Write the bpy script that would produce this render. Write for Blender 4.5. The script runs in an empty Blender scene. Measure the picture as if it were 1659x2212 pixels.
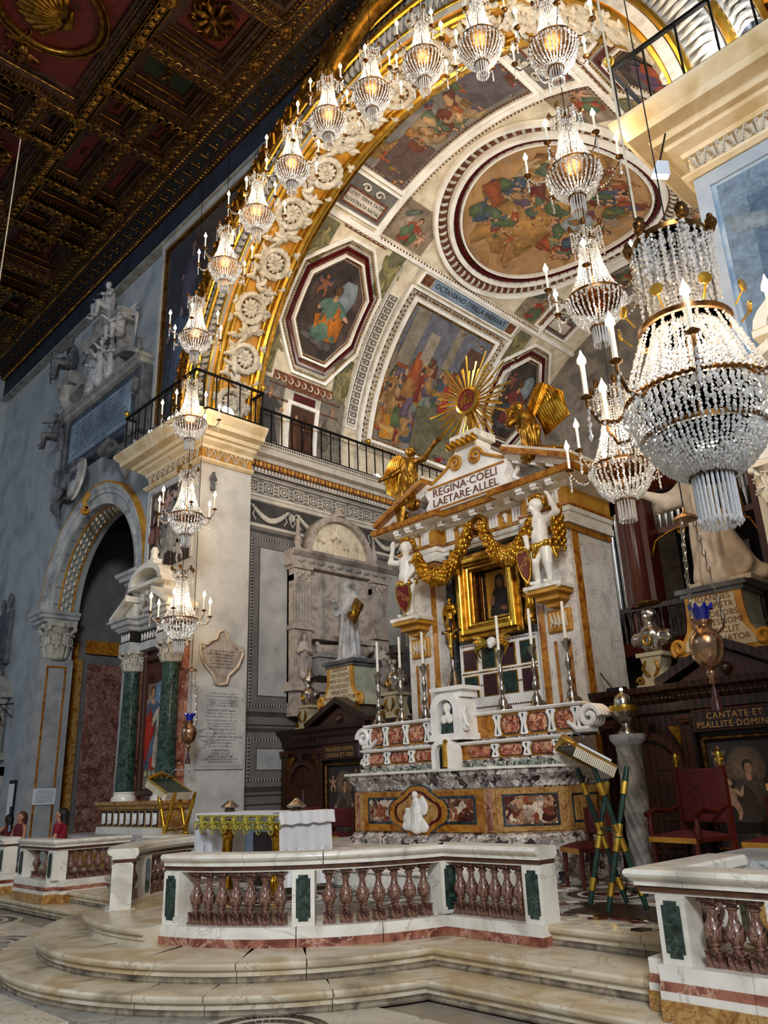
import bpy, math, random
import numpy as np
from mathutils import Vector, Matrix
PI = math.pi
random.seed(7); rng = np.random.default_rng(7)
S = bpy.context.scene
COL = S.collection

# ------------------------------------------------------------------ camera
def cam_axes(yaw, pitch, roll):
    F = Vector((-math.sin(yaw)*math.cos(pitch), math.cos(yaw)*math.cos(pitch), math.sin(pitch)))
    r = Vector((math.cos(yaw), math.sin(yaw), 0)); u = r.cross(F)
    c, s = math.cos(roll), math.sin(roll)
    return c*r + s*u, -s*r + c*u, F
_r, _u, _f = cam_axes(*[math.radians(a) for a in (45.496, 19.2466, -2.1202)])
cd = bpy.data.cameras.new('camera'); cam = bpy.data.objects.new('camera', cd); COL.objects.link(cam)
cd.sensor_fit = 'HORIZONTAL'; cd.sensor_width = 36; cd.lens = 36*1700.46/1659; cd.clip_start = .05; cd.clip_end = 200
mw = Matrix((_r, _u, -_f)).transposed().to_4x4(); mw.translation = (0, 0, 1.75); cam.matrix_world = mw
S.camera = cam
# ------------------------------------------------------------------ world, exposure, large lights
W = bpy.data.worlds.new('world'); S.world = W; W.use_nodes = True
W.node_tree.nodes['Background'].inputs[0].default_value = (.80, .88, 1.0, 1)
W.node_tree.nodes['Background'].inputs[1].default_value = .2
S.view_settings.view_transform = 'Standard'; S.view_settings.look = 'None'
S.view_settings.exposure = 0.0; S.view_settings.gamma = 1; S.view_settings.use_curve_mapping = False

def light(name, kind, loc, energy, col=(1, 1, 1), target=None, size=.3, spot=None, parent=None, sy=None, blend=.6):
    l = bpy.data.lights.new(name, kind); l.energy = energy; l.color = col
    if kind == 'AREA':
        l.size = size
        if sy: l.shape = 'RECTANGLE'; l.size_y = sy
    else: l.shadow_soft_size = size
    if spot: l.spot_size = math.radians(spot); l.spot_blend = blend
    o = bpy.data.objects.new(name, l); COL.objects.link(o); o.location = loc
    if target is not None:
        o.rotation_euler = (Vector(target)-Vector(loc)).to_track_quat('-Z', 'Y').to_euler()
    if parent is not None: o.parent = parent
    return o
# daylight entering through the clerestory windows of the nave behind and beside the viewer
light('daylight_nave_window', 'AREA', (9, -9, 13), 3600, (.9, .95, 1), (-10, 8, 3.5), 5, sy=4)
light('daylight_nave_window', 'AREA', (-22, -12, 13), 260, (.78, .88, 1), (-20, 8, 7), 5, sy=5)

# ------------------------------------------------------------------ mesh helpers
def lin(c):
    if isinstance(c, str):
        c = c.lstrip('#'); c = [int(c[i:i+2], 16)/255 for i in (0, 2, 4)]
        c = [x/12.92 if x <= .04045 else ((x+.055)/1.055)**2.4 for x in c]
    return tuple(c[:3])

class MB:
    "collects shapes, then becomes ONE mesh"
    def __init__(s): s.v = []; s.f = []; s.c = []; s.m = []; s.X = None; s.col = None; s.mi = 0
    def add(s, vs, fs):
        n = len(s.v)
        if s.X is not None: vs = [s.X @ Vector(p) for p in vs]
        s.v += [tuple(p) for p in vs]; s.f += [tuple(i+n for i in f) for f in fs]
        s.m += [s.mi]*len(fs)
        if s.col is not None: s.c += [s.col]*len(vs)
        return s
    def box(s, x0, x1, y0, y1, z0, z1):
        return s.add([(x0,y0,z0),(x1,y0,z0),(x1,y1,z0),(x0,y1,z0),(x0,y0,z1),(x1,y0,z1),(x1,y1,z1),(x0,y1,z1)],
                     [(0,3,2,1),(4,5,6,7),(0,1,5,4),(1,2,6,5),(2,3,7,6),(3,0,4,7)])
    def cham(s, x0, x1, y0, y1, z0, z1, b):
        "box with bevelled front (low y) face"
        return s.add([(x0,y1,z0),(x1,y1,z0),(x1,y1,z1),(x0,y1,z1),(x0,y0+b,z0),(x1,y0+b,z0),(x1,y0+b,z1),(x0,y0+b,z1),
                      (x0+b,y0,z0+b),(x1-b,y0,z0+b),(x1-b,y0,z1-b),(x0+b,y0,z1-b)],
                     [(3,2,1,0),(0,1,5,4),(1,2,6,5),(2,3,7,6),(3,0,4,7),(4,5,9,8),(5,6,10,9),(6,7,11,10),(7,4,8,11),(8,9,10,11)])
    def lathe(s, prof, c=(0,0,0), n=16, sq=False, ax='z', arc=None):
        vs, fs = [], []
        a0, a1 = arc or (0, 2*PI); full = arc is None; m = n if full else n+1
        for r, z in prof:
            for k in range(m):
                a = a0+(a1-a0)*k/n + (PI/4 if sq else 0); rr = r*(math.sqrt(2) if sq else 1)
                x, y = rr*math.cos(a), rr*math.sin(a)
                p = (x,y,z) if ax == 'z' else ((z,x,y) if ax == 'x' else (x,z,y))
                vs.append((c[0]+p[0], c[1]+p[1], c[2]+p[2]))
        for i in range(len(prof)-1):
            for k in range(m if full else n):
                a, b = i*m+k, i*m+(k+1)%m
                fs.append((a, b, b+m, a+m) if ax != 'y' else (a, a+m, b+m, b))
        if full and n < 64:
            if prof[0][0] > 1e-5: fs.append(tuple(range(n))[::-1])
            if prof[-1][0] > 1e-5: fs.append(tuple(range((len(prof)-1)*m, (len(prof)-1)*m+n)))
        return s.add(vs, fs)
    def tube(s, path, r, n=6, cap=True):
        P = [Vector(p) for p in path]; vs, fs = [], []; up = None
        R = r if isinstance(r, (list, tuple)) else [r]*len(P)
        for i, p in enumerate(P):
            t = (P[min(i+1, len(P)-1)]-P[max(i-1, 0)])
            if t.length < 1e-9: t = Vector((0,0,1))
            t.normalize()
            if up is None:
                up = Vector((0,0,1)) if abs(t.z) < .9 else Vector((1,0,0))
            a = t.cross(up); a.normalize(); b = a.cross(t); up = b
            for k in range(n):
                w = 2*PI*k/n; vs.append(p+(a*math.cos(w)+b*math.sin(w))*R[i])
        for i in range(len(P)-1):
            for k in range(n):
                q = (k+1) % n; fs.append((i*n+k, i*n+q, (i+1)*n+q, (i+1)*n+k))
        if cap: fs += [tuple(range(n))[::-1], tuple(range((len(P)-1)*n, len(P)*n))]
        return s.add(vs, fs)
    def prism(s, poly, d0, d1, plane='xz'):
        "polygon in a plane pushed from d0 to d1 along the third axis"
        mp = {'xz': lambda a,b,d: (a,d,b), 'xy': lambda a,b,d: (a,b,d), 'yz': lambda a,b,d: (d,a,b)}[plane]
        n = len(poly)
        vs = [mp(a,b,d0) for a,b in poly]+[mp(a,b,d1) for a,b in poly]
        fs = [tuple(range(n)), tuple(range(n, 2*n))[::-1]]+[(i, i+n, (i+1) % n+n, (i+1) % n) for i in range(n)]
        return s.add(vs, fs)
    def sweep(s, prof, path, closed=False, cap=True):
        "profile (out, z) along a horizontal path of (x, y); out is to the right of travel"
        P = [Vector((p[0], p[1])) for p in path]; n = len(P); m = len(prof); vs, fs = [], []
        for i, p in enumerate(P):
            if closed: d0, d1 = (p-P[i-1]).normalized(), (P[(i+1) % n]-p).normalized()
            else:
                d0 = (p-P[i-1]).normalized() if i else (P[1]-p).normalized()
                d1 = (P[i+1]-p).normalized() if i < n-1 else d0
            n0, n1 = Vector((d0.y, -d0.x)), Vector((d1.y, -d1.x)); b = n0+n1
            b = b/max(b.dot(n0), .2)
            for o, z in prof: vs.append((p.x+b.x*o, p.y+b.y*o, z))
        for i in range(n if closed else n-1):
            for k in range(m):
                a, b2 = i*m+k, i*m+(k+1) % m; c, d = ((i+1) % n)*m+k, ((i+1) % n)*m+(k+1) % m
                fs.append((a, c, d, b2))
        if cap and not closed: fs += [tuple(range(m)), tuple(range((n-1)*m, n*m))[::-1]]
        return s.add(vs, fs)
    def ribbon(s, A, B):
        n = len(A); return s.add(list(A)+list(B), [(i, i+1, n+i+1, n+i) for i in range(n-1)])
    def sph(s, c, r, n=8, m=5):
        rx, ry, rz = r if isinstance(r, (tuple, list)) else (r, r, r)
        vs = [(c[0],c[1],c[2]-rz)]
        for i in range(1, m):
            a = -PI/2+PI*i/m
            vs += [(c[0]+rx*math.cos(a)*math.cos(2*PI*k/n), c[1]+ry*math.cos(a)*math.sin(2*PI*k/n), c[2]+rz*math.sin(a)) for k in range(n)]
        vs.append((c[0],c[1],c[2]+rz)); T = len(vs)-1
        fs = [(0, 1+(k+1) % n, 1+k) for k in range(n)]
        for i in range(m-2):
            for k in range(n):
                a, b = 1+i*n+k, 1+i*n+(k+1) % n; fs.append((a, b, b+n, a+n))
        fs += [(T, T-n+k, T-n+(k+1) % n) for k in range(n)]
        return s.add(vs, fs)
    def mesh(s, name, mats, smooth=None):
        me = bpy.data.meshes.new(name); me.from_pydata(s.v, [], s.f)
        for m in (mats if isinstance(mats, (list, tuple)) else [mats]): me.materials.append(m)
        if any(s.m): me.polygons.foreach_set('material_index', s.m)
        if s.c and len(s.c) == len(s.v):
            at = me.color_attributes.new('Col', 'FLOAT_COLOR', 'POINT')
            at.data.foreach_set('color', np.array([(*c[:3], 1) for c in s.c], np.float32).ravel())
        if smooth:
            me.polygons.foreach_set('use_smooth', [True]*len(me.polygons))
            if smooth < 179: me.set_sharp_from_angle(angle=math.radians(smooth))
        me.update(); return me
    def build(s, name, mats, parent=None, smooth=None, **k): return obj(name, s.mesh(name, mats, smooth), parent, **k)

WORLDP = {}
def obj(name, me, parent=None, loc=None, rot=None, label=None, scale=None):
    o = bpy.data.objects.new(name, me); COL.objects.link(o)
    if parent is not None:
        o.parent = parent; root = parent
        while root.parent is not None: root = root.parent
        if root.name in WORLDP and parent is root: o.matrix_parent_inverse = Matrix.Translation(-Vector(WORLDP[root.name]))
    if loc is not None: o.location = loc
    if rot is not None: o.rotation_euler = rot
    if scale is not None: o.scale = scale if isinstance(scale, (tuple, list)) else (scale,)*3
    if label: o['label'] = label
    return o
def tag(o, label, cat, group=None):
    o['label'] = label; o['category'] = cat
    if group: o['group'] = group
    return o
def thing(name, label, cat, loc=(0,0,0), rotz=0, group=None, world=False, scale=None):
    "an Empty at the base of a thing; world=True when its parts come in world coordinates"
    o = bpy.data.objects.new(name, None); COL.objects.link(o); o.empty_display_size = .1
    o.location = loc; o.rotation_euler = (0, 0, rotz)
    if scale: o.scale = (scale,)*3
    if world: WORLDP[o.name] = tuple(loc)
    return tag(o, label, cat, group)
def struct(o): o['kind'] = 'structure'; return o
def sroot(name, loc=(0,0,0)):
    o = bpy.data.objects.new(name, None); COL.objects.link(o); o.location = loc; o['kind'] = 'structure'
    if any(loc): WORLDP[o.name] = tuple(loc)
    return o
def copy_tree(o, parent=None):
    c = o.copy(); COL.objects.link(c)
    if parent is not None: c.parent = parent; c.matrix_parent_inverse = o.matrix_parent_inverse.copy()
    for ch in list(o.children): copy_tree(ch, c)
    return c
def dup(root, loc, rotz=0, label=None):
    r = copy_tree(root); r.location = loc; r.rotation_euler = (0, 0, rotz)
    if label: r['label'] = label
    return r

# ------------------------------------------------------------------ materials
def mat(name, cols, kind='noise', scale=2., rough=.45, metal=0., detail=6., bump=0., bscale=None, vein=None, veinw=.02, dist=.6, emit=None, spec=None, stretch=None, coat=0, lo=.3, hi=.7, vscale=None, attr=False, trans=0, alpha=None):
    m = bpy.data.materials.new(name); m.use_nodes = True
    N, L = m.node_tree.nodes, m.node_tree.links; b = N['Principled BSDF']
    I = b.inputs; I['Roughness'].default_value = rough; I['Metallic'].default_value = metal
    if coat: I['Coat Weight'].default_value = coat; I['Coat Roughness'].default_value = .08
    if spec is not None: I['Specular IOR Level'].default_value = spec
    if trans: I['Transmission Weight'].default_value = trans
    if alpha is not None: I['Alpha'].default_value = alpha
    cols = [lin(c) for c in (cols if isinstance(cols, (list, tuple)) and not isinstance(cols[0], float) else [cols])]
    if emit:
        I['Emission Color'].default_value = (*cols[0], 1); I['Emission Strength'].default_value = emit
    I['Base Color'].default_value = (*cols[0], 1)
    tc = N.new('ShaderNodeTexCoord'); mp = N.new('ShaderNodeMapping'); L.new(tc.outputs['Object'], mp.inputs[0])
    if stretch: mp.inputs['Scale'].default_value = stretch
    out = None
    if len(cols) > 1:
        rp = N.new('ShaderNodeValToRGB'); e = rp.color_ramp.elements
        if kind == 'noise':
            t = N.new('ShaderNodeTexNoise'); t.inputs['Scale'].default_value = scale; t.inputs['Detail'].default_value = detail; t.inputs['Distortion'].default_value = dist
            L.new(mp.outputs[0], t.inputs[0]); L.new(t.outputs[0], rp.inputs[0])
        elif kind == 'cells':
            t = N.new('ShaderNodeTexVoronoi'); t.inputs['Scale'].default_value = scale
            nz = N.new('ShaderNodeTexNoise'); nz.inputs['Scale'].default_value = scale*.6; nz.inputs['Detail'].default_value = 4
            mx = N.new('ShaderNodeMix'); mx.data_type = 'VECTOR'; mx.inputs[0].default_value = .22
            L.new(mp.outputs[0], nz.inputs[0]); L.new(mp.outputs[0], mx.inputs[4]); L.new(nz.outputs['Color'], mx.inputs[5]); L.new(mx.outputs[1], t.inputs[0])
            sp = N.new('ShaderNodeSeparateColor'); L.new(t.outputs['Color'], sp.inputs[0]); L.new(sp.outputs[0], rp.inputs[0]); lo, hi = 0., .9
        elif kind == 'wave':
            t = N.new('ShaderNodeTexWave'); t.inputs['Scale'].default_value = scale; t.inputs['Distortion'].default_value = dist*4; t.inputs['Detail'].default_value = 4
            L.new(mp.outputs[0], t.inputs[0]); L.new(t.outputs['Fac'], rp.inputs[0]); lo, hi = 0., 1.
        for i, c in enumerate(cols):
            pos = lo+(hi-lo)*i/(len(cols)-1)
            el = e[i] if i < 2 else e.new(pos)
            el.position = pos; el.color = (*c, 1)
        if kind == 'cells' and not vein: rp.color_ramp.interpolation = 'LINEAR'
        out = rp.outputs[0]
    if attr:
        at = N.new('ShaderNodeAttribute'); at.attribute_name = 'Col'
        mx = N.new('ShaderNodeMix'); mx.data_type = 'RGBA'; mx.blend_type = 'MULTIPLY'; mx.inputs[0].default_value = 1
        nz = N.new('ShaderNodeTexNoise'); nz.inputs['Scale'].default_value = scale; nz.inputs['Detail'].default_value = 8; nz.inputs['Distortion'].default_value = 1.2
        r2 = N.new('ShaderNodeValToRGB'); r2.color_ramp.elements[0].position = .3; r2.color_ramp.elements[0].color = (.56, .53, .5, 1); r2.color_ramp.elements[1].position = .7; r2.color_ramp.elements[1].color = (1.15, 1.1, 1.05, 1)
        L.new(mp.outputs[0], nz.inputs[0]); L.new(nz.outputs[0], r2.inputs[0])
        L.new(at.outputs['Color'], mx.inputs[6]); L.new(r2.outputs[0], mx.inputs[7]); out = mx.outputs[2]
    if vein:
        nz = N.new('ShaderNodeTexNoise'); nz.inputs['Scale'].default_value = vscale or scale*.8; nz.inputs['Detail'].default_value = 7; nz.inputs['Distortion'].default_value = dist*1.4; nz.inputs['Roughness'].default_value = .6
        L.new(mp.outputs[0], nz.inputs[0])
        a = N.new('ShaderNodeMath'); a.operation = 'SUBTRACT'; a.inputs[1].default_value = .5; L.new(nz.outputs[0], a.inputs[0])
        b2 = N.new('ShaderNodeMath'); b2.operation = 'ABSOLUTE'; L.new(a.outputs[0], b2.inputs[0])
        r2 = N.new('ShaderNodeValToRGB'); r2.color_ramp.elements[0].position = 0; r2.color_ramp.elements[0].color = (1,1,1,1); r2.color_ramp.elements[1].position = veinw; r2.color_ramp.elements[1].color = (0,0,0,1)
        L.new(b2.outputs[0], r2.inputs[0])
        mx = N.new('ShaderNodeMix'); mx.data_type = 'RGBA'; L.new(r2.outputs[0], mx.inputs[0])
        if out is not None: L.new(out, mx.inputs[6])
        else: mx.inputs[6].default_value = (*cols[0], 1)
        mx.inputs[7].default_value = (*lin(vein), 1); out = mx.outputs[2]
    if out is not None: L.new(out, I['Base Color'])
    if bump:
        nz = N.new('ShaderNodeTexNoise'); nz.inputs['Scale'].default_value = bscale or scale*4; nz.inputs['Detail'].default_value = 5
        L.new(mp.outputs[0], nz.inputs[0]); bp = N.new('ShaderNodeBump'); bp.inputs['Strength'].default_value = bump; bp.inputs['Distance'].default_value = .02
        L.new(nz.outputs[0], bp.inputs['Height']); L.new(bp.outputs[0], I['Normal'])
    return m
m_ = {}
def mk(k, *a, **kw): m_[k] = mat(k, *a, **kw)
mk('marble_white', ['#b9b3a6','#e4dfd2','#f1ede2','#d8cfbd'], scale=1.6, rough=.28, vein='#c4beb2', veinw=.01, bump=.03, dist=.6)
mk('marble_bright', ['#d9d6d0','#f3f1ec','#fbfaf6'], scale=2.2, rough=.25)
mk('marble_step', ['#938672','#c4b69a','#dad0ba','#bda57c','#d3c8b1'], scale=1.1, rough=.3, vein='#b09c78', veinw=.01, bump=.05, bscale=6, dist=.7)
mk('step_riser', ['#75695a','#a59a86','#c9bfae','#8c7f6b'], scale=2.3, rough=.5, bump=.25, bscale=9)
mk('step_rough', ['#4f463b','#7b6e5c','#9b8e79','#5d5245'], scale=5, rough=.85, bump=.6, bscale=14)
mk('marble_grey', ['#8f9193','#b9bbbb','#d2d2ce'], scale=1.5, rough=.35, vein='#777a7c', veinw=.01)
mk('marble_red', ['#261411','#46291f','#6a4639','#8a6857','#3a2018'], scale=6, rough=.24, vein='#d3b09c', veinw=.012, dist=2)
mk('marble_red_band', ['#4a2018','#7f4435','#a9705a','#5b2b21'], scale=4, rough=.35, vein='#c9a48e', veinw=.02)
mk('verde', ['#0b1512','#1d2e28','#33463d','#16231f'], scale=9, rough=.14, vein='#71857a', veinw=.008, dist=1)
mk('verde_col', ['#0c1714','#1d3029','#334b40','#16241f'], scale=7, rough=.12, vein='#7d9486', veinw=.007, dist=1)
mk('brown_band', ['#2c1810','#5a3a28','#40281b'], scale=8, rough=.3)
mk('siena', ['#6f3b0e','#9d611a','#ba812c','#8f5617'], scale=3, rough=.2, vein='#6d2f14', veinw=.012, dist=2)
mk('siena_pale', ['#7d4f20','#a97b40','#bf995c','#8f612e'], scale=4, rough=.22, vein='#7f3a22', veinw=.02, dist=2)
mk('breccia', ['#2a0f0b','#5d2417','#8d4a2c','#c69a72','#4a1a12','#e3cdb4'], 'cells', scale=13, rough=.16, vein='#2a100a', veinw=.02, vscale=9)
mk('breccia_small', ['#5a1e14','#8d3a22','#c4714c','#d9a987','#6f2717'], 'cells', scale=22, rough=.2, vein='#e0b89a', veinw=.015, vscale=12)
mk('breccia_white', ['#2b2226','#e6dccf','#8d7c7a','#f3ece1','#3b2f34'], 'cells', scale=16, rough=.22, vein='#31262a', veinw=.03, vscale=10)
mk('breccia_grey', ['#1c2320','#4c5852','#a9b0a6','#2b3430','#d0d2c7'], 'cells', scale=24, rough=.25)
mk('marble_dark', ['#15171a','#2b2f33','#4a4f53'], scale=4, rough=.2, vein='#8b9296', veinw=.01)
mk('marble_red_dark', ['#3a0d10','#561417'], scale=5, rough=.2)
mk('gold', ['#8a5a12','#c78f27','#e6b84a'], scale=6, rough=.28, metal=.95, bump=.08, bscale=30)
mk('gold_old', ['#5a3a10','#8d6420','#b88a36'], scale=7, rough=.36, metal=.92, bump=.15, bscale=30)
mk('gold_paint', ['#9a681c','#bd8526','#cf9c40'], scale=3, rough=.5)
mk('gold_bright', ['#b58a2a','#e2b850'], scale=5, rough=.25, metal=.9)
mk('silver', ['#6b6259','#a59b90','#d6cfc4'], scale=5, rough=.2, metal=.95, bump=.12, bscale=40)
mk('silver_warm', ['#7a5a44','#b08b6c','#d8b593'], scale=5, rough=.22, metal=.95, bump=.1, bscale=40)
mk('wall_blue', ['#7f898f','#959ea4','#a6aeb2','#8b959b'], scale=.9, rough=.85, bump=.15, bscale=7, dist=.3)
mk('plaster', ['#acadac','#bcbdbb','#c6c6c3','#b2b3b1'], scale=2.2, rough=.8, bump=.12, bscale=7, dist=.25)
mk('plaster_grey', ['#8f9194','#a3a5a6','#b1b2b0'], scale=2.3, rough=.85, bump=.1, dist=.3)
mk('travertine', ['#c5ae82','#d9c6a0','#e4d6b8','#cfba92'], scale=2, rough=.65, bump=.1, bscale=12)
mk('stone_grey', ['#70706e','#908f8b','#a8a6a0'], scale=3, rough=.7, bump=.15)
mk('stone_dark', ['#3a3c40','#54565a','#6d6f72'], scale=3, rough=.6, bump=.15)
mk('stone_tomb', ['#7b726b','#9c9189','#b5aba2','#8b8179'], scale=3, rough=.6, bump=.12)
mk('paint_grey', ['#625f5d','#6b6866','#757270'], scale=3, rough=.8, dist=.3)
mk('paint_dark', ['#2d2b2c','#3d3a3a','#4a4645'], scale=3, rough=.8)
mk('paint_light', ['#a9a49c','#bfb9ae','#cfc8bb'], scale=3, rough=.8)
mk('slate', ['#2b323c','#3d4652','#4d5763'], scale=3, rough=.5)
mk('slate_light', ['#5d6c7c','#7789a0','#8fa0b2'], scale=1.5, rough=.5)
mk('wood_dark', ['#140a07','#28150e','#371d13'], 'wave', scale=3, rough=.35, stretch=(1,1,.12), dist=1)
mk('wood_door', ['#2b160d','#4b2818','#381e11'], 'wave', scale=3, rough=.4, stretch=(1,1,.12), dist=1)
mk('wood_red', ['#3b130d','#5d2115','#4b1a11'], 'wave', scale=3, rough=.3, stretch=(1,1,.12), dist=1)
mk('wood_ceiling', ['#1c100a','#352016','#4a2f1d'], scale=6, rough=.5, bump=.3, bscale=20)
mk('ceiling_red', ['#4a120e','#5f1c15','#3a0f0c'], scale=4, rough=.6)
mk('ceiling_green', ['#16241f','#20332b'], scale=4, rough=.6)
mk('ceiling_blue', ['#141a24','#1d2633'], scale=4, rough=.6)
mk('gold_ceiling', ['#3a2510','#6f4c1c','#a37a34'], scale=9, rough=.38, metal=.85, bump=.3, bscale=40)
mk('velvet', ['#33040a','#5a0810','#42060a'], scale=9, rough=.8, bump=.05)
mk('iron', '#0d0e10', rough=.45, metal=.6)
mk('lamp_grey', '#8b9096', rough=.4, metal=.6)
mk('lamp_glow', '#fff3da', emit=26)
mk('spot_glow', '#fff6e6', emit=34)
mk('bulb', '#ffce86', emit=150)
mk('candle', '#f4efe2', rough=.5)
mk('crystal', ['#e6eaec','#ffffff'], scale=30, rough=.1, metal=.15, spec=1., trans=.5)
mk('crystal_warm', ['#d8ccb6','#fff6e4'], scale=30, rough=.08, metal=.35, spec=1.)
mk('bronze', ['#3a2614','#6b4a25','#8a6433'], scale=12, rough=.35, metal=.9)
mk('cloth_white', ['#dfe1e6','#eef0f3'], scale=3, rough=.85, bump=.1, bscale=3)
mk('lace', ['#8a7d22','#c2b345','#dccf6d'], scale=20, rough=.5, metal=.3)
mk('paint', '#ffffff', attr=True, scale=3.2, rough=.75)
mk('paint_flat', '#ffffff', attr=True, scale=9, rough=.6)
mk('statue_grey', ['#8a8b8e','#a9aaac','#c3c3c2'], scale=4, rough=.5, bump=.08)
mk('statue_white', ['#d8d4ca','#efece4','#f7f5ef'], scale=4, rough=.35, bump=.04)
mk('statue_warm', ['#9b8d7d','#b9ab99','#cfc2af'], scale=4, rough=.55, bump=.08)
mk('black', '#08080a', rough=.5)
mk('void', '#050507', rough=.9)
mk('glass_blue', '#0b1a9a', rough=.08, coat=.5)
mk('window_sky', '#9fd4f5', emit=2.2)
mk('organ_pipe', ['#9aa0a8','#cfd3d8'], scale=3, rough=.25, metal=.9)
mk('sky_paint', ['#54718f','#7f9cb8','#a9bccb','#6b88a6'], scale=1.2, rough=.8)
mk('fresco_warm', ['#6b5848','#9c8570','#c7b193','#7d6a5a','#8f7f78'], scale=1.4, rough=.85)
mk('fresco_grey', ['#5c5856','#75706c','#8d867e','#655f5c'], scale=1.6, rough=.85, dist=.5)
mk('fresco_gold', ['#8d6a40','#b58d58','#a88460','#9a7442','#8a7a70'], scale=1.6, rough=.85)
mk('fresco_dark', ['#231d1c','#3f3430','#5c4c44'], scale=1.6, rough=.85)
mk('ornament_brown', ['#3f2116','#6b3d26','#86563a'], scale=8, rough=.8)
mk('stucco', ['#9f9a8e','#b8b3a7','#cac5b9'], scale=5, rough=.7, bump=.1)
mk('stucco_warm', ['#b9ab92','#d6cab2','#e6dcc8'], scale=3, rough=.75)
mk('red_glass', '#3a0508', rough=.4)
mk('skin', ['#a8705a','#c48d74'], scale=6, rough=.6)
mk('hair_dark', '#0f0b0a', rough=.6)
mk('hair_brown', ['#3a2013','#5d3520'], scale=14, rough=.6)
mk('shirt_crimson', '#8a0c2c', rough=.8)
mk('shirt_burgundy', '#5a1420', rough=.8)
mk('paper', '#dfe3ea', rough=.7)
mk('ink', '#25262a', rough=.7)
mk('letter_brown', '#6b3a22', rough=.6)
mk('letter_gold', '#b98d4a', rough=.4, metal=.4)
mk('shield_red', ['#5a0f10','#741618'], scale=5, rough=.35)
mk('twist', ['#5d5a55','#8e8a82','#bdb8ad'], scale=4, rough=.4)
mk('lectern_green', ['#10251c','#1d3a2d'], scale=6, rough=.35)
# ------------------------------------------------------------------ organic shapes: smooth unions turned into one skin
def cap(a, b, ra, rb=None): return ('c', np.array(a, float), np.array(b, float), ra, ra if rb is None else rb)
def ell(c, r, rz=0.): return ('e', np.array(c, float), np.array((r, r, r) if isinstance(r, (int, float)) else r, float), rz)
def sdf_eval(P, prims, k):
    d = None
    for p in prims:
        neg = p[0] == '-'
        q = p[1] if neg else p
        if q[0] == 'c':
            a, b, ra, rb = q[1:]; ab = b-a; t = np.clip(((P-a)@ab)/max(ab@ab, 1e-9), 0, 1)
            e = np.linalg.norm(P-(a+t[..., None]*ab), axis=-1)-(ra+(rb-ra)*t)
        else:
            c, r, rz = q[1:]; D = P-c
            if rz:
                cs, sn = math.cos(-rz), math.sin(-rz); D = np.stack((D[..., 0]*cs-D[..., 1]*sn, D[..., 0]*sn+D[..., 1]*cs, D[..., 2]), -1)
            k0 = np.linalg.norm(D/r, axis=-1); k1 = np.linalg.norm(D/r**2, axis=-1); e = k0*(k0-1)/np.maximum(k1, 1e-6)
        if d is None: d = e
        elif neg:
            h = np.clip(.5-.5*(d+e)/(k*.5), 0, 1); d = d*(1-h)-e*h+k*.5*h*(1-h)
        else:
            h = np.clip(.5+.5*(d-e)/k, 0, 1); d = d*(1-h)+e*h-k*h*(1-h)
    return d
def skin(prims, h, k=.04, disp=None):
    "surface nets over the smooth union; returns verts, quads"
    lo, hi = np.full(3, 1e9), np.full(3, -1e9)
    for p in prims:
        if p[0] == '-': continue
        if p[0] == 'c':
            m = max(p[3], p[4]); lo = np.minimum(lo, np.minimum(p[1], p[2])-m); hi = np.maximum(hi, np.maximum(p[1], p[2])+m)
        else: m = p[2].max(); lo = np.minimum(lo, p[1]-m); hi = np.maximum(hi, p[1]+m)
    pad = 2*h+k*.3; lo -= pad; hi += pad
    n = np.ceil((hi-lo)/h).astype(int)+1
    g = np.stack(np.meshgrid(*[lo[i]+h*np.arange(n[i]) for i in range(3)], indexing='ij'), -1)
    V = sdf_eval(g, prims, k)
    if disp is not None: V = V+disp(g)
    ins = V < 0; nc = n-1
    cnt = np.zeros(nc, int); pos = np.zeros((*nc, 3))
    tot = np.zeros(nc, int)
    for dx in (0, 1):
        for dy in (0, 1):
            for dz in (0, 1): tot += ins[dx:nc[0]+dx, dy:nc[1]+dy, dz:nc[2]+dz]
    act = (tot > 0) & (tot < 8)
    for ax in range(3):
        sl0 = [slice(None)]*3; sl1 = [slice(None)]*3; sl0[ax] = slice(0, n[ax]-1); sl1[ax] = slice(1, n[ax])
        a, b = V[tuple(sl0)], V[tuple(sl1)]; cr = (a < 0) != (b < 0)
        t = np.where(cr, a/np.where(np.abs(a-b) < 1e-12, 1, a-b), 0)
        o1, o2 = [i for i in range(3) if i != ax]
        for u in (0, 1):
            for w in (0, 1):
                sl = [slice(None)]*3; sl[o1] = slice(u, nc[o1]+u); sl[o2] = slice(w, nc[o2]+w)
                c2 = cr[tuple(sl)]; t2 = t[tuple(sl)]
                cnt += c2; pos[..., ax] += np.where(c2, t2, 0); pos[..., o1] += c2*u; pos[..., o2] += c2*w
    idx = -np.ones(nc, int); ii = np.argwhere(act); idx[act] = np.arange(len(ii))
    vs = lo+h*(ii+pos[act]/np.maximum(cnt[act], 1)[:, None])
    fs = []
    for ax in range(3):
        o1, o2 = [(1, 2), (2, 0), (0, 1)][ax]
        sl0 = [slice(None)]*3; sl1 = [slice(None)]*3; sl0[ax] = slice(0, n[ax]-1); sl1[ax] = slice(1, n[ax])
        a, b = ins[tuple(sl0)], ins[tuple(sl1)]; e = np.argwhere(a != b)
        e = e[(e[:, o1] > 0) & (e[:, o2] > 0) & (e[:, o1] < nc[o1]) & (e[:, o2] < nc[o2])]
        if not len(e): continue
        fl = a[tuple(e.T)]
        def at(d1, d2):
            q = e.copy(); q[:, o1] += d1; q[:, o2] += d2; return idx[tuple(q.T)]
        Q = np.stack((at(-1, -1), at(0, -1), at(0, 0), at(-1, 0)), 1)
        Q[~fl] = Q[~fl][:, ::-1]; fs.append(Q)
    return vs, np.concatenate(fs)
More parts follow.
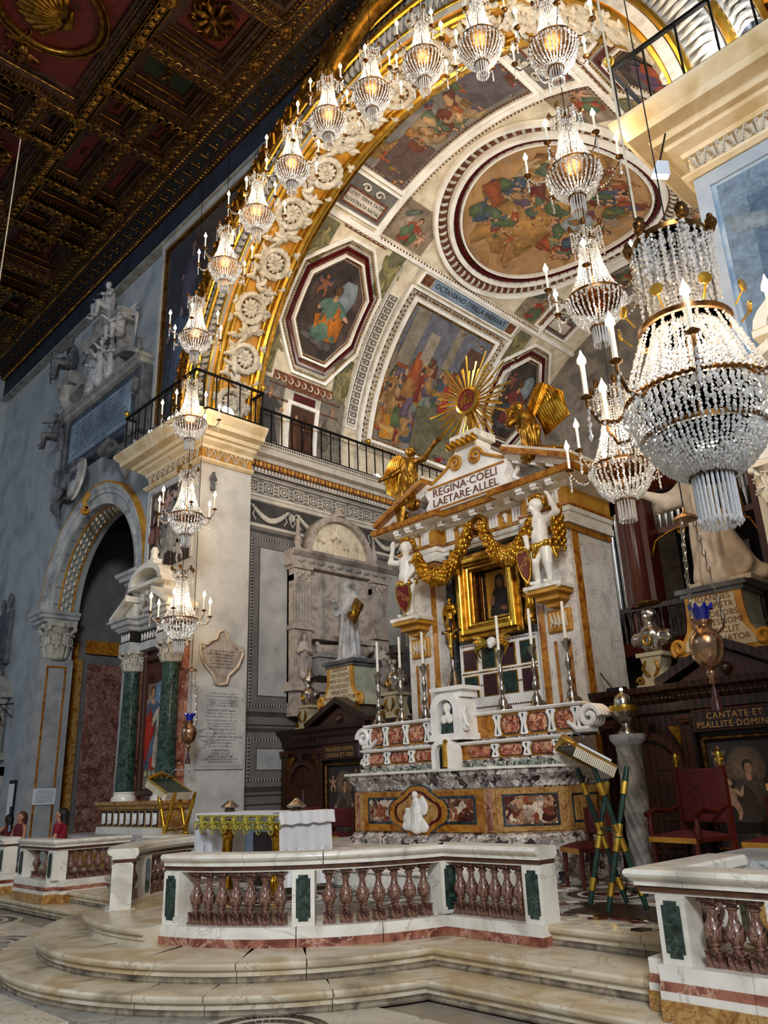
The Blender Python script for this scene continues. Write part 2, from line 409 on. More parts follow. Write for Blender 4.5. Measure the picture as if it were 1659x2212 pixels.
def skin_mesh(name, prims, h, mats, k=.04, disp=None, X=None):
    vs, fs = skin(prims, h, k, disp)
    me = bpy.data.meshes.new(name); me.from_pydata(vs.tolist(), [], fs.tolist())
    if X is not None: me.transform(X)
    for m in (mats if isinstance(mats, (list, tuple)) else [mats]): me.materials.append(m)
    me.polygons.foreach_set('use_smooth', [True]*len(me.polygons)); me.update(); return me
def skin_obj(name, prims, h, m, parent=None, k=.04, disp=None, **kw): return obj(name, skin_mesh(name, prims, h, m, k, disp), parent, **kw)

def head_prims(c, s, face=(0, -1), tilt=0.):
    "a head of height 2*s around c, looking along face (x, y)"
    c = np.array(c, float); f = np.array((face[0], face[1], 0.)); f /= np.linalg.norm(f); f3 = f*math.cos(tilt)+np.array((0, 0, math.sin(tilt)))
    up = np.array((0, 0, 1.))*math.cos(tilt)-f*math.sin(tilt); r = np.cross(f3, up)
    A = lambda a, b, d: c+r*a*s+f3*b*s+up*d*s
    return [ell(A(0, -.12, .18), s*.78), cap(A(0, .12, .1), A(0, .22, -.55), s*.58, s*.36), cap(A(0, .62, .1), A(0, .86, -.18), s*.1, s*.17),
            cap(A(0, .5, -.75), A(0, .56, -.78), s*.17), cap(A(-.2, .66, -.42), A(.2, .66, -.42), s*.09), cap(A(-.3, .62, .3), A(.3, .62, .3), s*.1),
            ('-', ell(A(.3, .82, .12), s*.15)), ('-', ell(A(-.3, .82, .12), s*.15)), ell(A(.74, -.05, -.05), s*.16), ell(A(-.74, -.05, -.05), s*.16)]
def hand_prims(w, d, s, side=1):
    "palm at w pointing along d, four fingers and a thumb; s is the hand's length"
    w = np.array(w, float); d = np.array(d, float); d /= np.linalg.norm(d)
    q = np.cross(d, (0, 0, 1.)); q = q/np.linalg.norm(q) if np.linalg.norm(q) > .1 else np.array((1., 0, 0)); n = np.cross(q, d)
    P = [cap(w, w+d*s*.42, s*.17, s*.19)]
    for i, (o, L) in enumerate(((-.17, .42), (-.06, .5), (.06, .47), (.17, .36))):
        a = w+d*s*.45+q*o*s; m = a+d*s*L*.6-n*s*.06; P += [cap(a, m, s*.075, s*.065), cap(m, a+d*s*L-n*s*.2, s*.065, s*.05)]
    P += [cap(w+q*side*s*.12+d*s*.12, w+q*side*s*.32+d*s*.42-n*s*.08, s*.09, s*.065)]
    return P
def folds(c, amp, n=11, z0=-9, z1=9, ph=0., tw=2., soft=.15):
    def f(g):
        a = np.arctan2(g[..., 1]-c[1], g[..., 0]-c[0]); z = g[..., 2]
        m = np.clip((z-z0)/soft, 0, 1)*np.clip((z1-z)/soft, 0, 1)
        return amp*m*(np.sin(n*a+ph+tw*z)+.5*np.sin((2*n-5)*a+1.7*ph-2.3*tw*z))
    return f

# ------------------------------------------------------------------ lettering
def text_mesh(s, size, mats, extrude=.003, align='CENTER', space=1.):
    cu = bpy.data.curves.new('lettering', 'FONT'); cu.body = s; cu.size = size; cu.extrude = extrude; cu.align_x = align; cu.align_y = 'CENTER'; cu.resolution_u = 2; cu.space_character = space
    t = bpy.data.objects.new('lettering', cu); COL.objects.link(t)
    me = bpy.data.meshes.new_from_object(t); COL.objects.unlink(t); bpy.data.objects.remove(t); bpy.data.curves.remove(cu)
    me.materials.clear(); me.materials.append(mats); return me
def letters(s, size, loc, right, up, m, parent, extrude=.004, align='CENTER', space=1., name='lettering', wide=1.):
    me = text_mesh(s, size, m, extrude, align, space)
    r, u = Vector(right).normalized(), Vector(up).normalized(); n = r.cross(u)
    X = Matrix((r*wide, u, n)).transposed().to_4x4(); X.translation = Vector(loc); me.transform(X)
    return obj(name, me, parent)
def script_lines(rows, w, h, loc, right, up, m, parent, ragged=.15, name='lettering'):
    "rows of letter-like strokes too small to read in the photograph, one flat mesh"
    b = MB(); r, u = Vector(right).normalized(), Vector(up).normalized(); n = r.cross(u); loc = Vector(loc)
    for i in range(rows):
        z = h/2-h*(i+.5)/rows; L = w*(1-ragged*rng.random()); x = -L/2; ch = h/rows*.5
        while x < L/2:
            wd = ch*rng.uniform(.25, .6); gap = ch*.22 if rng.random() > .16 else ch*.8
            a = loc+r*x+u*(z-ch/2)+n*.002; k = rng.random()
            b.add([a, a+r*wd*.3, a+r*wd*.3+u*ch, a+u*ch], [(0, 1, 2, 3)])
            if k < .7: y = ch*(.0 if k < .25 else (.42 if k < .5 else .85)); b.add([a+u*y, a+u*y+r*wd, a+u*(y+ch*.16)+r*wd, a+u*(y+ch*.16)], [(0, 1, 2, 3)])
            if k > .4: b.add([a+r*wd*.7, a+r*wd, a+r*wd+u*ch, a+r*wd*.7+u*ch], [(0, 1, 2, 3)])
            x += wd+gap
    o = b.build(name, m, parent); o['kind'] = 'stuff'; return o

# ------------------------------------------------------------------ painted figures (flat paint on a wall or vault)
class Paint(MB):
    "flat coloured shapes laid on a surface by fn(u, v, lift)"
    def __init__(s, fn): super().__init__(); s.fn = fn; s.k = 0
    def blob(s, pts, col, shade=.66, c=None):
        col = np.array(lin(col)) if isinstance(col, str) else np.array(col)
        s.k += 1; lift = .004+.0006*(s.k % 40)
        P = [s.fn(u, v, lift) for u, v in pts]; cu = c or (sum(p[0] for p in pts)/len(pts), sum(p[1] for p in pts)/len(pts))
        n0 = len(s.v); s.v += [tuple(s.fn(*cu, lift))]+[tuple(p) for p in P]
        ml = [min(1., float(x)) for x in col*1.15]
        s.c += [tuple(ml)]+[tuple(col*(shade+(.3*(i/len(pts)) if i % 2 else .12))) for i in range(len(P))]
        n = len(P); s.f += [(n0, n0+1+i, n0+1+(i+1) % n) for i in range(n)]; s.m += [0]*n
    def oval(s, u, v, a, b, col, rot=0., n=12, shade=.55, wob=0.):
        cs, sn = math.cos(rot), math.sin(rot); pts = []
        for i in range(n):
            t = 2*PI*i/n; k = 1+wob*(rng.random()-.5); x, y = a*k*math.cos(t), b*k*math.sin(t); pts.append((u+x*cs-y*sn, v+x*sn+y*cs))
        s.blob(pts, col, shade, (u, v))
    def limb(s, a, b, w0, w1, col, shade=.6):
        d = np.array(b)-np.array(a); L = np.linalg.norm(d)+1e-9; q = np.array((-d[1], d[0]))/L; a, b = np.array(a), np.array(b); m = (a+b)/2
        s.blob([tuple(a-q*w0), tuple(m-q*(w0+w1)*.55), tuple(b-q*w1), tuple(b+d/L*w1*.6), tuple(b+q*w1), tuple(m+q*(w0+w1)*.5), tuple(a+q*w0), tuple(a-d/L*w0*.6)], col, shade)
    def figure(s, u, v, h, robe='#8a4a2a', cloak=None, skin='#c79a78', hair='#4a3020', lean=0., arms=((-.25, .55), (.28, .62)), sit=False):
        "a draped figure of height h standing (or sitting) at u, v"
        top = .78 if sit else 1.; L = lambda x, y: (u+(x*math.cos(lean)+y*math.sin(lean))*h, v+(y*math.cos(lean)-x*math.sin(lean))*h)
        sh = .56 if sit else .78
        s.blob([L(-.2, 0), L(-.06, -.02), L(.08, .01), L(.22, .02), L(.19, .2), L(.14, sh*.6), L(.13, sh), L(0, sh+.05), L(-.12, sh), L(-.14, sh*.6), L(-.19, .25)], robe)
        if sit: s.blob([L(-.22, .3), L(.02, .4), L(.27, .33), L(.25, .05), L(.1, 0), L(-.15, .04)], cloak or robe, .5)
        for i in range(3): s.limb(L(-.1+.1*i, sh*.7), L(-.13+.12*i+rng.uniform(-.02, .02), .06), .012*h, .02*h, np.array(lin(robe))*(.5 if i != 1 else 1.5))
        if cloak:
            sd = 1 if rng.random() > .5 else -1
            s.blob([L(.12*sd, sh), L(.22*sd, sh*.7), L(.26*sd, .2), L(.1*sd, .06), L(0, .3), L(-.1*sd, sh*.55), L(0, sh*.85)], cloak, .5)
        for i, (x, y) in enumerate(arms):
            a = L(-.11 if i == 0 else .11, sh-.05); b = L(x, y*top if y < .8 else y); m = ((a[0]+b[0])/2+(.04*h if i else -.04*h), (a[1]+b[1])/2-.04*h)
            s.limb(a, m, .055*h, .045*h, robe); s.limb(m, b, .035*h, .022*h, skin); s.oval(*b, .026*h, .02*h, skin, n=7)
        s.limb(L(0, sh), L(0, sh+.08), .035*h, .03*h, skin)
        hy = sh+.135; s.oval(*L(0, hy+.012), .066*h, .074*h, hair, n=10); s.oval(*L(.008, hy-.01), .05*h, .062*h, skin, n=10)
        for x in (-.016, .028): s.oval(*L(x, hy), .008*h, .005*h, '#2a1a12', n=5)
        s.limb(L(.006, hy-.005), L(.01, hy-.025), .005*h, .008*h, np.array(lin(skin))*.7)
    def putto(s, u, v, h, skin='#c79b7c', lean=0., wing=None):
        L = lambda x, y: (u+(x*math.cos(lean)+y*math.sin(lean))*h, v+(y*math.cos(lean)-x*math.sin(lean))*h)
        if wing: s.blob([L(-.05, .6), L(-.4, .95), L(-.45, .6), L(-.25, .45)], wing, .5); s.blob([L(.05, .6), L(.35, .95), L(.45, .65), L(.2, .45)], wing, .5)
        for x, y, k in ((-.1, 0, -.22), (.12, .02, .2)): s.limb(L(x*.8, .38), L(k, .18), .1*h, .07*h, skin); s.limb(L(k, .18), L(k*.8, -.04), .065*h, .04*h, skin)
        s.oval(*L(0, .52), .17*h, .24*h, skin, -lean, wob=.08)
        for sd in (-1, 1): s.limb(L(.14*sd, .68), L(.3*sd, .55), .06*h, .05*h, skin); s.limb(L(.3*sd, .55), L(.36*sd, .78), .045*h, .03*h, skin)
        s.oval(*L(0, .89), .125*h, .13*h, '#6b4526', n=9); s.oval(*L(.01, .875), .1*h, .11*h, skin, n=9)
        for x in (-.035, .05): s.oval(*L(x, .885), .014*h, .01*h, '#2a1a12', n=5)
    def cloud(s, u, v, w, col, n=7):
        for i in range(n): s.oval(u+rng.uniform(-.5, .5)*w, v+rng.uniform(-.22, .22)*w, w*rng.uniform(.14, .3), w*rng.uniform(.1, .2), np.array(lin(col))*rng.uniform(.7, 1.15), wob=.3)
    def rect(s, u0, u1, v0, v1, col, n=1, m=1, sh=1.):
        col = np.array(lin(col)) if isinstance(col, str) else np.array(col); s.k += 1; lift = .002+.0006*(s.k % 40)
        n0 = len(s.v)
        for j in range(m+1):
            for i in range(n+1): s.v.append(tuple(s.fn(u0+(u1-u0)*i/n, v0+(v1-v0)*j/m, lift))); s.c.append(tuple(col*(sh+(1-sh)*j/m)))
        for j in range(m):
            for i in range(n): a = n0+j*(n+1)+i; s.f.append((a, a+1, a+n+2, a+n+1)); s.m.append(0)
CROWD = ['#7d3326','#a8552f','#5e6f5a','#8a6a3a','#6a5a72','#b08a55','#4f5f72','#93502f','#c2a077','#70402e','#5a6b4a','#a77a4a']
def crowd(P, u0, u1, v0, v1, n, h):
    for i in range(n):
        t = i/max(n-1, 1); v = v1+(v0-v1)*t; hh = h*rng.uniform(.85, 1.15)
        c = rng.choice(len(CROWD), 2)
        P.figure(rng.uniform(u0, u1), v, hh, CROWD[c[0]], CROWD[c[1]] if rng.random() > .4 else None, lean=rng.uniform(-.3, .3), sit=rng.random() > .6,
                 arms=((-rng.uniform(.1, .35), rng.uniform(.4, .95)), (rng.uniform(.1, .35), rng.uniform(.4, .95))))
AX = -8.55; ZC = 9.7
# ------------------------------------------------------------------ nave floor
floor = struct(MB().box(-31, 6, -6, 12, -.2, -.02).build('floor', mat('floor_joint', ['#8a8174','#a59b8b'], scale=4, rough=.5)))
FLC = [mat('paving_pale', ['#b9af9d','#d6cebd','#e2dccd'], scale=1.4, rough=.22, vein='#98907f', veinw=.01), mat('paving_grey', ['#8c8a86','#aeaba4','#c2beb5'], scale=1.6, rough=.22, vein='#6f6d69', veinw=.012),
       mat('paving_buff', ['#b58a4e','#cda468','#dcc08c'], scale=1.5, rough=.25), mat('paving_porphyry', ['#3a1518','#571f22'], scale=20, rough=.2),
       mat('paving_serpentine', ['#0d1a15','#1d3027','#2a4236'], scale=12, rough=.18), mat('paving_orange', ['#b87a2c','#cf9443'], scale=3, rough=.3)]
def disc(b, x, y, r0, r1, z, n=36, t=.02):
    b.lathe([(r0, z-t), (r0, z), (r1, z), (r1, z-t)] if r0 > 0 else [(r1, z-t), (r1, z), (0, z)], (x, y, 0), n)
def roundel(par, x, y, R, z, cols):
    r = 0
    for w, ci in cols:
        b = MB()
        if ci < 0:      # a ring of small tesserae
            m = max(10, int(2*PI*(r+w/2)/.085))
            for k in range(m):
                b = MB(); a0, a1 = 2*PI*(k+.06)/m, 2*PI*(k+.94)/m
                for q, (s0, s1) in enumerate(((.04, .46), (.54, .96))):
                    ra, rb = (r+w*s0)*R, (r+w*s1)*R
                    TESS[(k+q) % 2].add([(x+ra*math.cos(a0), y+ra*math.sin(a0), z), (x+rb*math.cos(a0), y+rb*math.sin(a0), z), (x+rb*math.cos(a1), y+rb*math.sin(a1), z), (x+ra*math.cos(a1), y+ra*math.sin(a1), z)], [(0, 1, 2, 3)])
        else:
            disc(b, x, y, r*R, (r+w*.985)*R, z); b.build('paving_disc' if r == 0 else 'paving_ring', FLC[ci], par)
        r += w
TESS = [MB(), MB()]
COSM = [(.36, 4), (.07, 0), (.16, -1), (.08, 0), (.17, -1), (.12, 0)]
for (x, y, R) in ((-5.75, 4.15, .62), (-14.2, 4.75, .75), (-16.6, 4.4, .6), (-11.9, 4.2, .75), (-9.6, 2.2, .7), (-4.1, 4.55, .55)): roundel(floor, x, y, R, .004, COSM)
k = 0
for i in range(-17, 3):
    for j in range(-1, 6):
        x0, y0 = i*1.12+rng.uniform(-.05, .05), j*.95
        if x0 < -19.5 or y0 > 5.4: continue
        b = MB(); w = .545; hgt = .46
        b.box(x0-w, x0+w, y0-hgt, y0+hgt, -.03, .0); b.build('paving_slab', FLC[[0, 1, 0, 2, 0, 1, 0][k % 7]], floor); k += 1
for (x, y, a) in ((-12.9, 4.35, .5), (-10.6, 3.4, -.4), (-15.5, 4.1, .2)):
    b = MB(); b.X = Matrix.Translation((x, y, 0)) @ Matrix.Rotation(a, 4, 'Z'); b.box(-.42, .42, -.11, .11, -.02, .003); b.build('paving_strip', FLC[5], floor)

# ------------------------------------------------------------------ altar steps: blocks of marble with rounded noses
def step_path(R, cy, yf):
    dx = math.sqrt(R*R-(cy-yf)**2); a0 = math.atan2(yf-cy, dx)
    pts = [(x, yf) for x in np.linspace(-19.5, AX-dx-.001, 9)]
    n = 40
    arc = [(AX+R*math.cos(t), cy+R*math.sin(t)) for t in np.linspace(-PI-a0, a0, n)]
    return pts[:-1], arc, [(x, yf) for x in np.linspace(AX+dx+.001, 3.0, 9)]
def steps(name, R, cy, yf, z0, z1, inner, xr=(-19.5, 3.), cuts=9, seed=1):
    root = sroot(name, (AX, yf, z0)); L, arc, Rr = step_path(R, cy, yf); h = z1-z0
    rr = np.random.default_rng(seed)
    prof = [(-.02, z0), (-.02, z0+h*.32), (.0, z0+h*.34), (.0, z1-.062), (.035, z1-.058), (.05, z1-.04), (.052, z1-.022), (.04, z1-.004), (.02, z1), (-inner, z1), (-inner, z0)]
    def blocks(path, cutidx, dz=0):
        for a, c in zip(cutidx[:-1], cutidx[1:]):
            seg = path[a:c+1]
            if len(seg) < 2: continue
            s0, s1 = Vector(seg[0]), Vector(seg[-1]); e = .004
            seg = [tuple(s0+(Vector(seg[1])-s0).normalized()*e)]+seg[1:-1]+[tuple(s1-(s1-Vector(seg[-2])).normalized()*e)]
            b = MB(); jz = 0
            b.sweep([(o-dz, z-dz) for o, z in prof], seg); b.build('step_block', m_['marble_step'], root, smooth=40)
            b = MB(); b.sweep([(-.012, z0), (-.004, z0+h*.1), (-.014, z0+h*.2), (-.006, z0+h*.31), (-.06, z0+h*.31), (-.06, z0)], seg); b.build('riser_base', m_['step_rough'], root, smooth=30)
    L = L+[(arc[0][0]+.55, yf)]; Rr = [(arc[-1][0]-.55, yf)]+Rr[1:]; blocks(L, [0, 2, 4, 6, 8], .003); n = len(arc)-1
    ci = [0]+sorted(set(int(n*t) for t in ((np.arange(1, cuts))/cuts+rr.uniform(-.03, .03, cuts-1))))+[n]
    blocks(arc, ci); blocks(Rr, [0, 2, 4, 6, 8], .003)
    return root
steps('step_lower', 3.3, 6.65, 5.63, 0, .17, .75, cuts=10, seed=3)
steps('step_middle', 2.94, 6.65, 6.02, .17, .34, .75, cuts=9, seed=5)
su = steps('step_upper', 2.45, 7.1, 6.64, .34, .51, .5, cuts=7, seed=8)
for a0, a1 in ((-PI/2-.4, -PI/2-.09), (-PI/2-.088, -PI/2+.2)):      # the landing that runs out through the central opening
    pth = [(AX+2.86*math.cos(t), 7.1+2.86*math.sin(t)) for t in np.linspace(a0, a1, 9)]
    MB().sweep([(-.02, .34), (-.02, .4), (0, .4), (0, .448), (.035, .452), (.05, .47), (.052, .488), (.04, .506), (.02, .511), (-.55, .511), (-.55, .34)], pth).build('step_block', m_['marble_step'], su, smooth=40)
# sanctuary floor behind the rail, laid with black, white and red marble
sf = sroot('floor_sanctuary', (AX, 8, .5))
arc = [(AX+2.3*math.cos(t), 7.05+2.3*math.sin(t)) for t in np.linspace(-PI+.02, -.02, 24)]
MB().prism([(-13.7, 6.98), (AX-2.3, 6.98)]+arc+[(AX+2.3, 6.98), (-3.4, 6.98), (-3.4, 8.38), (-2.9, 8.38), (-2.9, 10.9), (-14.2, 10.9), (-14.2, 8.38), (-13.7, 8.38)], .18, .502, 'xy').build('floor_bed', mat('mosaic_bed', ['#6b645b','#8f877b'], scale=6, rough=.4), sf)
SAN = [FLC[0], mat('mosaic_black', ['#14120f','#2b2723'], scale=6, rough=.2), mat('mosaic_red', ['#4a1c17','#6d2f25'], scale=6, rough=.22), FLC[1]]
for (x, y, R) in ((AX, 6.4, .85), (-10.3, 7.9, .6), (-6.7, 7.9, .6), (-5.4, 8.7, .6)): roundel(sf, x, y, R, .509, [(.3, 3), (.08, 0), (.16, -1), (.08, 0), (.2, -1), (.1, 1)])
tl = [MB() for _ in SAN]; nt = 0
shp = {}
for i in range(48):
    for j in range(16):
        x, y = -12.6+i*.21, 6.75+j*.21+(.105 if i % 2 else 0)
        if x < AX-2.3 and y < 7: continue
        if any(math.hypot(x-a, y-c) < r for a, c, r in ((AX, 6.4, .95), (-10.3, 7.9, .68), (-6.7, 7.9, .68), (-5.4, 8.7, .68))): continue
        ci = int(rng.choice(4, p=[.42, .28, .12, .18]))
        near = x > -7.2 and y < 9.6 and nt < 290
        b = MB() if near else tl[ci]
        k = (i*7+j*3) % 3
        if k == 0: pts = [(-.1, -.05), (.1, -.05), (.1, .05), (-.1, .05)]
        elif k == 1: pts = [(-.1, 0), (0, -.095), (.1, 0), (0, .095)]
        else: pts = [(-.05, -.1), (.05, -.1), (.1, 0), (.05, .1), (-.05, .1), (-.1, 0)]
        if near:
            key = (k, ci)
            if key not in shp: b.prism(pts, 0, .008, 'xy'); shp[key] = b.mesh('mosaic_tile', SAN[ci])
            obj('mosaic_tile', shp[key], sf, loc=(x, y, .502)); nt += 1
        else: b.prism([(x+p[0], y+p[1]) for p in pts], .502, .51, 'xy')
for b, m in zip(tl, SAN):
    if b.v: b.build('mosaic_inlay', m, sf)['kind'] = 'stuff'
for b, m in zip(TESS, (FLC[3], SAN[1])):
    if b.v: b.build('tesserae', m, floor)['kind'] = 'stuff'
# altar platform (predella) of two steps
pr = sroot('step_predella', (AX, 9, .5))
for (x0, x1, y0, z0, z1) in ((AX-3.0, AX+1.75, 7.75, .51, .73), (AX-2.7, AX+1.5, 8.1, .73, .95)):
    n = 5
    for i in range(n):
        a, c = x0+(x1-x0)*i/n+.003, x0+(x1-x0)*(i+1)/n-.003
        MB().sweep([(0, z0), (0, z1-.05), (.035, z1-.045), (.04, z1-.02), (.02, z1), (-2.4, z1), (-2.4, z0)], [(a, y0), (c, y0)]).build('step_block', m_['marble_white'], pr, smooth=40)

# ------------------------------------------------------------------ triumphal arch piers
def pier(name, xin, sgn):
    "xin: inner face; the pier reaches 2.35 m outwards (sgn -1 to the left)"
    root = sroot(name, (xin, 8.4, 0)); xo = xin+sgn*2.4; x0, x1 = min(xin, xo), max(xin, xo)
    MB().box(x0, x1, 8.4, 9.72, .4, 8.98).build('pier_shaft', m_['plaster'], root)
    P = [(x0-.0, 9.9), (x0, 8.4), (x1, 8.4), (x1, 9.72)] if sgn < 0 else [(x0, 9.72), (x0, 8.4), (x1, 8.4), (x1, 9.9)]
    MB().sweep([(0, 8.7), (.05, 8.7), (.1, 8.74), (.1, 8.78), (.05, 8.82), (0, 8.82)], P).build('astragal', m_['travertine'], root, smooth=30)
    MB().sweep([(.012, 8.82), (.012, 9.06), (-.1, 9.06), (-.1, 8.82)], P).build('frieze_ground', m_['gold_paint' if sgn < 0 else 'stucco_warm'], root)
    prof = [(0, 9.04), (.06, 9.05), (.08, 9.11), (.2, 9.18), (.22, 9.24), (.3, 9.25), (.34, 9.33), (.52, 9.36), (.54, 9.46), (.6, 9.52), (.66, 9.6), (.66, 9.66), (-.2, 9.66), (-.2, 9.04)]
    MB().sweep(prof, P).build('cornice', m_['travertine'], root, smooth=25)
    # acanthus leaves of the frieze
    leaf = MB()
    for q in (-1, 0, 1):
        for k in range(4):
            t = k/3; leaf.tube([(q*.02, 0, .01), (q*(.05+.02*k), -.02-.01*k, .05+.05*k), (q*(.09+.01*k), -.03, .03+.055*k)], [.012, .014, .004], 5)
    leaf.sph((0, -.025, .2), (.035, .02, .03), 6, 4)
    lm = leaf.mesh('acanthus_leaf', m_['stucco'], 60)
    for x in np.arange(x0+.13, x1, .235): obj('acanthus_leaf', lm, root, loc=(x, 8.385, 8.83))
    for y in np.arange(8.55, 9.7, .235): obj('acanthus_leaf', lm, root, loc=(xin-sgn*.015, y, 8.83), rot=(0, 0, PI/2 if sgn < 0 else -PI/2))
    return root
pierL = pier('wall_pier_left', -14.25, -1)
pierR = pier('wall_pier_right', -2.85, 1)

# ------------------------------------------------------------------ walls
YW = 8.8
wl = sroot('wall_left', (-22, YW, 0))
CX, RA, ZA = -20.35, 2.55, 6.88
b = MB(); b.box(-29.5, CX-RA, YW, 9.5, 0, 17.9); b.box(CX+RA, -16.3, YW, 9.5, 0, 17.9)
th = np.linspace(PI, 0, 33); ar = [(CX+RA*math.cos(t), ZA+RA*math.sin(t)) for t in th]
b.prism([(CX-RA, 17.9)]+ar[:17]+[(CX, 17.9)], YW, 9.5); b.prism([(CX, 17.9)]+ar[16:]+[(CX+RA, 17.9)], YW, 9.5)
b.build('wall_face', m_['wall_blue'], wl)
wt = struct(MB().box(-29.9, -29.5, -6, 9.5, 0, 17.9).build('wall_transept', m_['wall_blue']))
wr = sroot('wall_right', (-.4, YW, 0)); MB().box(-.45, 7, YW, 9.5, 0, 17.9).build('wall_face', m_['plaster'], wr)
# choir
XL, XR, YB = -14.6, 2*AX+14.6, 20.3
wcl = sroot('wall_choir_left', (XL, 14, 0)); MB().box(XL-.4, XL, 9.72, YB, 0, 10.2).build('wall_face', m_['paint_grey'], wcl)
wcr = sroot('wall_choir_right', (XR, 14, 0)); MB().box(XR, XR+.4, 9.72, YB, 0, 10.2).build('wall_face', m_['paint_grey'], wcr)
wcb = struct(MB().box(XL-.4, XR+.4, YB, YB+.4, 0, 16.2).build('wall_choir_back', m_['fresco_grey']))
struct(MB().box(XL-.3, XR+.3, 10.5, YB, .3, .5).build('floor_choir', m_['marble_grey']))
# choir barrel vault, carried out to the wall thickness
RV = 5.98
def vp(th_deg, y, lift=0.): t = math.radians(th_deg); r = RV-lift; return (AX-r*math.cos(t), y, ZC+r*math.sin(t))
vault = sroot('ceiling_vault', (AX, 15, ZC))
b = MB(); n = 72
for y0, y1 in ((9.7, YB),):
    b.ribbon([vp(180*i/n, y0) for i in range(n+1)], [vp(180*i/n, y1) for i in range(n+1)])
    b.ribbon([vp(180*i/n, y0, -.4) for i in range(n+1)], [vp(180*i/n, y1, -.4) for i in range(n+1)])
b.build('vault_shell', m_['stucco_warm'], vault, smooth=60)
# ------------------------------------------------------------------ altar rails
def baluster_mesh(h, m):
    b = MB(); w = .066
    b.box(-w, w, -w, w, 0, h*.035); b.box(-w*.86, w*.86, -w*.86, w*.86, h*.035, h*.2); b.box(-w*.95, w*.95, -w*.95, w*.95, h*.2, h*.225)
    b.lathe([(.044, h*.225), (.03, h*.25), (.028, h*.275), (.045, h*.3), (.045, h*.315), (.034, h*.33), (.054, h*.38), (.068, h*.45), (.071, h*.5), (.063, h*.56), (.044, h*.63), (.031, h*.7), (.028, h*.78), (.034, h*.82), (.048, h*.835), (.048, h*.85), (.034, h*.865), (.04, h*.9)], (0, 0, 0), 14)
    b.box(-w*.7, w*.7, -w*.7, w*.7, h*.895, h*.93); b.box(-w, w, -w, w, h*.93, h)
    return b.mesh('baluster', m, 30)
BAL = baluster_mesh(.42, m_['marble_red'])
def resample(path, ds):
    P = [Vector(p) for p in path]; s = [0]
    for a, c in zip(P[:-1], P[1:]): s.append(s[-1]+(c-a).length)
    L = s[-1]
    def at(t):
        t = min(max(t, 0), L)
        for i in range(len(P)-1):
            if t <= s[i+1]+1e-9:
                d = P[i+1]-P[i]; k = (t-s[i])/max(d.length, 1e-9); return P[i]+d*k, d.normalized()
        return P[-1], (P[-1]-P[-2]).normalized()
    return at, L, s
def rail(label, path, posts, zb, courses, zt, group, nb, loc, cuts=(), flat_back=True, joint=.004, pw=.11):
    "path: centre line, front on the right of travel; posts: distances; nb: balusters per bay"
    R = thing('altar_rail', label, 'railing', loc, group=group, world=True); at, L, sv = resample(path, .1)
    def sub(a, c):
        q = [at(a)[0]]+[Vector(path[i]) for i in range(len(path)) if a+.02 < sv[i] < c-.02]+[at(c)[0]]; return [tuple(x) for x in q]
    z = zb
    cl = [0]+list(cuts)+[L]
    for (h, hw, mt, nm) in courses:
        for i, (a, c) in enumerate(zip(cl[:-1], cl[1:])):
            MB().sweep([(hw, z), (hw, z+h), (-hw, z+h), (-hw, z)], sub(a+joint*.5, c-joint*.5)).build(nm, m_[mt], R)
        z += h
    z0, z1 = z, zt-.17
    # posts with a verde inlay
    for s in posts:
        p, d = at(s); a = math.atan2(d.y, d.x)
        X = Matrix.Translation((p.x, p.y, 0)) @ Matrix.Rotation(a, 4, 'Z')
        b = MB(); b.X = X; b.box(-pw, pw, -.12, .12, z0, z1); po = b.build('post', m_['marble_white'], R)
        for yy, t in ((-.12, -.006), (.12, .006)):
            b = MB(); b.X = X; hw = pw*.64; e = .022; zz0, zz1 = z0+.04, z1-.035
            b.prism([(-hw+e, zz0), (hw-e, zz0), (hw-e, zz0+.03), (hw, zz0+.03), (hw, zz1-.03), (hw-e, zz1-.03), (hw-e, zz1), (-hw+e, zz1), (-hw+e, zz1-.03), (-hw, zz1-.03), (-hw, zz0+.03), (-hw+e, zz0+.03)], yy, yy+t); b.build('inlay', m_['verde'], po)
    ps = sorted(posts)
    for (s0, s1), n in zip(zip(ps[:-1], ps[1:]), nb):
        for i in range(n):
            s = s0+pw+.05+(s1-s0-2*pw-.1)*(i+.5)/n; p, d = at(s)
            obj('baluster', BAL, R, loc=(p.x, p.y, z0), rot=(0, 0, math.atan2(d.y, d.x)), scale=(1, 1, (z1-z0)/.42))
    MB().sweep([(.1, z1), (.1, z1+.016), (-.1, z1+.016), (-.1, z1)], sub(0, L)).build('under_strip', m_['marble_white'], R)
    MB().sweep([(.112, z1+.016), (.112, z1+.055), (-.112, z1+.055), (-.112, z1+.016)], sub(0, L)).build('brown_band', m_['brown_band'], R)
    rc = [0]+[x+.25 for x in cuts if x+.25 < L-.2]+[L]
    z = z1+.055
    for a, c in zip(rc[:-1], rc[1:]):
        MB().sweep([(.13, z), (.13, z+.04), (.15, z+.045), (.175, z+.06), (.185, z+.08), (.18, z+.1), (.165, zt-.003), (.15, zt), (-.15, zt), (-.17, zt-.02), (-.17, z+.04), (-.13, z)], sub(a+.002, c-.002)).build('rail_block', m_['marble_white'], R, smooth=40)
    return R
cy, Rc = 7.1, 2.5
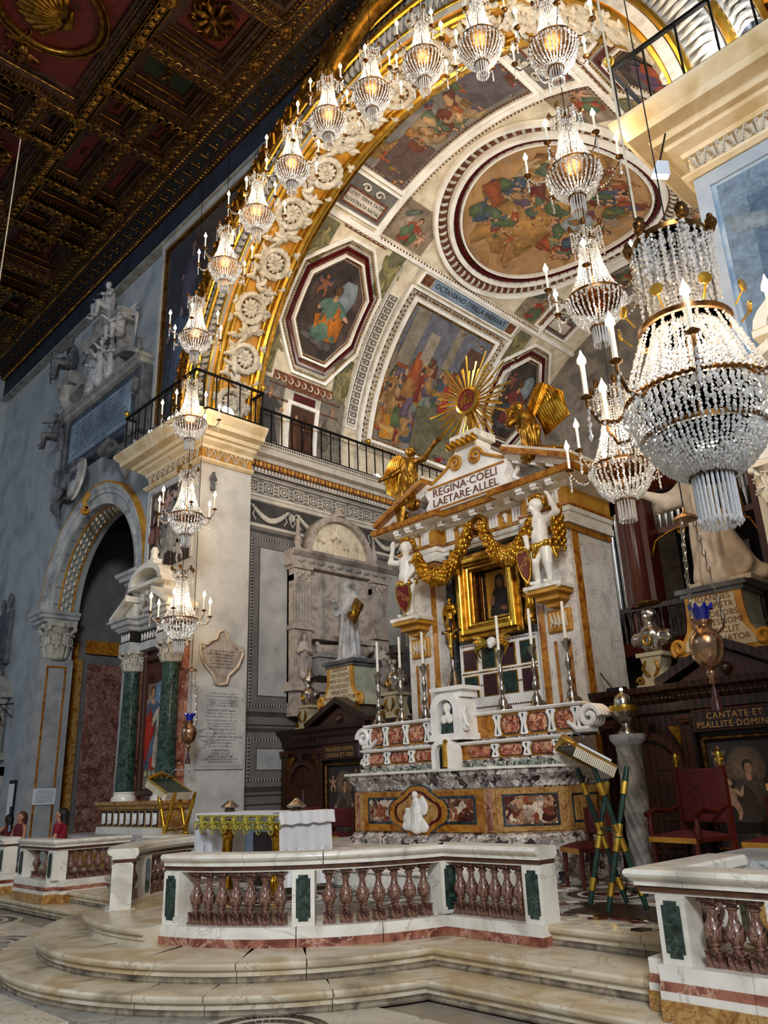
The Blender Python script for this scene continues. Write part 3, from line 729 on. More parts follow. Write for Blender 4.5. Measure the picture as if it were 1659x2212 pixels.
def lobe(side):
    aa = math.atan2(6.68-cy, math.sqrt(Rc**2-(6.68-cy)**2))
    a_in = -PI/2+(.19 if side > 0 else -.36)
    if side > 0:
        arc = [(AX+Rc*math.cos(t), cy+Rc*math.sin(t)) for t in np.linspace(a_in, aa, 28)]
        return arc+[(x, 6.68) for x in np.linspace(arc[-1][0]+.05, -4.78, 6)]
    arc = [(AX+Rc*math.cos(t), cy+Rc*math.sin(t)) for t in np.linspace(-PI-aa, a_in, 28)]
    return [(x, 6.68) for x in np.linspace(-12.32, arc[0][0]-.05, 6)]+arc
CO = [(.075, .175, 'marble_red_band', 'red_course'), (.1, .168, 'marble_white', 'base_course')]
p = lobe(1); at, L, sv = resample(p, .1); Lc = sv[27]
rail('curved marble altar rail with red balusters bulging towards the nave', p, [.11, Lc*.5, Lc-.03, L-.11], .34, CO, 1.17, 'altar rails', (7, 7, 6), (AX+1.6, 5.2, .34), [Lc*.23, Lc*.48, Lc*.74, Lc, Lc+.75])
p = lobe(-1); at, L, sv = resample(p, .1); Ls = sv[5]
rail('curved altar rail beyond the central opening, its bare inner side towards the white altar table', p, [.11, Ls+.03, Ls+(L-Ls)*.5, L-.11], .34, CO, 1.17, 'altar rails', (5, 7, 7), (AX-1.6, 5.2, .34), [Ls, Ls+(L-Ls)*.5])
CO2 = [(.13, .2, 'siena_pale', 'foot_course'), (.05, .185, 'marble_white', 'thin_course'), (.06, .175, 'marble_red_band', 'red_course'), (.1, .168, 'marble_white', 'base_course')]
p = [(-3.22, 7.05), (-3.22, 5.86), (1.4, 5.86)]
rail('marble rail with red balusters cropped by the lower frame edge beside the steps', p, [.11, 1.32, 2.1, 3.05, 4.05, 5.05], .17, CO2, 1.12, 'altar rails', (6, 3, 5, 5, 5), (-3.2, 5.9, .17), [1.19, 1.85, 2.75, 3.75])
p = [(-15.25, 5.86), (-13.88, 5.86), (-13.88, 7.05)]
rail('corner of marble rail in front of the green-columned pier altar', p, [.11, 1.37-.03, 2.45], .17, CO2, 1.12, 'altar rails', (2, 5), (-14, 5.9, .17), [1.37])
p = [(-19.4, 5.86), (-16.0, 5.86)]
rail('marble rail at the frame edge with the visitors behind it', p, [.11, 1.7, 3.3], .17, CO2, 1.12, 'altar rails', (7, 7), (-17, 5.9, .17))
# ------------------------------------------------------------------ triumphal arch: soffit, mouldings, stucco scrolls
RI = 5.7
def ap(r, t, y): return (AX-r*math.cos(t), y, ZC+r*math.sin(t))     # t from 0 (left springing) to pi
arch = sroot('wall_arch', (AX, 9, ZC))
TN = np.linspace(0, PI, 97)
def ring(b, prof, tn=TN):
    "profile of (radius, y) swept round the arch"
    n = len(prof)
    for (r0, y0), (r1, y1) in zip(prof[:-1], prof[1:]): b.ribbon([ap(r0, t, y0) for t in tn], [ap(r1, t, y1) for t in tn])
    return b
def torus(b, r, y, a, tn=TN, n=8): return ring(b, [(r+a*math.cos(2*PI*k/n), y+a*math.sin(2*PI*k/n)) for k in range(n+1)], tn)
ring(MB(), [(RI, 8.5), (RI, 9.82)]).build('soffit', m_['gold_paint'], arch, smooth=60)
ring(MB(), [(RI, 9.82), (RI, 9.9), (6.4, 9.9)]).build('soffit_edge', m_['gold_old'], arch, smooth=30)
for y, a in ((8.62, .075), (8.75, .045), (9.68, .09), (9.53, .04)): torus(MB(), RI-.02, y, a).build('gold_moulding', m_['gold_bright'], arch, smooth=60)
ring(MB(), [(RI, 8.5), (5.86, 8.5), (5.86, 8.7)]).build('white_band', m_['stucco'], arch, smooth=30); torus(MB(), 5.92, 8.53, .06).build('gold_moulding', m_['gold_bright'], arch, smooth=60)
ring(MB(), [(5.9, 8.57), (6.42, 8.55), (6.42, 8.7)]).build('leaf_ground', m_['plaster_grey'], arch, smooth=30)
torus(MB(), 6.5, 8.53, .07).build('gold_moulding', m_['gold_bright'], arch, smooth=60)
ring(MB(), [(6.56, 8.6), (6.86, 8.6)]).build('leaf_ground', m_['plaster_grey'], arch, smooth=30)
torus(MB(), 6.92, 8.56, .05).build('gold_moulding', m_['gold_bright'], arch, smooth=60)
ring(MB(), [(6.95, 8.6), (7.02, 8.5), (7.3, 8.44), (7.38, 8.5), (7.38, 8.9)]).build('gold_band', m_['gold_old'], arch, smooth=30)
# leaves pressed along the bands
def leaves(r0, r1, y, n, m, nm, a=.5):
    b = MB()
    for i in range(n):
        t = PI*(i+.5)/n; w = PI/n*.42
        for sg in (-1, 1):
            A = [ap(r0+(r1-r0)*k/4, t+sg*w*math.sin(PI*k/4)*a, y-.05*math.sin(PI*k/4)) for k in range(5)]; B = [ap(r0+(r1-r0)*k/4, t, y-.02-.04*math.sin(PI*k/4)) for k in range(5)]
            b.ribbon(A, B)
    o = b.build(nm, m, arch); o['kind'] = 'stuff'; return o
leaves(6.0, 6.4, 8.53, 120, m_['stucco'], 'pressed_leaves', 1.); leaves(6.58, 6.85, 8.58, 130, m_['stone_grey'], 'pressed_leaves', 1.)
b = MB()
for i in range(64):                                # curling gold acanthus of the outer band
    t = PI*(i+.5)/64
    b.tube([ap(7.0, t-.02, 8.48), ap(7.12, t+.004, 8.4), ap(7.24, t+.002, 8.4), ap(7.28, t-.014, 8.42), ap(7.2, t-.016, 8.38)], [.045, .04, .035, .03, .02], 5)
    b.tube([ap(7.34, t+.018, 8.46), ap(7.22, t+.02, 8.4), ap(7.1, t+.016, 8.42)], [.03, .035, .02], 5)
b.build('acanthus_band', m_['gold'], arch, smooth=60)['kind'] = 'stuff'
# stucco scroll units, unrolled coordinates (s along the arch, v across)
def mapS(s, v, up): t = s/RI; return ap(RI-up, t, 9.13+v)
def curl(b, s, v, r, turns, a0, w, dirn=1, n=26, up=.05):
    pts, rr = [], []
    for k in range(n+1):
        q = k/n; a = a0+dirn*turns*2*PI*q; rad = r*(1-q)**.75+.02; pts.append(mapS(s+rad*math.cos(a), v+rad*math.sin(a), up+.05*q)); rr.append(w*(1-.65*q))
    b.tube(pts, rr, 6); return pts
def leafl(b, s, v, a, L, w, bend):
    pts, rr = [], []
    for k in range(6):
        q = k/5; aa = a+bend*q; pts.append(mapS(s+L*q*math.cos(aa), v+L*q*math.sin(aa), .03+.07*math.sin(PI*q))); rr.append(w*math.sin(PI*(.12+.86*q))**.8)
    b.tube(pts, rr, 5)
Lsoff = PI*RI; U = 1.12; nU = int(Lsoff/U)
for i in range(nU):
    s = (i+.5)*Lsoff/nU; sg = 1 if i % 2 else -1; vv = .1*sg; b = MB()
    rad = .36; a0 = (PI*.5 if sg < 0 else -PI*.5)
    curl(b, s, vv, rad, 1.1, a0+PI, .062, sg)
    pts = [mapS(s-.75+1.5*q, vv-sg*(.36*math.cos((q-.5)*PI*1.2)), .05) for q in np.linspace(0, 1, 12)]; b.tube(pts, [.05]*12, 6)
    for k in range(16):
        a = 2*PI*k/16; leafl(b, s+rad*.86*math.cos(a), vv+rad*.86*math.sin(a), a+sg*1.1, .3, .075, sg*1.2)
    for k in range(7):
        leafl(b, s-.55+.24*k, vv-sg*.32, (-sg)*PI/2*.2+(2.6 if k % 2 else -.3), .3, .06, -1.1*sg)
        leafl(b, s-.62+.2*k, vv-sg*.3*math.cos((k/6-.5)*PI*1.1), (-sg)*PI/2+.9*(k/6-.5)+(.5 if k % 2 else -.5), .3, .07, .9*sg)
    b.build('stucco_scroll', m_['stucco'], arch, smooth=60)
    b = MB()
    for k in range(10): q = (k+.5)/10; leafl(b, s-.56+1.12*q, vv+(.42 if k % 2 else -.42)*1.0, (PI/2 if k % 2 else -PI/2)+(.7 if k % 4 < 2 else -.7), .17, .05, 1.4 if k % 4 < 2 else -1.4)
    b.build('stucco_sprays', m_['stucco'], arch, smooth=60)['kind'] = 'stuff'
    b = MB()                                        # the flower in the eye of the scroll
    for rr, npt, w in ((.22, 11, .055), (.12, 8, .04)):
        for k in range(npt):
            a = 2*PI*k/npt; leafl(b, s+.03*math.cos(a), vv+.03*math.sin(a), a, rr, w, .25)
    b.sph(mapS(s, vv, .1), .045, 8, 5); b.build('stucco_flower', m_['stucco'], arch, smooth=60)

# ------------------------------------------------------------------ vault decoration
def vgrid(name, th0, th1, y0, y1, m, lift=.01, par=None, n=None, label=None):
    n = n or max(2, int(abs(th1-th0)/3)); b = MB()
    b.ribbon([vp(th0+(th1-th0)*i/n, y0, lift) for i in range(n+1)], [vp(th0+(th1-th0)*i/n, y1, lift) for i in range(n+1)])
    return b.build(name, m, par or vault, smooth=60)
def vpath(b, pts, w, h, sub=6, lift=0.):
    "a moulding of width w and height h along unrolled points (theta, y)"
    k = RV*PI/180; q = []
    for (t0, y0), (t1, y1) in zip(pts[:-1], pts[1:]):
        m = max(1, int(math.hypot((t1-t0)*k, y1-y0)/.35)); q += [(t0+(t1-t0)*i/m, y0+(y1-y0)*i/m) for i in range(m)]
    q.append(pts[-1]); closed = abs(pts[0][0]-pts[-1][0]) < 1e-6 and abs(pts[0][1]-pts[-1][1]) < 1e-6
    n = len(q); A, B, C2, D = [], [], [], []
    for i, (t, y) in enumerate(q):
        a = q[i-1] if i else (q[-2] if closed else q[0]); c = q[i+1] if i < n-1 else (q[1] if closed else q[-1])
        d0 = np.array(((t-a[0])*k, y-a[1])); d1 = np.array(((c[0]-t)*k, c[1]-y)); d0 = d0/(np.linalg.norm(d0)+1e-9); d1 = d1/(np.linalg.norm(d1)+1e-9)
        if np.linalg.norm(d0) < .5: d0 = d1
        if np.linalg.norm(d1) < .5: d1 = d0
        nn = np.array((-d0[1]-d1[1], d0[0]+d1[0])); nn = nn/max(np.linalg.norm(nn), 1e-6); cc = max(.5, abs(nn[0]*-d0[1]+nn[1]*d0[0])); nn = nn*w/2/cc
        A.append(vp(t-nn[0]/k, y-nn[1], lift)); D.append(vp(t+nn[0]/k, y+nn[1], lift)); B.append(vp(t-nn[0]/k*.7, y-nn[1]*.7, lift+h)); C2.append(vp(t+nn[0]/k*.7, y+nn[1]*.7, lift+h))
    b.ribbon(A, B); b.ribbon(B, C2); b.ribbon(C2, D); return b
def vbeads(b, pts, step, r, lift=.03, el=1.):
    k = RV*PI/180; carry = 0
    for (t0, y0), (t1, y1) in zip(pts[:-1], pts[1:]):
        L = math.hypot((t1-t0)*k, y1-y0); m = max(1, int(L/step))
        for i in range(m): q = (i+.5)/m; b.sph(vp(t0+(t1-t0)*q, y0+(y1-y0)*q, lift), r, 6, 4)
    return b
def rect4(t0, t1, y0, y1): return [(t0, y0), (t1, y0), (t1, y1), (t0, y1), (t0, y0)]
DEG = 180/PI/RV
def octagon(tc, yc, ht, hy, ct=.42):
    return [(tc-ht, yc-hy*ct), (tc-ht*ct, yc-hy), (tc+ht*ct*1.1, yc-hy), (tc+ht, yc-hy*.3), (tc+ht, yc+hy*.3), (tc+ht*ct*1.1, yc+hy), (tc-ht*ct, yc+hy), (tc-ht, yc+hy*ct), (tc-ht, yc-hy*ct)]
def vfn(th_c, y_c, flip=1):
    "local metres (u along +y, v upwards along the curve) to the vault"
    return lambda u, v, l: vp(th_c+v*DEG*flip, y_c+u, l)
def vpoly(pts, c, l):
    q = []
    for a, e in zip(pts[:-1], pts[1:]): q += [(a[0]+(e[0]-a[0])*i/5, a[1]+(e[1]-a[1])*i/5) for i in range(5)]
    q.append(pts[-1]); b = MB()
    for k in range(5): b.ribbon([vp(c[0]+(p[0]-c[0])*max(k/5, .002), c[1]+(p[1]-c[1])*max(k/5, .002), l) for p in q], [vp(c[0]+(p[0]-c[0])*(k+1)/5, c[1]+(p[1]-c[1])*(k+1)/5, l) for p in q])
    return b
def do_octagon(tc, yc, seed, robe, cloak, name):
    for ht, hy, m, l in ((17.6, 1.27, 'stucco', .01), (15.6, 1.1, 'ornament_brown', .02), (12.6, .86, 'stucco', .025)):
        vpoly(octagon(tc, yc, ht, hy), (tc, yc), l).build('octagon_ground', m_[m], vault, smooth=60)
    b = MB(); vpath(b, octagon(tc, yc, 17.6, 1.27), .09, .07, lift=.01); b.build('octagon_moulding', m_['marble_bright'], vault)
    b = MB(); vpath(b, octagon(tc, yc, 13.4, .93), .07, .1, lift=.02); b.build('octagon_moulding', m_['marble_bright'], vault)
    b = MB(); vpath(b, octagon(tc, yc, 15.1, 1.06), .1, .05, lift=.02); b.build('octagon_moulding', m_['marble_red_dark'], vault)
    b = MB(); vbeads(b, octagon(tc, yc, 16.7, 1.19), .075, .026, .06); vbeads(b, octagon(tc, yc, 12.5, .86), .07, .02, .06); b.build('beading', m_['gold_old'], vault)['kind'] = 'stuff'
    vpoly(octagon(tc, yc, 12.2, .83), (tc, yc), .04).build('octagon_fresco', m_['fresco_dark'], vault, smooth=60)
    P = Paint(lambda u, v, l: vp(tc+v*DEG, yc+u, l+.05))
    P.oval(.3, .45, .3, .45, '#8fa0ad', wob=.2); P.cloud(-.05, -.75, .8, '#5d5a5e', 9)
    P.putto(-.45, .25, .55, '#8a5a40', wing='#39455c')
    P.figure(.02, -.8, 1.9, robe, cloak, '#c79a78', '#6b4a2a', sit=True, arms=((-.2, .5), (.3, .48)))
    P.limb((.1, -.35), (.3, -.7), .2, .1, cloak); P.rect(.2, .48, .0, .14, '#d9cdb0')
    P.build('painted_saint', m_['paint'], vault)
do_octagon(38, 11.32, 1, '#5d7f74', '#c4761f', 'octagon'); do_octagon(38, 19.0, 2, '#7a3a33', '#3f5a6b', 'octagon')
do_octagon(142, 11.32, 3, '#6b4a72', '#b0542a', 'octagon'); do_octagon(142, 19.0, 4, '#5d6f4a', '#8a3a2a', 'octagon')
for sd in (1, -1):
    T = (lambda t: t) if sd > 0 else (lambda t: 180-t)
    # big history fresco between curved ribs
    vgrid('history_ground', T(8), T(53), 13.2, 17.65, m_['stucco'], .012); vgrid('history_fresco', T(11), T(50), 13.72, 17.12, m_['fresco_grey'], .03)
    b = MB(); vpath(b, rect4(T(10.5), T(50.5), 13.66, 17.18), .12, .08, lift=.02); b.build('history_moulding', m_['marble_bright'], vault)
    b = MB(); vbeads(b, rect4(T(11.3), T(49.7), 13.76, 17.08), .075, .028, .06); vbeads(b, rect4(T(9.4), T(51.8), 13.52, 17.32), .12, .03, .05); b.build('beading', m_['gold_old'], vault)['kind'] = 'stuff'
    b = MB(); vpath(b, rect4(T(8), T(53), 13.3, 17.56), .07, .09, lift=.02); b.build('history_moulding', m_['marble_bright'], vault)
    b = MB()
    for (y, st) in ((13.42, 1), (17.44, 1)):
        for i in range(26): b.sph(vp(T(9.5+i*1.65), y, .03), .035, 6, 4)
    for i in range(22): b.sph(vp(T(51.9), 13.6+i*.165, .03), .035, 6, 4)
    b.build('studs', m_['ornament_brown'], vault)['kind'] = 'stuff'
    P = Paint((lambda u, v, l: vp(T(11+v*DEG), 15.4+u*sd, l+.035)))
    P.rect(-1.66, 1.66, 2.6, 4.0, '#6d7180'); P.rect(-1.5, -1.0, 2.2, 4.0, '#8a8478'); P.rect(-.7, -.3, 2.4, 3.9, '#9a9286'); P.rect(.9, 1.6, 2.3, 3.9, '#5d4438'); P.rect(.2, .5, 2.6, 4., '#8a8176')
    P.rect(-.2, 1.6, .1, 1.5, '#6b6a55'); [P.rect(-.1, 1.6, .2+.16*i, .26+.16*i, '#4f4f40') for i in range(8)]
    P.oval(-1.0, 1.9, .35, .45, '#cbb492', wob=.4)
    crowd(P, -1.4, 1.4, 1.5, 2.9, 30, 1.0); P.figure(-.1, 1.3, 1.15, '#7d9a94', '#c98a3f'); crowd(P, -1.5, 0, .1, 1.6, 20, 1.0); P.figure(-1.2, .15, 1.2, '#c98a2a', '#d9b06a', sit=True); P.figure(1.15, .05, 1.2, '#b02a3a', '#9aa0b0', sit=True); P.figure(.8, 1.5, 1.0, '#a8392f')
    P.build('painted_crowd', m_['paint'], vault)
    # greek key ribs beside it
    for yk in (12.78, 17.86):
        vgrid('key_ground', T(12), T(48.5), yk, yk+.36, m_['paint_light'], .02); b = MB()
        for i in range(20):
            t0 = T(13+i*1.78); d = sd*1.5
            y0, y1 = yk+.05, yk+.31
            vpath(b, [(t0, y0), (t0+d, y0), (t0+d, y1), (t0+.35*d, y1), (t0+.35*d, y0+.09), (t0+.7*d, y0+.09), (t0+.7*d, y1-.09)], .028, .012, lift=.02)
        b.build('greek_key', m_['paint_dark'], vault)['kind'] = 'stuff'
        b = MB(); vpath(b, rect4(T(12), T(48.5), yk, yk+.36), .04, .05); b.build('key_moulding', m_['marble_bright'], vault)
    # inscription strip
    vgrid('inscription_strip', T(54.4), T(57.4), 13.9, 17.1, m_['slate_light'], .03); b = MB(); vpath(b, rect4(T(54.1), T(57.7), 13.45, 17.5), .06, .06); b.build('strip_moulding', m_['marble_bright'], vault)
    for y0, y1 in ((13.5, 13.85), (17.15, 17.45)): vgrid('strip_end', T(54.6), T(57.2), y0, y1, m_['ornament_brown'], .035)
    # small inscription panels beside the crown fresco, winged figures round the octagons
    for yp in (10.0, 18.1):
        vgrid('tablet_ground', T(61), T(69), yp, yp+1.4, m_['paint_grey'], .012); vgrid('tablet', T(62.2), T(65.6), yp+.15, yp+1.25, m_['paint_light'], .03)
        b = MB(); vpath(b, rect4(T(62), T(65.8), yp+.12, yp+1.28), .06, .05); b.build('tablet_moulding', m_['ornament_brown'], vault)
        b = MB()
        for q in (0, 1):
            pts = [vp(T(67.3+1.0*math.sin(a)*(1-a/9)), yp+.5+.4*q+.14*math.cos(a)*(1-a/9)*(1 if q else -1), .06) for a in np.linspace(0, 7, 18)]; b.tube(pts, .03, 5)
        b.build('stucco_volute', m_['stucco'], vault, smooth=60)
        b = MB(); vpath(b, rect4(T(60.6), T(69.4), yp-.06, yp+1.46), .08, .06); b.build('tablet_moulding', m_['marble_bright'], vault)
    for (t, y, w) in ((51.5, 10.1, .9), (52, 12.45, .6), (24, 10.02, .5), (23, 12.4, .6), (51.5, 18.0, .7), (23, 18.2, .6)):
        P = Paint(lambda u, v, l: vp(T(t+v*DEG), y+u*sd, l+.01)); P.rect(-.42*w, .42*w, -.6, .6, '#6f6f55', 2, 4); P.figure(0, -.5, .95, '#9a9468', '#7d7a50', '#b0a070', '#7a7048', lean=.2); P.oval(-.2, .2, .1, .3, '#8a865c', .5); P.build('painted_victory', m_['paint'], vault)
    for (t0, t1, y0, y1) in ((30, 46, 12.52, 12.72), (57.2, 59.4, 10.6, 12.0), (16.5, 19.5, 10.3, 12.2)):
        vgrid('grotesque_panel', T(t0), T(t1), y0, y1, m_['ornament_brown'], .014); b = MB()
        for i in range(9):
            q = (i+.5)/9; tt, yy = t0+(t1-t0)*q, y0+(y1-y0)*q
            if t1-t0 > 10: yy = (y0+y1)/2
            else: tt = (t0+t1)/2
            b.tube([vp(T(tt+.7*math.cos(a)), yy+.07*math.sin(a), .03) for a in np.linspace(0, 4.6, 7)], [.022, .02, .018, .016, .014, .012, .01], 5)
        b.build('grotesque_scrolls', m_['stucco_warm'], vault, smooth=60)['kind'] = 'stuff'
    # lowest zone: painted monks and a painted doorway
    for (y, c1, c2) in ((10.3, '#3f3f42', None), (12.3, '#8a857c', '#6d675d')):
        P = Paint(lambda u, v, l: vp(T(.5+v*DEG), y+u*sd, l+.012)); P.rect(-.42, .42, 0, 1.75, '#77736e', 2, 5); P.figure(0, .1, 1.5, c1, c2, '#b08c70', '#8a8078'); P.build('painted_friar', m_['paint'], vault)
    vgrid('painted_door', T(1), T(12.5), 10.95, 11.75, m_['wood_door'], .02); b = MB(); vpath(b, [(T(.5), 10.9), (T(13), 10.9), (T(13), 11.8), (T(.5), 11.8)], .13, .07); b.build('doorway_moulding', m_['marble_bright'], vault)
    P = Paint(lambda u, v, l: vp(T(1+v*DEG), 11.35+u*sd, l+.03)); P.figure(-.2, .05, .95, '#5a3a22', None, '#b08c70'); P.rect(.1, .34, .1, .5, '#4a2a18'); P.rect(.1, .34, .6, 1.05, '#4a2a18'); P.build('painted_friar', m_['paint'], vault)
    vgrid('name_plate', T(13.6), T(15.6), 11.0, 11.7, m_['marble_red_dark'], .03); vgrid('painted_frieze', T(12.8), T(16.2), 10.2, 12.5, m_['stucco'], .01)
    b = MB(); vbeads(b, [(T(12.9), 10.2), (T(12.9), 12.5)], .08, .03); vbeads(b, [(T(16.3), 10.2), (T(16.3), 12.5)], .08, .03); b.build('beading', m_['ornament_brown'], vault)['kind'] = 'stuff'
    for y in (12.72, 13.25, 17.6, 18.3): b = MB(); vpath(b, [(T(0), y), (T(60), y)], .07, .05); b.build('vault_rib', m_['stucco'], vault)
    b = MB(); vpath(b, [(T(58.6), 9.9), (T(58.6), YB)], .16, .08); b.build('vault_rib', m_['marble_bright'], vault); b = MB(); vbeads(b, [(T(59.2), 11.6), (T(59.2), 18.3)], .11, .03, .07); b.build('beading', m_['ornament_brown'], vault)['kind'] = 'stuff'
    # angels in the corners round the central circle
    for yy in (12.25, 17.65):
        P = Paint(lambda u, v, l: vp(T(65.5+v*DEG), yy+u*sd, l+.012)); P.rect(-.62, .75, -.55, .55, '#8d7f6d', 3, 3); P.cloud(.1, -.1, .9, '#a8988a', 6); P.figure(-.05, -.5, 1.05, '#a04a2f', '#5f7a5a', sit=True, lean=.2); P.putto(.42, -.45, .45); P.oval(-.25, .3, .25, .08, '#5d6b62', .6); P.build('painted_angel', m_['paint'], vault)
# crown frescoes and the central roundel
for yc in (10.62, 19.2):
    vgrid('crown_fresco', 71, 109, yc-.72, yc+.72, m_['fresco_grey'], .02, n=16); b = MB(); vpath(b, rect4(70.6, 109.4, yc-.76, yc+.76), .1, .07); b.build('crown_moulding', m_['marble_bright'], vault)
    b = MB(); vbeads(b, rect4(71.6, 108.4, yc-.66, yc+.66), .09, .026, .05); b.build('beading', m_['ornament_brown'], vault)['kind'] = 'stuff'
    P = Paint(lambda u, v, l: vp(90-u*DEG, yc+v, l+.025)); P.rect(-1.9, -.6, -.6, .5, '#5d5862'); P.rect(.7, 1.9, -.3, .6, '#5a4a48'); P.cloud(0, .1, 1.4, '#a8926f', 9)
    for i in range(34): c = rng.choice(len(CROWD), 2); P.figure(rng.uniform(-1.8, 1.8), rng.uniform(-.65, .05), rng.uniform(.45, .75), CROWD[c[0]], CROWD[c[1]], lean=rng.uniform(-.6, .6), sit=rng.random() > .5)
    P.figure(-1.5, -.55, .75, '#b5b09a', '#b0402a', sit=True); P.build('painted_scene', m_['paint'], vault)
for y in (11.5, 18.35): b = MB(); vpath(b, [(58.6, y), (121.4, y)], .16, .08); b.build('vault_rib', m_['marble_bright'], vault); b = MB(); vbeads(b, [(60, y+.13), (120, y+.13)], .1, .025, .06); b.build('beading', m_['ornament_brown'], vault)['kind'] = 'stuff'
YCc = 14.93
def circ(r, n=72): return [(90+r*math.cos(2*PI*i/n)*DEG, YCc+r*math.sin(2*PI*i/n)) for i in range(n+1)]
def vdisc(r0, r1, m, lift, nm):
    b = MB(); b.ribbon([vp(*p, lift) for p in circ(max(r0, .01))], [vp(*p, lift) for p in circ(r1)]); return b.build(nm, m, vault, smooth=60)
vdisc(2.38, 3.12, m_['ornament_brown'], .02, 'roundel_ground')
for k in range(6): vdisc(2.4*k/6, 2.4*(k+1)/6, m_['fresco_gold'], .03, 'roundel_fresco')
for r, w, h, m in ((3.12, .14, .12, 'marble_bright'), (2.72, .16, .14, 'marble_bright'), (2.58, .1, .1, 'marble_red_dark'), (2.45, .07, .12, 'marble_bright')):
    b = MB(); vpath(b, circ(r), w, h, lift=.01); b.build('roundel_moulding', m_[m], vault, smooth=40)
b = MB(); n = 84
for i in range(n):
    a = 2*PI*i/n; ca, sa = math.cos(a), math.sin(a)
    b.tube([vp(90+r*ca*DEG, YCc+r*sa, l) for r, l in ((2.84, .03), (2.9, .07), (2.99, .075), (3.03, .03))], [.025, .04, .04, .025], 6)
b.build('egg_ornament', m_['stucco'], vault, smooth=60)['kind'] = 'stuff'
b = MB(); vbeads(b, circ(2.51, 72), .16, .022, .08); vbeads(b, circ(2.66, 72), .28, .024, .1); b.build('beading', m_['ornament_brown'], vault)['kind'] = 'stuff'
P = Paint(lambda u, v, l: vp(90-u*DEG, YCc+v, l+.035))
P.oval(-.5, -1.2, .7, .55, '#c9b08a', wob=.4); P.cloud(0, -.3, 3., '#b98d4f', 16)
for i in range(90):
    a, r = rng.uniform(0, 2*PI), 2.0*math.sqrt(rng.random()); c = rng.choice(len(CROWD), 2)
    (P.figure(r*math.cos(a)*.9, r*math.sin(a)*.9-.3, rng.uniform(.7, 1.15), CROWD[c[0]], CROWD[c[1]], lean=rng.uniform(-.9, .9), sit=rng.random() > .4) if i % 4 else P.putto(r*math.cos(a)*.9, r*math.sin(a)*.9-.2, rng.uniform(.4, .55), lean=rng.uniform(-.6, .6)))
P.figure(.15, -.75, 1.6, '#a9b4c0', '#8a2f26', sit=True, arms=((-.35, .8), (.35, .75))); P.figure(-.1, .6, 1.5, '#9ab08a', '#a9b4c0', sit=True); P.figure(.9, .7, 1.3, '#a8552f', '#8a9a72'); P.figure(-1.2, -.9, 1.1, '#b03a26', '#7d9a86', sit=True); P.figure(1.1, -.6, 1.15, '#7d9a72', '#c9a24a', lean=-.3)
P.build('painted_assembly', m_['paint'], vault)
# arch lettering of the vault
def vletters(s, t, y, size, sd=1):
    me = text_mesh(s, size, m_['ink'], .001)
    for v in me.vertices:
        x, z = v.co.x, v.co.y; v.co = vp(t+z*DEG, y+x, .04)
    obj('lettering', me, vault)
vletters('OCTAVIANO SYBILLA INSINVAT', 55.9, 15.5, .21); vletters('LETET TERRA TATER', 64.7, 10.72, .12); vletters('ILLVSTRATA NATALI', 63.1, 10.72, .12)
# ------------------------------------------------------------------ coffered ceiling
ceil = sroot('ceiling', (-12, 3, 17.3)); Z0, Z1 = 17.3, 17.95
MB().box(-29.9, 7, -6, 9.4, Z1, Z1+.2).build('ceiling_boards', m_['wood_ceiling'], ceil)
XS = [-3.2, -5.6, -7.9, -10.25, -12.58, -14.2, -15.55, -16.85, -18.05, -19.1, -20.2, -21.25, -22.4, -23.6, -25., -26.5, -28., -29.4]
YS = [7.65, 6.6, 5.42, 4.5, 3.2, 2.0, .8, -.6]
cof = [(-12.58, -10.25, 5.42, 7.65, 'flower'), (-14.2, -12.58, 5.42, 7.65, 'cherub'), (-15.55, -11.3, 2.0, 5.42, 'shell'), (-10.25, -7.9, 5.42, 7.65, 'plain'),
       (-15.55, -14.2, 6.6, 7.65, 'leaf'), (-15.55, -14.2, 5.42, 6.6, 'leaf'), (-16.85, -15.55, 4.5, 5.42, 'small'), (-18.05, -15.55, 5.42, 6.6, 'leaf'), (-18.05, -15.55, 6.6, 7.65, 'leaf'),
       (-19.1, -18.05, 5.42, 7.65, 'plain'), (-20.2, -19.1, 6.6, 7.65, 'small'), (-20.2, -16.85, 3.2, 5.42, 'flower'), (-20.2, -19.1, 5.42, 6.6, 'small'),
       (-22.4, -20.2, 5.42, 7.65, 'flower'), (-23.6, -22.4, 5.42, 7.65, 'cherub'), (-25., -23.6, 6.6, 7.65, 'small'), (-25., -23.6, 5.42, 6.6, 'small'), (-28., -25., 5.42, 7.65, 'flower'), (-29.4, -28., 5.42, 7.65, 'plain'),
       (-22.4, -20.2, 3.2, 5.42, 'plain'), (-25., -22.4, 3.2, 5.42, 'shell'), (-28., -25., 3.2, 5.42, 'plain'), (-11.3, -7.9, 3.2, 5.42, 'plain'), (-7.9, -5.6, 5.42, 7.65, 'plain'), (-5.6, -3.2, 5.42, 7.65, 'plain'),
       (-16.85, -15.55, 2., 4.5, 'plain'), (-20.2, -16.85, .8, 3.2, 'cherub'), (-24, -20.2, .8, 3.2, 'plain')]
HB = .15
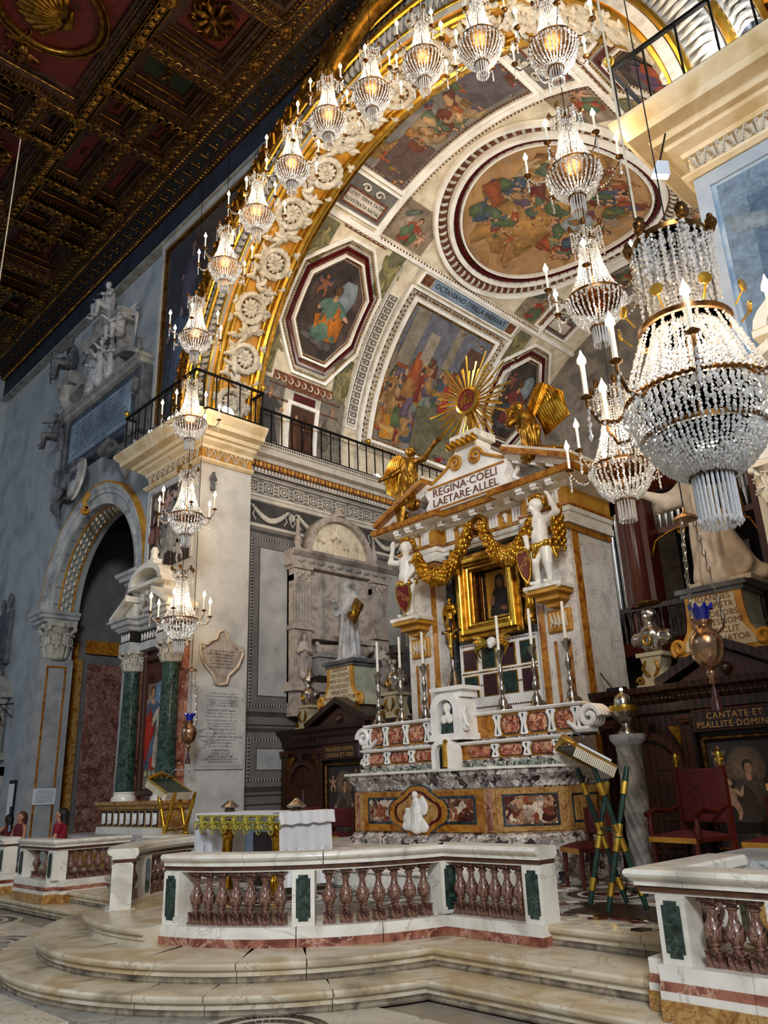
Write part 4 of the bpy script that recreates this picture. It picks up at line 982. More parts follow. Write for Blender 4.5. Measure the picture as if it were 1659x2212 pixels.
# carved running ornament: one unit, used along every beam
b = MB()
b.tube([(-.1, -.07, -.01), (-.04, -.09, -.03), (.03, -.06, -.035), (.06, .0, -.035), (.03, .06, -.035), (-.03, .07, -.03), (-.05, .02, -.03)], [.02, .024, .024, .022, .02, .018, .012], 5)
b.tube([(.1, .08, -.01), (.08, .02, -.03), (.1, -.05, -.03), (.13, -.08, -.01)], [.015, .02, .018, .01], 5); b.sph((.0, .0, -.03), (.03, .03, .02), 6, 4)
b.box(-.115, .115, -HB, -HB+.03, -.02, 0); b.box(-.115, .115, HB-.03, HB, -.02, 0)
carv_v, carv_f = b.v, b.f
rowm = {}
def carving(n):
    if n not in rowm:
        q = MB()
        for i in range(n): q.add([(x+(i+.5)*.23, y, z) for x, y, z in carv_v], carv_f)
        rowm[n] = q.mesh('beam_carving', m_['gold_ceiling'], 60)
    return rowm[n]
def beam(x0, y0, x1, y1):
    L = math.hypot(x1-x0, y1-y0); a = math.atan2(y1-y0, x1-x0); X = Matrix.Translation((x0, y0, Z0)) @ Matrix.Rotation(a, 4, 'Z')
    q = MB(); q.X = X; q.box(0, L, -HB, HB, 0, .62); bm = q.build('beam', m_['wood_ceiling'], ceil)
    n = max(1, int((L-.2)/.23)); o = obj('beam_carving', carving(n), bm, loc=(x0+math.cos(a)*(L-n*.23)/2, y0+math.sin(a)*(L-n*.23)/2, Z0), rot=(0, 0, a)); o['kind'] = 'stuff'
edges = set(); nodes = set()
for (x0, x1, y0, y1, t) in cof:
    for e in ((x0, y0, x1, y0), (x0, y1, x1, y1), (x0, y0, x0, y1), (x1, y0, x1, y1)): edges.add(e)
    nodes |= {(x0, y0), (x1, y0), (x0, y1), (x1, y1)}
nodes |= {(-16.85, 6.6), (-16.85, 7.65), (-15.55, 6.6), (-18.05, 5.42), (-11.4, 7.65), (-26.5, 7.65)}
for e in sorted(edges): beam(*e)
b = MB(); b.lathe([(.17, 0), (.17, -.04), (.13, -.05), (.12, -.08), (.15, -.1), (.1, -.13), (.06, -.12), (.05, -.17), (0, -.18)], n=14)
for k in range(8): b.sph((.135*math.cos(k*PI/4), .135*math.sin(k*PI/4), -.06), .035, 6, 4)
bm = b.mesh('boss', m_['gold_ceiling'], 50)
for (x, y) in sorted(nodes): obj('boss', bm, ceil, loc=(x, y, Z0+.005))
ORN = {}
def ornament(kind):
    if kind in ORN: return ORN[kind]
    b = MB()
    if kind == 'flower':
        b.sph((0, 0, -.1), .12, 10, 6)
        for k in range(8):
            a = k*PI/4; b.tube([(.1*math.cos(a), .1*math.sin(a), -.06), (.25*math.cos(a+.1), .25*math.sin(a+.1), -.14), (.4*math.cos(a-.1), .4*math.sin(a-.1), -.1), (.5*math.cos(a+.15), .5*math.sin(a+.15), -.03)], [.05, .075, .05, .02], 6)
            for s in (-1, 1): b.tube([(.3*math.cos(a), .3*math.sin(a), -.08), (.42*math.cos(a+s*.3), .42*math.sin(a+s*.3), -.1), (.36*math.cos(a+s*.42), .36*math.sin(a+s*.42), -.06)], [.03, .035, .015], 5)
    elif kind == 'cherub':
        b.sph((0, 0, -.12), (.13, .12, .13), 10, 7); b.sph((0, .09, -.16), (.13, .06, .1), 8, 5)
        for s in (-1, 1):
            for k in range(6):
                a = .1+.22*k; b.tube([(s*.12, 0, -.06), (s*(.25+.03*k), .18-.09*k, -.1), (s*(.5-.03*k), .32-.13*k, -.05)], [.03, .05, .02], 5)
        for k in range(7): a = 2*PI*k/7; b.tube([(.16*math.cos(a), -.3+.1*math.sin(a), -.03), (.26*math.cos(a+.3), -.3+.16*math.sin(a+.3), -.07), (.32*math.cos(a), -.3+.2*math.sin(a), -.03)], [.03, .03, .012], 5)
    elif kind == 'leaf':
        for k in range(10):
            x = -.45+.1*k; s = 1 if k % 2 else -1; b.tube([(x, -.02*s, -.03), (x+.06, .1*s, -.09), (x+.12, .16*s, -.07), (x+.1, .08*s, -.05)], [.03, .04, .025, .012], 5)
    elif kind == 'shell':
        for k in range(13):
            a = math.radians(198+k*12); L = .8+.1*math.sin(k/12*PI); b.tube([(.08*math.cos(a), .4+.1*math.sin(a), -.12), (.4*L*math.cos(a), .4+.5*L*math.sin(a), -.14), (.75*L*math.cos(a), .42+1.0*L*math.sin(a), -.1), (.86*L*math.cos(a), .42+1.12*L*math.sin(a), -.04)], [.03, .055, .08, .05], 6)
        b.tube([(-.3, .42, -.1), (0, .5, -.16), (.3, .42, -.1)], [.04, .08, .04], 6)
        for r, w in ((1.0, .06), (1.13, .035)):
            b.tube([(r*math.cos(t)*.95, .08+r*1.02*math.sin(t), -.08) for t in np.linspace(0, 2*PI, 41)], w, 6)
    ORN[kind] = b.mesh('carved_'+kind, m_['gold_ceiling' if kind != 'shell' else 'gold_old'], 60); return ORN[kind]
for (x0, x1, y0, y1, t) in cof:
    a0, a1, c0, c1 = x0+HB, x1-HB, y0+HB, y1-HB; z = Z0
    ground = {'flower': 'ceiling_red', 'cherub': 'ceiling_green', 'shell': 'ceiling_red', 'plain': 'ceiling_blue', 'leaf': 'ceiling_red', 'small': 'ceiling_blue'}[t]
    stp = 3 if t in ('flower', 'plain', 'cherub') else 2
    d = MB(); fr = MB()
    for s in range(stp):
        w = .13; zt = z+.16
        for (p, q, r, v) in ((a0, a1, c0, c0+w), (a0, a1, c1-w, c1), (a0, a0+w, c0+w, c1-w), (a1-w, a1, c0+w, c1-w)): fr.box(p, q, r, v, zt-.01, zt+.1)
        nx, ny = int((a1-a0)/.1), int((c1-c0)/.1)
        if s == 0:
            for i in range(nx):
                xx = a0+(a1-a0)*(i+.5)/nx
                for yy in (c0, c1-.05): d.box(xx-.03, xx+.03, yy, yy+.05, z+.06, z+.14)
            for i in range(ny):
                yy = c0+(c1-c0)*(i+.5)/ny
                for xx in (a0, a1-.05): d.box(xx, xx+.05, yy-.03, yy+.03, z+.06, z+.14)
        else:
            for (p, q, yy) in ((a0, a1, c0+.02), (a0, a1, c1-.02)): d.tube([(p, yy, z+.1), (q, yy, z+.1)], .022, 5)
            for (p, q, xx) in ((c0, c1, a0+.02), (c0, c1, a1-.02)): d.tube([(xx, p, z+.1), (xx, q, z+.1)], .022, 5)
        a0 += w; a1 -= w; c0 += w; c1 -= w; z = zt
        if a1-a0 < .3 or c1-c0 < .3: break
    fr.build('coffer_frame', m_['wood_ceiling'], ceil); d.build('dentils', m_['gold_ceiling'], ceil)['kind'] = 'stuff'
    if a1-a0 > .1: MB().box(a0-.02, a1+.02, c0-.02, c1+.02, z+.08, z+.12).build('coffer_panel', m_[ground], ceil)
    if t in ('flower', 'cherub', 'leaf', 'shell'):
        sc = min(a1-a0, (c1-c0)) / {'flower': 1.05, 'cherub': 1.2, 'leaf': 1.05, 'shell': 2.5}[t]
        obj('carved_'+t, ornament(t), ceil, loc=((a0+a1)/2, (c0+c1)/2, z+.08), scale=min(sc, 1.3))
    if t == 'shell':
        for sx in (-1, 1): obj('carved_cherub', ornament('cherub'), ceil, loc=((a0+a1)/2+sx*(a1-a0)*.38, (c0+c1)/2, z+.08), rot=(0, 0, sx*.6), scale=.9)
# ceiling cornice with a meander band, egg ornament, and the dark blue frieze of the wall below it
ce = MB(); ce.box(-29.5, 7, 7.8, 7.98, Z0-.06, Z0+.5); ce.box(-29.5, 7, 8.42, 8.6, Z0-.12, Z0+.3); ce.build('edge_beam', m_['wood_ceiling'], ceil)
MB().box(-29.5, 7, 7.98, 8.42, Z0+.02, Z0+.2).build('meander_ground', m_['ceiling_blue'], ceil)
b = MB(); L = -29.4
while L < -6:
    for seg in (((0, .05), (.18, .05), (.18, .3), (.05, .3)), ((.18, .05), (.4, .05))): b.tube([(L+p[0], 8.05+p[1], Z0) for p in seg], .022, 4)
    b.sph((L+.3, 8.27, Z0), .035, 6, 4); L += .42
b.build('meander', m_['gold_ceiling'], ceil)['kind'] = 'stuff'
b = MB()
for i in range(int(23.4/.12)): x = -29.4+i*.12; b.sph((x, 7.89, Z0-.07), (.05, .06, .03), 6, 4); b.sph((x, 8.52, Z0-.13), (.045, .07, .04), 6, 4)
b.build('egg_ornament', m_['gold_ceiling'], ceil)['kind'] = 'stuff'
struct(MB().box(-29.5, -9.2, 8.6, 8.9, 16.35, 17.3).build('trim_1', mat('frieze_blue', ['#10141f','#1b2233','#232b3f'], scale=2.5, rough=.7, dist=.4)))
struct(MB().box(-29.5, -9.2, 8.55, 8.85, 16.28, 16.36).build('trim_2', m_['stone_grey']))
# framed fresco on the wall between the arch and the side wall
fs = sroot('wall_fresco', (-16, 8.7, 14))
MB().prism([(-17.0, 9.7), (AX-7.3, 9.7)]+[(AX-7.3*math.cos(t), ZC+7.3*math.sin(t)) for t in np.linspace(.05, 1.1, 18)]+[(-17.0, 16.3)], 8.72, 8.95).build('fresco_ground', m_['fresco_dark'], fs)
for sg, mm in ((1, 'fresco_dark'), (-1, 'plaster')):
    MB().prism([(AX-sg*5.9, 9.7)]+[(AX-sg*5.9*math.cos(t), ZC+5.9*math.sin(t)) for t in np.linspace(.02, PI/2, 30)]+[(AX, 17.9), (AX-sg*7.75, 17.9), (AX-sg*7.75, 9.7)], 8.9, 9.5).build('spandrel_wall', m_[mm], fs)
b = MB(); b.box(-17.25, -17.13, 8.62, 8.95, 9.7, 16.3); b.box(-17.13, -11.9, 8.62, 8.95, 16.1, 16.3); b.build('fresco_border', m_['plaster_grey'], fs)
b = MB(); b.box(-17.13, -17.0, 8.66, 8.95, 9.7, 16.1); b.box(-17.0, -12.1, 8.66, 8.95, 15.97, 16.1); b.build('fresco_border', m_['gold_old'], fs)
P = Paint(lambda u, v, l: (u, 8.715-l, v)); P.rect(-16.9, -15.6, 10., 15.9, '#2c3240', 2, 4); P.figure(-16.3, 11.6, 2.5, '#44526b', '#5f6f8a', '#8a7a72', '#2a2624', lean=.1); P.figure(-15.6, 13.4, 2.2, '#39394a', '#54506a', '#7a6a66'); P.cloud(-16, 11.4, 1.2, '#5a6272'); P.build('painted_saint', m_['paint'], fs)
# gilded cartouche at the crown of the arch under the ceiling
ct = sroot('wall_cartouche', (AX, 8.3, 17.2)); b = MB()
b.tube([(-10.3, 8.3, 15.9), (-9.9, 8.25, 15.75), (-9.4, 8.2, 15.85), (-8.7, 8.15, 16.2), (-8.1, 8.15, 16.4), (-7.3, 8.15, 16.45)], [.1, .15, .2, .22, .22, .2], 10)
b.tube([(-10.25+.22*math.cos(a), 8.25, 16.15+.22*math.sin(a)) for a in np.linspace(0, 6, 16)], .09, 7); b.build('cartouche_scroll', m_['gold_old'], ct, smooth=60)
b = MB()
for k in range(9): a = math.radians(100+k*16); b.tube([(-9.2, 8.2, 16.1), (-9.2+.35*math.cos(a), 8.1, 16.25+.35*math.sin(a)), (-9.2+.55*math.cos(a), 8.15, 16.3+.52*math.sin(a))], [.05, .08, .04], 6)
b.build('cartouche_shell', m_['gold_old'], ct, smooth=60)
letters('SPECVLAP', .3, (-8.35, 7.91, 16.28), (1, 0, .38), (-.38, 0, 1), m_['bronze'], ct, .02)
# ------------------------------------------------------------------ figures in stone, metal and wood
def robed(h, arms=None, face=(0, -1), tilt=0., hood=False, lean=(0, 0), feet=True, wide=1., knee=0.):
    "standing draped figure of height h with its feet at the origin, facing -y; arms: ((elbow),(hand)) for its right (-x) and left (+x)"
    s = h/1.75; lx, ly = lean; A = lambda x, y, z: (x*s+lx*z*s, y*s+ly*z*s, z*s)
    arms = arms or (((-.3, -.05, 1.05), (-.12, -.22, 1.12)), ((.3, -.05, 1.05), (.12, -.22, 1.05)))
    p = [cap(A(0, 0, .12), A(0, .01, .95), .21*s*wide, .155*s), cap(A(-.06, -.03, .1), A(-.03, 0, .6), .17*s*wide, .14*s), cap(A(0, .0, .95), A(0, 0, 1.3), .16*s, .185*s), cap(A(-.15, 0, 1.36), A(.15, 0, 1.36), .085*s),
         cap(A(0, 0, 1.36), A(0, -.02, 1.5), .075*s, .06*s)]
    if knee: p += [cap(A(.05, 0, .85), A(.09, -.14*knee, .48), .13*s, .11*s), cap(A(.09, -.14*knee, .48), A(.08, -.03, .08), .11*s, .12*s)]
    if hood: p += [cap(A(-.12, .02, 1.42), A(.12, .02, 1.42), .085*s), cap(A(0, .1, 1.44), A(0, .13, 1.25), .09*s, .05*s), cap(A(-.1, -.1, 1.38), A(.1, -.1, 1.38), .05*s)]
    if feet: p += [cap(A(-.09, -.1, .04), A(-.1, -.26, .03), .05*s, .04*s), cap(A(.1, -.08, .04), A(.12, -.22, .03), .05*s, .04*s)]
    for sd, (e, w) in zip((-1, 1), arms):
        p += [cap(A(.19*sd, 0, 1.34), A(*e), .075*s, .075*s), cap(A(*e), A(*w), .085*s, .05*s)]
        d = np.array(A(*w))-np.array(A(*e)); p += hand_prims(np.array(A(*w)), d, .15*s, sd)
    p += head_prims(A(0, -.03, 1.63), .125*s, face, tilt)
    return p
def rfold(h, amp=.012, n=9, z1=.78): return folds((0, 0), amp*h, n, .0, z1*h, .4, 1.2, .12*h)

# ------------------------------------------------------------------ Corinthian capital, unit size (width 1 at the abacus, height 1)
b = MB(); b.lathe([(.36, 0), (.4, .03), (.36, .06), (.36, .6), (.42, .8), (.48, .86)], n=16)
for row, (z0, L, R0, n) in enumerate(((.06, .36, .37, 8), (.3, .42, .38, 8))):
    for k in range(n):
        a = 2*PI*(k+.5*row)/n
        for q in (-1, 0, 1):
            aa = a+q*.2; b.tube([(R0*math.cos(aa), R0*math.sin(aa), z0), ((R0+.05)*math.cos(aa), (R0+.05)*math.sin(aa), z0+L*.5), ((R0+.1)*math.cos(aa), (R0+.1)*math.sin(aa), z0+L*.9), ((R0+.2)*math.cos(aa), (R0+.2)*math.sin(aa), z0+L*(.92 if q == 0 else .8))], [.05, .065, .05, .02], 5)
for k in range(4):
    a = PI/4+k*PI/2
    pts = [((.4+.22*t)*math.cos(a), (.4+.22*t)*math.sin(a), .55+.3*t) for t in np.linspace(0, 1, 5)]; b.tube(pts, [.03, .04, .045, .05, .05], 6); b.sph((.62*math.cos(a), .62*math.sin(a), .8), .075, 8, 5)
    a = k*PI/2; b.sph((.5*math.cos(a), .5*math.sin(a), .9), .07, 8, 5)
b.add([((.66 if i % 2 else .47)*math.cos(i*PI/4+ (0)), (.66 if i % 2 else .47)*math.sin(i*PI/4), z) for z in (.86, 1.) for i in range(8)], [tuple(range(8))[::-1], tuple(range(8, 16))]+[(i, (i+1) % 8, 8+(i+1) % 8, 8+i) for i in range(8)])
CAPM = {k: b.mesh('capital', m_[k], 50) for k in ('stucco', 'stone_tomb', 'gold')}

# ------------------------------------------------------------------ chapel arch in the left wall
ch = sroot('wall_chapel_arch', (CX, 9, 0)); thA = np.linspace(0, PI, 49)
def cap_(r, t, y): return (CX-r*math.cos(t), y, ZA+r*math.sin(t))
def cring(prof, m, nm):
    b = MB()
    for (r0, y0), (r1, y1) in zip(prof[:-1], prof[1:]): b.ribbon([cap_(r0, t, y0) for t in thA], [cap_(r1, t, y1) for t in thA])
    return b.build(nm, m_[m], ch, smooth=30)
cring([(RA, YW+.3), (RA, YW-.06), (RA+.12, YW-.08), (RA+.13, YW-.03), (RA+.3, YW-.05), (RA+.31, YW-.1), (RA+.4, YW-.1), (RA+.44, YW-.14), (RA+.56, YW-.16), (RA+.56, YW)], 'marble_grey', 'archivolt'); cring([(RA+.56, YW-.14), (RA+.62, YW-.16), (RA+.64, YW)], 'gold_paint', 'gold_line')
cring([(RA, YW), (RA, 9.6)], 'plaster_grey', 'arch_soffit'); cring([(RA-.01, 8.95), (RA-.03, 8.97), (RA-.03, 9.0)], 'gold_paint', 'gold_line'); cring([(RA-.01, 9.36), (RA-.03, 9.38), (RA-.03, 9.41)], 'gold_paint', 'gold_line')
b = MB()
for i in range(30):
    t = PI*(i+.5)/30
    for v in (9.06, 9.18, 9.3):
        b.sph(cap_(RA-.03, t+(.05 if v == 9.18 else 0), v), (.07, .05, .09), 6, 4)
b.build('leaf_scales', m_['stucco_warm'], ch, smooth=60)['kind'] = 'stuff'
for sd in (-1, 1):
    xa = CX+sd*RA; x0, x1 = (xa-.62, xa+.03) if sd < 0 else (xa-.03, xa+.62)
    MB().box(x0, x1, YW-.16, 9.55, .2, 5.55).build('jamb_pilaster', m_['plaster_grey'], ch)
    b = MB()
    xf = xa-sd*.03
    for (yy0, yy1) in ((8.8, 8.85), (9.32, 9.37)): b.box(min(xf, xf-sd*.02), max(xf, xf-sd*.02), yy0, yy1, .4, 5.35)
    b.box(min(xf, xf-sd*.02), max(xf, xf-sd*.02), 8.85, 9.32, 5.3, 5.35); b.build('gold_line', m_['siena'], ch)
    o = obj('capital', CAPM['stucco'], ch, loc=(xa+sd*.16, 9.08, 5.52), scale=(.85, .85, 1.1))
    b = MB(); P = [(x1+.02, 9.55), (x1+.02, YW-.18), (x0-.1, YW-.18)][::-1] if sd < 0 else [(x1+.1, YW-.18), (x0-.02, YW-.18), (x0-.02, 9.55)][::-1]
    b.sweep([(0, 6.6), (.04, 6.6), (.06, 6.68), (.14, 6.7), (.16, 6.78), (.22, 6.82), (.24, 6.9), (-.3, 6.9), (-.3, 6.6)], P); b.build('impost', m_['marble_grey'], ch, smooth=25); 
# chapel behind the arch
cpl = sroot('wall_chapel_room', (CX, 12, 0))
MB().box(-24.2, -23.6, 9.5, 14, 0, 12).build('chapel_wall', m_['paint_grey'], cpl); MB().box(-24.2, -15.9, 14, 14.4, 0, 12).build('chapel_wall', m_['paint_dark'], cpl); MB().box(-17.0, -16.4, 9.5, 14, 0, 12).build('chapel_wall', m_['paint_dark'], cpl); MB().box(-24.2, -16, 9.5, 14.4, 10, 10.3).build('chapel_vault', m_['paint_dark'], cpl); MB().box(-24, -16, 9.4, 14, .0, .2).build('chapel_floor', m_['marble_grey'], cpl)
red = mat('marble_rosso', ['#5a352f','#7d4f46','#9a6c5e','#6b4038'], 'cells', scale=7, rough=.3, vein='#c2a193', veinw=.02, vscale=5)
for (x0, x1, z0, z1) in ((-23.3, -21.0, .5, 6.0), (-20.6, -18.9, .5, 6.0)): MB().cham(x0, x1, 13.9, 14, z0, z1, .03).build('marble_panel', red, cpl)
b = MB(); b.box(-23.6, -23.5, 9.75, 9.95, .3, 6.2); b.box(-23.6, -23.48, 10.2, 13.8, 5.9, 6.3); b.build('gold_strip', m_['siena'], cpl)
MB().cham(-.0, 3.3, 0, .06, .4, 5.6, .03).build('marble_panel', red, cpl, loc=(-23.5, 10.3, 0), rot=(0, 0, PI/2)); MB().cham(0, .5, 0, .05, .4, 5.7, .02).build('marble_panel', m_['siena_pale'], cpl, loc=(-23.52, 9.65, 0), rot=(0, 0, PI/2))
MB().cham(-22.6, -19.5, 13.88, 14, 6.4, 7.5, .04).build('marble_panel', mat('panel_ochre', ['#6b5a3c','#8a744e'], scale=3, rough=.4), cpl)
cc = MB(); cc.box(-23.6, -16.4, 13.7, 14, 6.1, 6.3); cc.box(-23.6, -16.4, 13.6, 14, 7.6, 7.9); cc.build('chapel_cornice', m_['stone_grey'], cpl)
# dark wall tomb inside the chapel
t = thing('chapel_tomb', 'dark carved wall tomb with a relief figure inside the chapel arch', 'tomb', (-20.9, 13.6, .2), world=True)
b = MB(); b.box(-21.6, -20.2, 13.5, 13.88, .2, .8); b.box(-21.5, -20.3, 13.6, 13.88, .8, 3.6); b.box(-21.7, -20.1, 13.4, 13.88, 3.6, 3.8); b.build('tomb_body', m_['slate'], t)
for x in (-21.5, -20.5): MB().box(x, x+.2, 13.58, 13.72, .8, 3.6).build('pilaster', m_['stone_dark'], t)
o = skin_obj('relief_figure', robed(1.35), .035, m_['stone_dark'], t, disp=rfold(1.35), loc=(-20.9, 13.66, 2.0)); 
b = MB(); b.prism([(-21.6, 3.8), (-20.2, 3.8), (-20.5, 4.3), (-20.9, 4.6), (-21.3, 4.3)], 13.6, 13.9); b.build('pediment', m_['slate'], t)
MB().box(-21.2, -20.6, 13.66, 13.7, .95, 1.85).build('inscription', m_['slate_light'], t)
# wall monument with drapery seen at the jamb, and a hanging lamp
t = thing('draped_monument', 'dark baroque monument with billowing stone drapery behind the chapel pilaster', 'monument', (-22.6, 12.6, .2), world=True)
b = MB()
for i in range(9): b.tube([(-23.2+.13*i, 12.6, 3.6+.05*math.sin(i*2.)), (-23.25+.15*i, 12.45, 2.6), (-23.1+.11*i, 12.4, 1.5), (-23.2+.14*i, 12.5, .3)], [.05, .09, .08, .05], 6)
b.build('drapery', m_['statue_warm'], t, smooth=60); MB().box(-23.4, -22, 12.5, 13, .2, 3.8).build('backing', m_['stone_dark'], t)

# ------------------------------------------------------------------ wall monument above the chapel arch
mo = thing('wall_monument', 'large baroque memorial with slate inscription and marble figures above the chapel arch', 'monument', (-20.2, 8.6, 10.2), world=True)
YM = 8.55
MB().cham(-22.4, -18.0, YM, 8.8, 11.0, 12.75, .02).build('slate_frame', m_['slate'], mo); MB().cham(-22.12, -18.3, YM-.05, YM+.05, 11.22, 12.5, .02).build('inscription_slab', m_['slate_light'], mo)
script_lines(9, 3.4, 1.05, (-20.2, YM-.055, 11.87), (1, 0, 0), (0, 0, 1), m_['slate'], mo)
b = MB(); b.sweep([(0, 12.75), (.1, 12.8), (.12, 12.9), (.2, 12.95), (.2, 13.02), (-.3, 13.02), (-.3, 12.75)], [(-22.7, 8.8), (-22.7, YM), (-17.8, YM), (-17.8, 8.8)]); b.build('cornice', m_['stone_grey'], mo, smooth=25)
for x in (-22.75, -17.95): MB().cham(x, x+.3, YM-.06, 8.8, 10.8, 12.75, .04).build('side_pilaster', m_['stone_dark'], mo)
for x0, x1, sg in ((-22.8, -21.3, 1), (-17.8, -19.3, -1)):     # curved half pediments
    b = MB(); n = 10; A = [(x0+(x1-x0)*i/n, 13.02+.55*math.sin(PI*.5*i/n)**.8+.0) for i in range(n+1)]; B_ = [(p[0], p[1]+.16) for p in A]
    b.prism(A+B_[::-1], YM-.2, 8.8); b.build('half_pediment', m_['stone_grey'], mo, smooth=30)
MB().box(-21.2, -19.2, YM-.02, 8.8, 13.02, 14.75).build('relief_ground', m_['stone_dark'], mo)
for x in (-21.3, -19.3): b = MB(); b.box(x, x+.2, YM-.12, 8.8, 13.02, 14.7); b.lathe([(.11, 14.5), (.13, 14.6), (.09, 14.7)], (x+.1, YM-.12, 0), 8); b.build('small_pilaster', m_['stone_grey'], mo)
b = MB(); b.sweep([(0, 14.7), (.08, 14.72), (.14, 14.85), (.2, 14.9), (.2, 14.97), (-.3, 14.97), (-.3, 14.7)], [(-21.5, 8.8), (-21.5, YM-.1), (-18.95, YM-.1), (-18.95, 8.8)]); b.build('cornice', m_['stone_grey'], mo, smooth=25)
for (x, hh, m, y, z, aa) in ((-20.75, 1.35, 'statue_grey', 8.45, 13.05, None), (-20.1, 1.5, 'statue_grey', 8.4, 13.05, (((-.35, -.1, 1.2), (-.5, -.2, 1.45)), ((.3, -.1, 1.1), (.2, -.3, 1.3)))), (-19.55, 1.3, 'statue_grey', 8.45, 13.05, None)):
    skin_obj('relief_figure', robed(hh, aa, wide=1.1), .04, m_[m], mo, disp=rfold(hh, .016), loc=(x, y, z))
def seated(h, arms=None):
    s = h/1.3; A = lambda x, y, z: (x*s, y*s, z*s); arms = arms or (((-.32, -.1, .62), (-.2, -.35, .5)), ((.32, -.1, .6), (.15, -.35, .55)))
    p = [cap(A(0, 0, .2), A(0, .05, .75), .2*s, .17*s), cap(A(-.14, .0, .85), A(.14, .0, .85), .09*s)]
    for sd in (-1, 1): p += [cap(A(.1*sd, 0, .18), A(.16*sd, -.42, .2), .13*s, .1*s), cap(A(.16*sd, -.42, .2), A(.14*sd, -.42, -.25), .1*s, .07*s), cap(A(.14*sd, -.44, -.28), A(.15*sd, -.58, -.3), .05*s, .04*s)]
    for sd, (e, w) in zip((-1, 1), arms): p += [cap(A(.18*sd, 0, .83), A(*e), .07*s, .06*s), cap(A(*e), A(*w), .06*s, .04*s)]+hand_prims(A(*w), np.array(A(*w))-np.array(A(*e)), .13*s, sd)
    p += [cap(A(0, 0, .85), A(0, -.02, 1.0), .07*s)]+head_prims(A(0, -.04, 1.13), .12*s)
    return p
MB().cham(-20.7, -19.6, YM-.3, 8.8, 14.97, 15.3, .05).build('crowning_plinth', m_['stone_grey'], mo)
skin_obj('crowning_figure', seated(1.2), .04, m_['statue_grey'], mo, disp=folds((0, 0), .02, 9, -.3, .7), loc=(-20.15, 8.45, 15.45))
MB().cham(-22.9, -22.0, YM-.35, 8.8, 13.9, 14.3, .05).build('side_plinth', m_['stone_grey'], mo); b = MB(); b.tube([(-22.45, 8.6, 13.1), (-22.5, 8.4, 13.5), (-22.45, 8.5, 13.9)], [.2, .28, .3], 8); b.build('bracket', m_['stone_grey'], mo, smooth=60)
skin_obj('side_figure', seated(1.25), .04, m_['stone_dark'], mo, disp=folds((0, 0), .02, 9, -.3, .7), loc=(-22.5, 8.4, 14.55), rot=(0, 0, -.5))
MB().tube([(-22.9, 8.0, 14.1), (-23.4, 8.1, 15.5)], .03, 6).build('staff', m_['stone_dark'], mo)
def winged(m, par, loc, s, rot=0, mats=None):
    o = skin_obj('winged_figure', seated(s, (((-.36, -.1, .7), (-.5, -.3, .85)), ((.34, -.1, .66), (.4, -.35, .6)))), .035, m, par, loc=loc, rot=(0, 0, rot))
    for sd in (-1, 1):
        b = MB()
        for k in range(6): b.tube([(.08*sd, .12, .72*s), (sd*(.25+.04*k)*s, .2, (.95-.06*k)*s), (sd*(.45-.01*k)*s, .22, (1.1-.22*k)*s)], [.04*s, .06*s, .02*s], 5)
        b.build('wing', m, o, smooth=60)
    return o
winged(m_['statue_grey'], mo, (-19.0, 8.35, 14.1), 1.05, .3); winged(m_['stone_dark'], mo, (-23.1, 8.4, 12.3), 1.0, -.5)
for sd, x in ((1, -22.7), (-1, -17.9)):
    for zz in (10.9, 12.1, 13.3): MB().tube([(x+sd*.1*math.cos(a)*(1-a/8), YM-.1, zz+.28*math.sin(a)*(1-a/9)) for a in np.linspace(-1, 5.5, 14)], [.09]*13+[.03], 6).build('side_scroll', m_['stone_dark'], mo, smooth=60)
for sd in (-1, 1):
    b = MB()
    for k in range(3): b.tube([(-20.2+sd*(.6+.5*k), YM-.1, 10.95-.2*k), (-20.2+sd*(.9+.55*k), YM-.25, 10.6-.25*k), (-20.2+sd*(1.15+.5*k), YM-.15, 10.9-.35*k), (-20.2+sd*(1.0+.5*k), YM-.2, 11.05-.3*k)], [.1, .14, .12, .05], 7)
    b.box(-20.2+sd*2.1-.2, -20.2+sd*2.1+.2, YM-.12, 8.8, 10.1, 11.0); b.tube([(-20.2+sd*2.1, YM-.15, 10.2), (-20.2+sd*2.1, YM-.2, 9.8), (-20.2+sd*2.1, YM-.05, 9.5)], [.2, .16, .05], 7)
    b.build('drapery_scroll', m_['stone_dark'], mo, smooth=50)
sh = MB(); sh.lathe([(0, .1), (.35, .07), (.48, 0), (.5, -.06), (.45, -.1)], (0, 0, 0), 28); so = sh.build('shield', m_['marble_grey'], mo, smooth=50, loc=(-20.9, 8.32, 10.35), rot=(PI/2-.15, 0, 0), scale=(.8, 1.35, 1))
b = MB(); b.tube([(.44*math.cos(a), .44*math.sin(a), .02) for a in np.linspace(0, 2*PI, 33)], .05, 6); b.build('shield_rim', m_['stone_grey'], so, smooth=60)
letters('IHS', .34, (0, .02, .11), (1, 0, 0), (0, 1, 0), m_['slate'], so, .01)
b = MB(); b.tube([(-20.35, 8.5, 9.75), (-20.35, 8.38, 9.5), (-20.35, 8.45, 9.3)]+[(-20.35+.0, 8.42-.08*math.cos(a), 9.25-.08*math.sin(a)) for a in np.linspace(0, 5, 8)], .07, 6); b.build('keystone_scroll', m_['gold_paint'], mo, smooth=60)

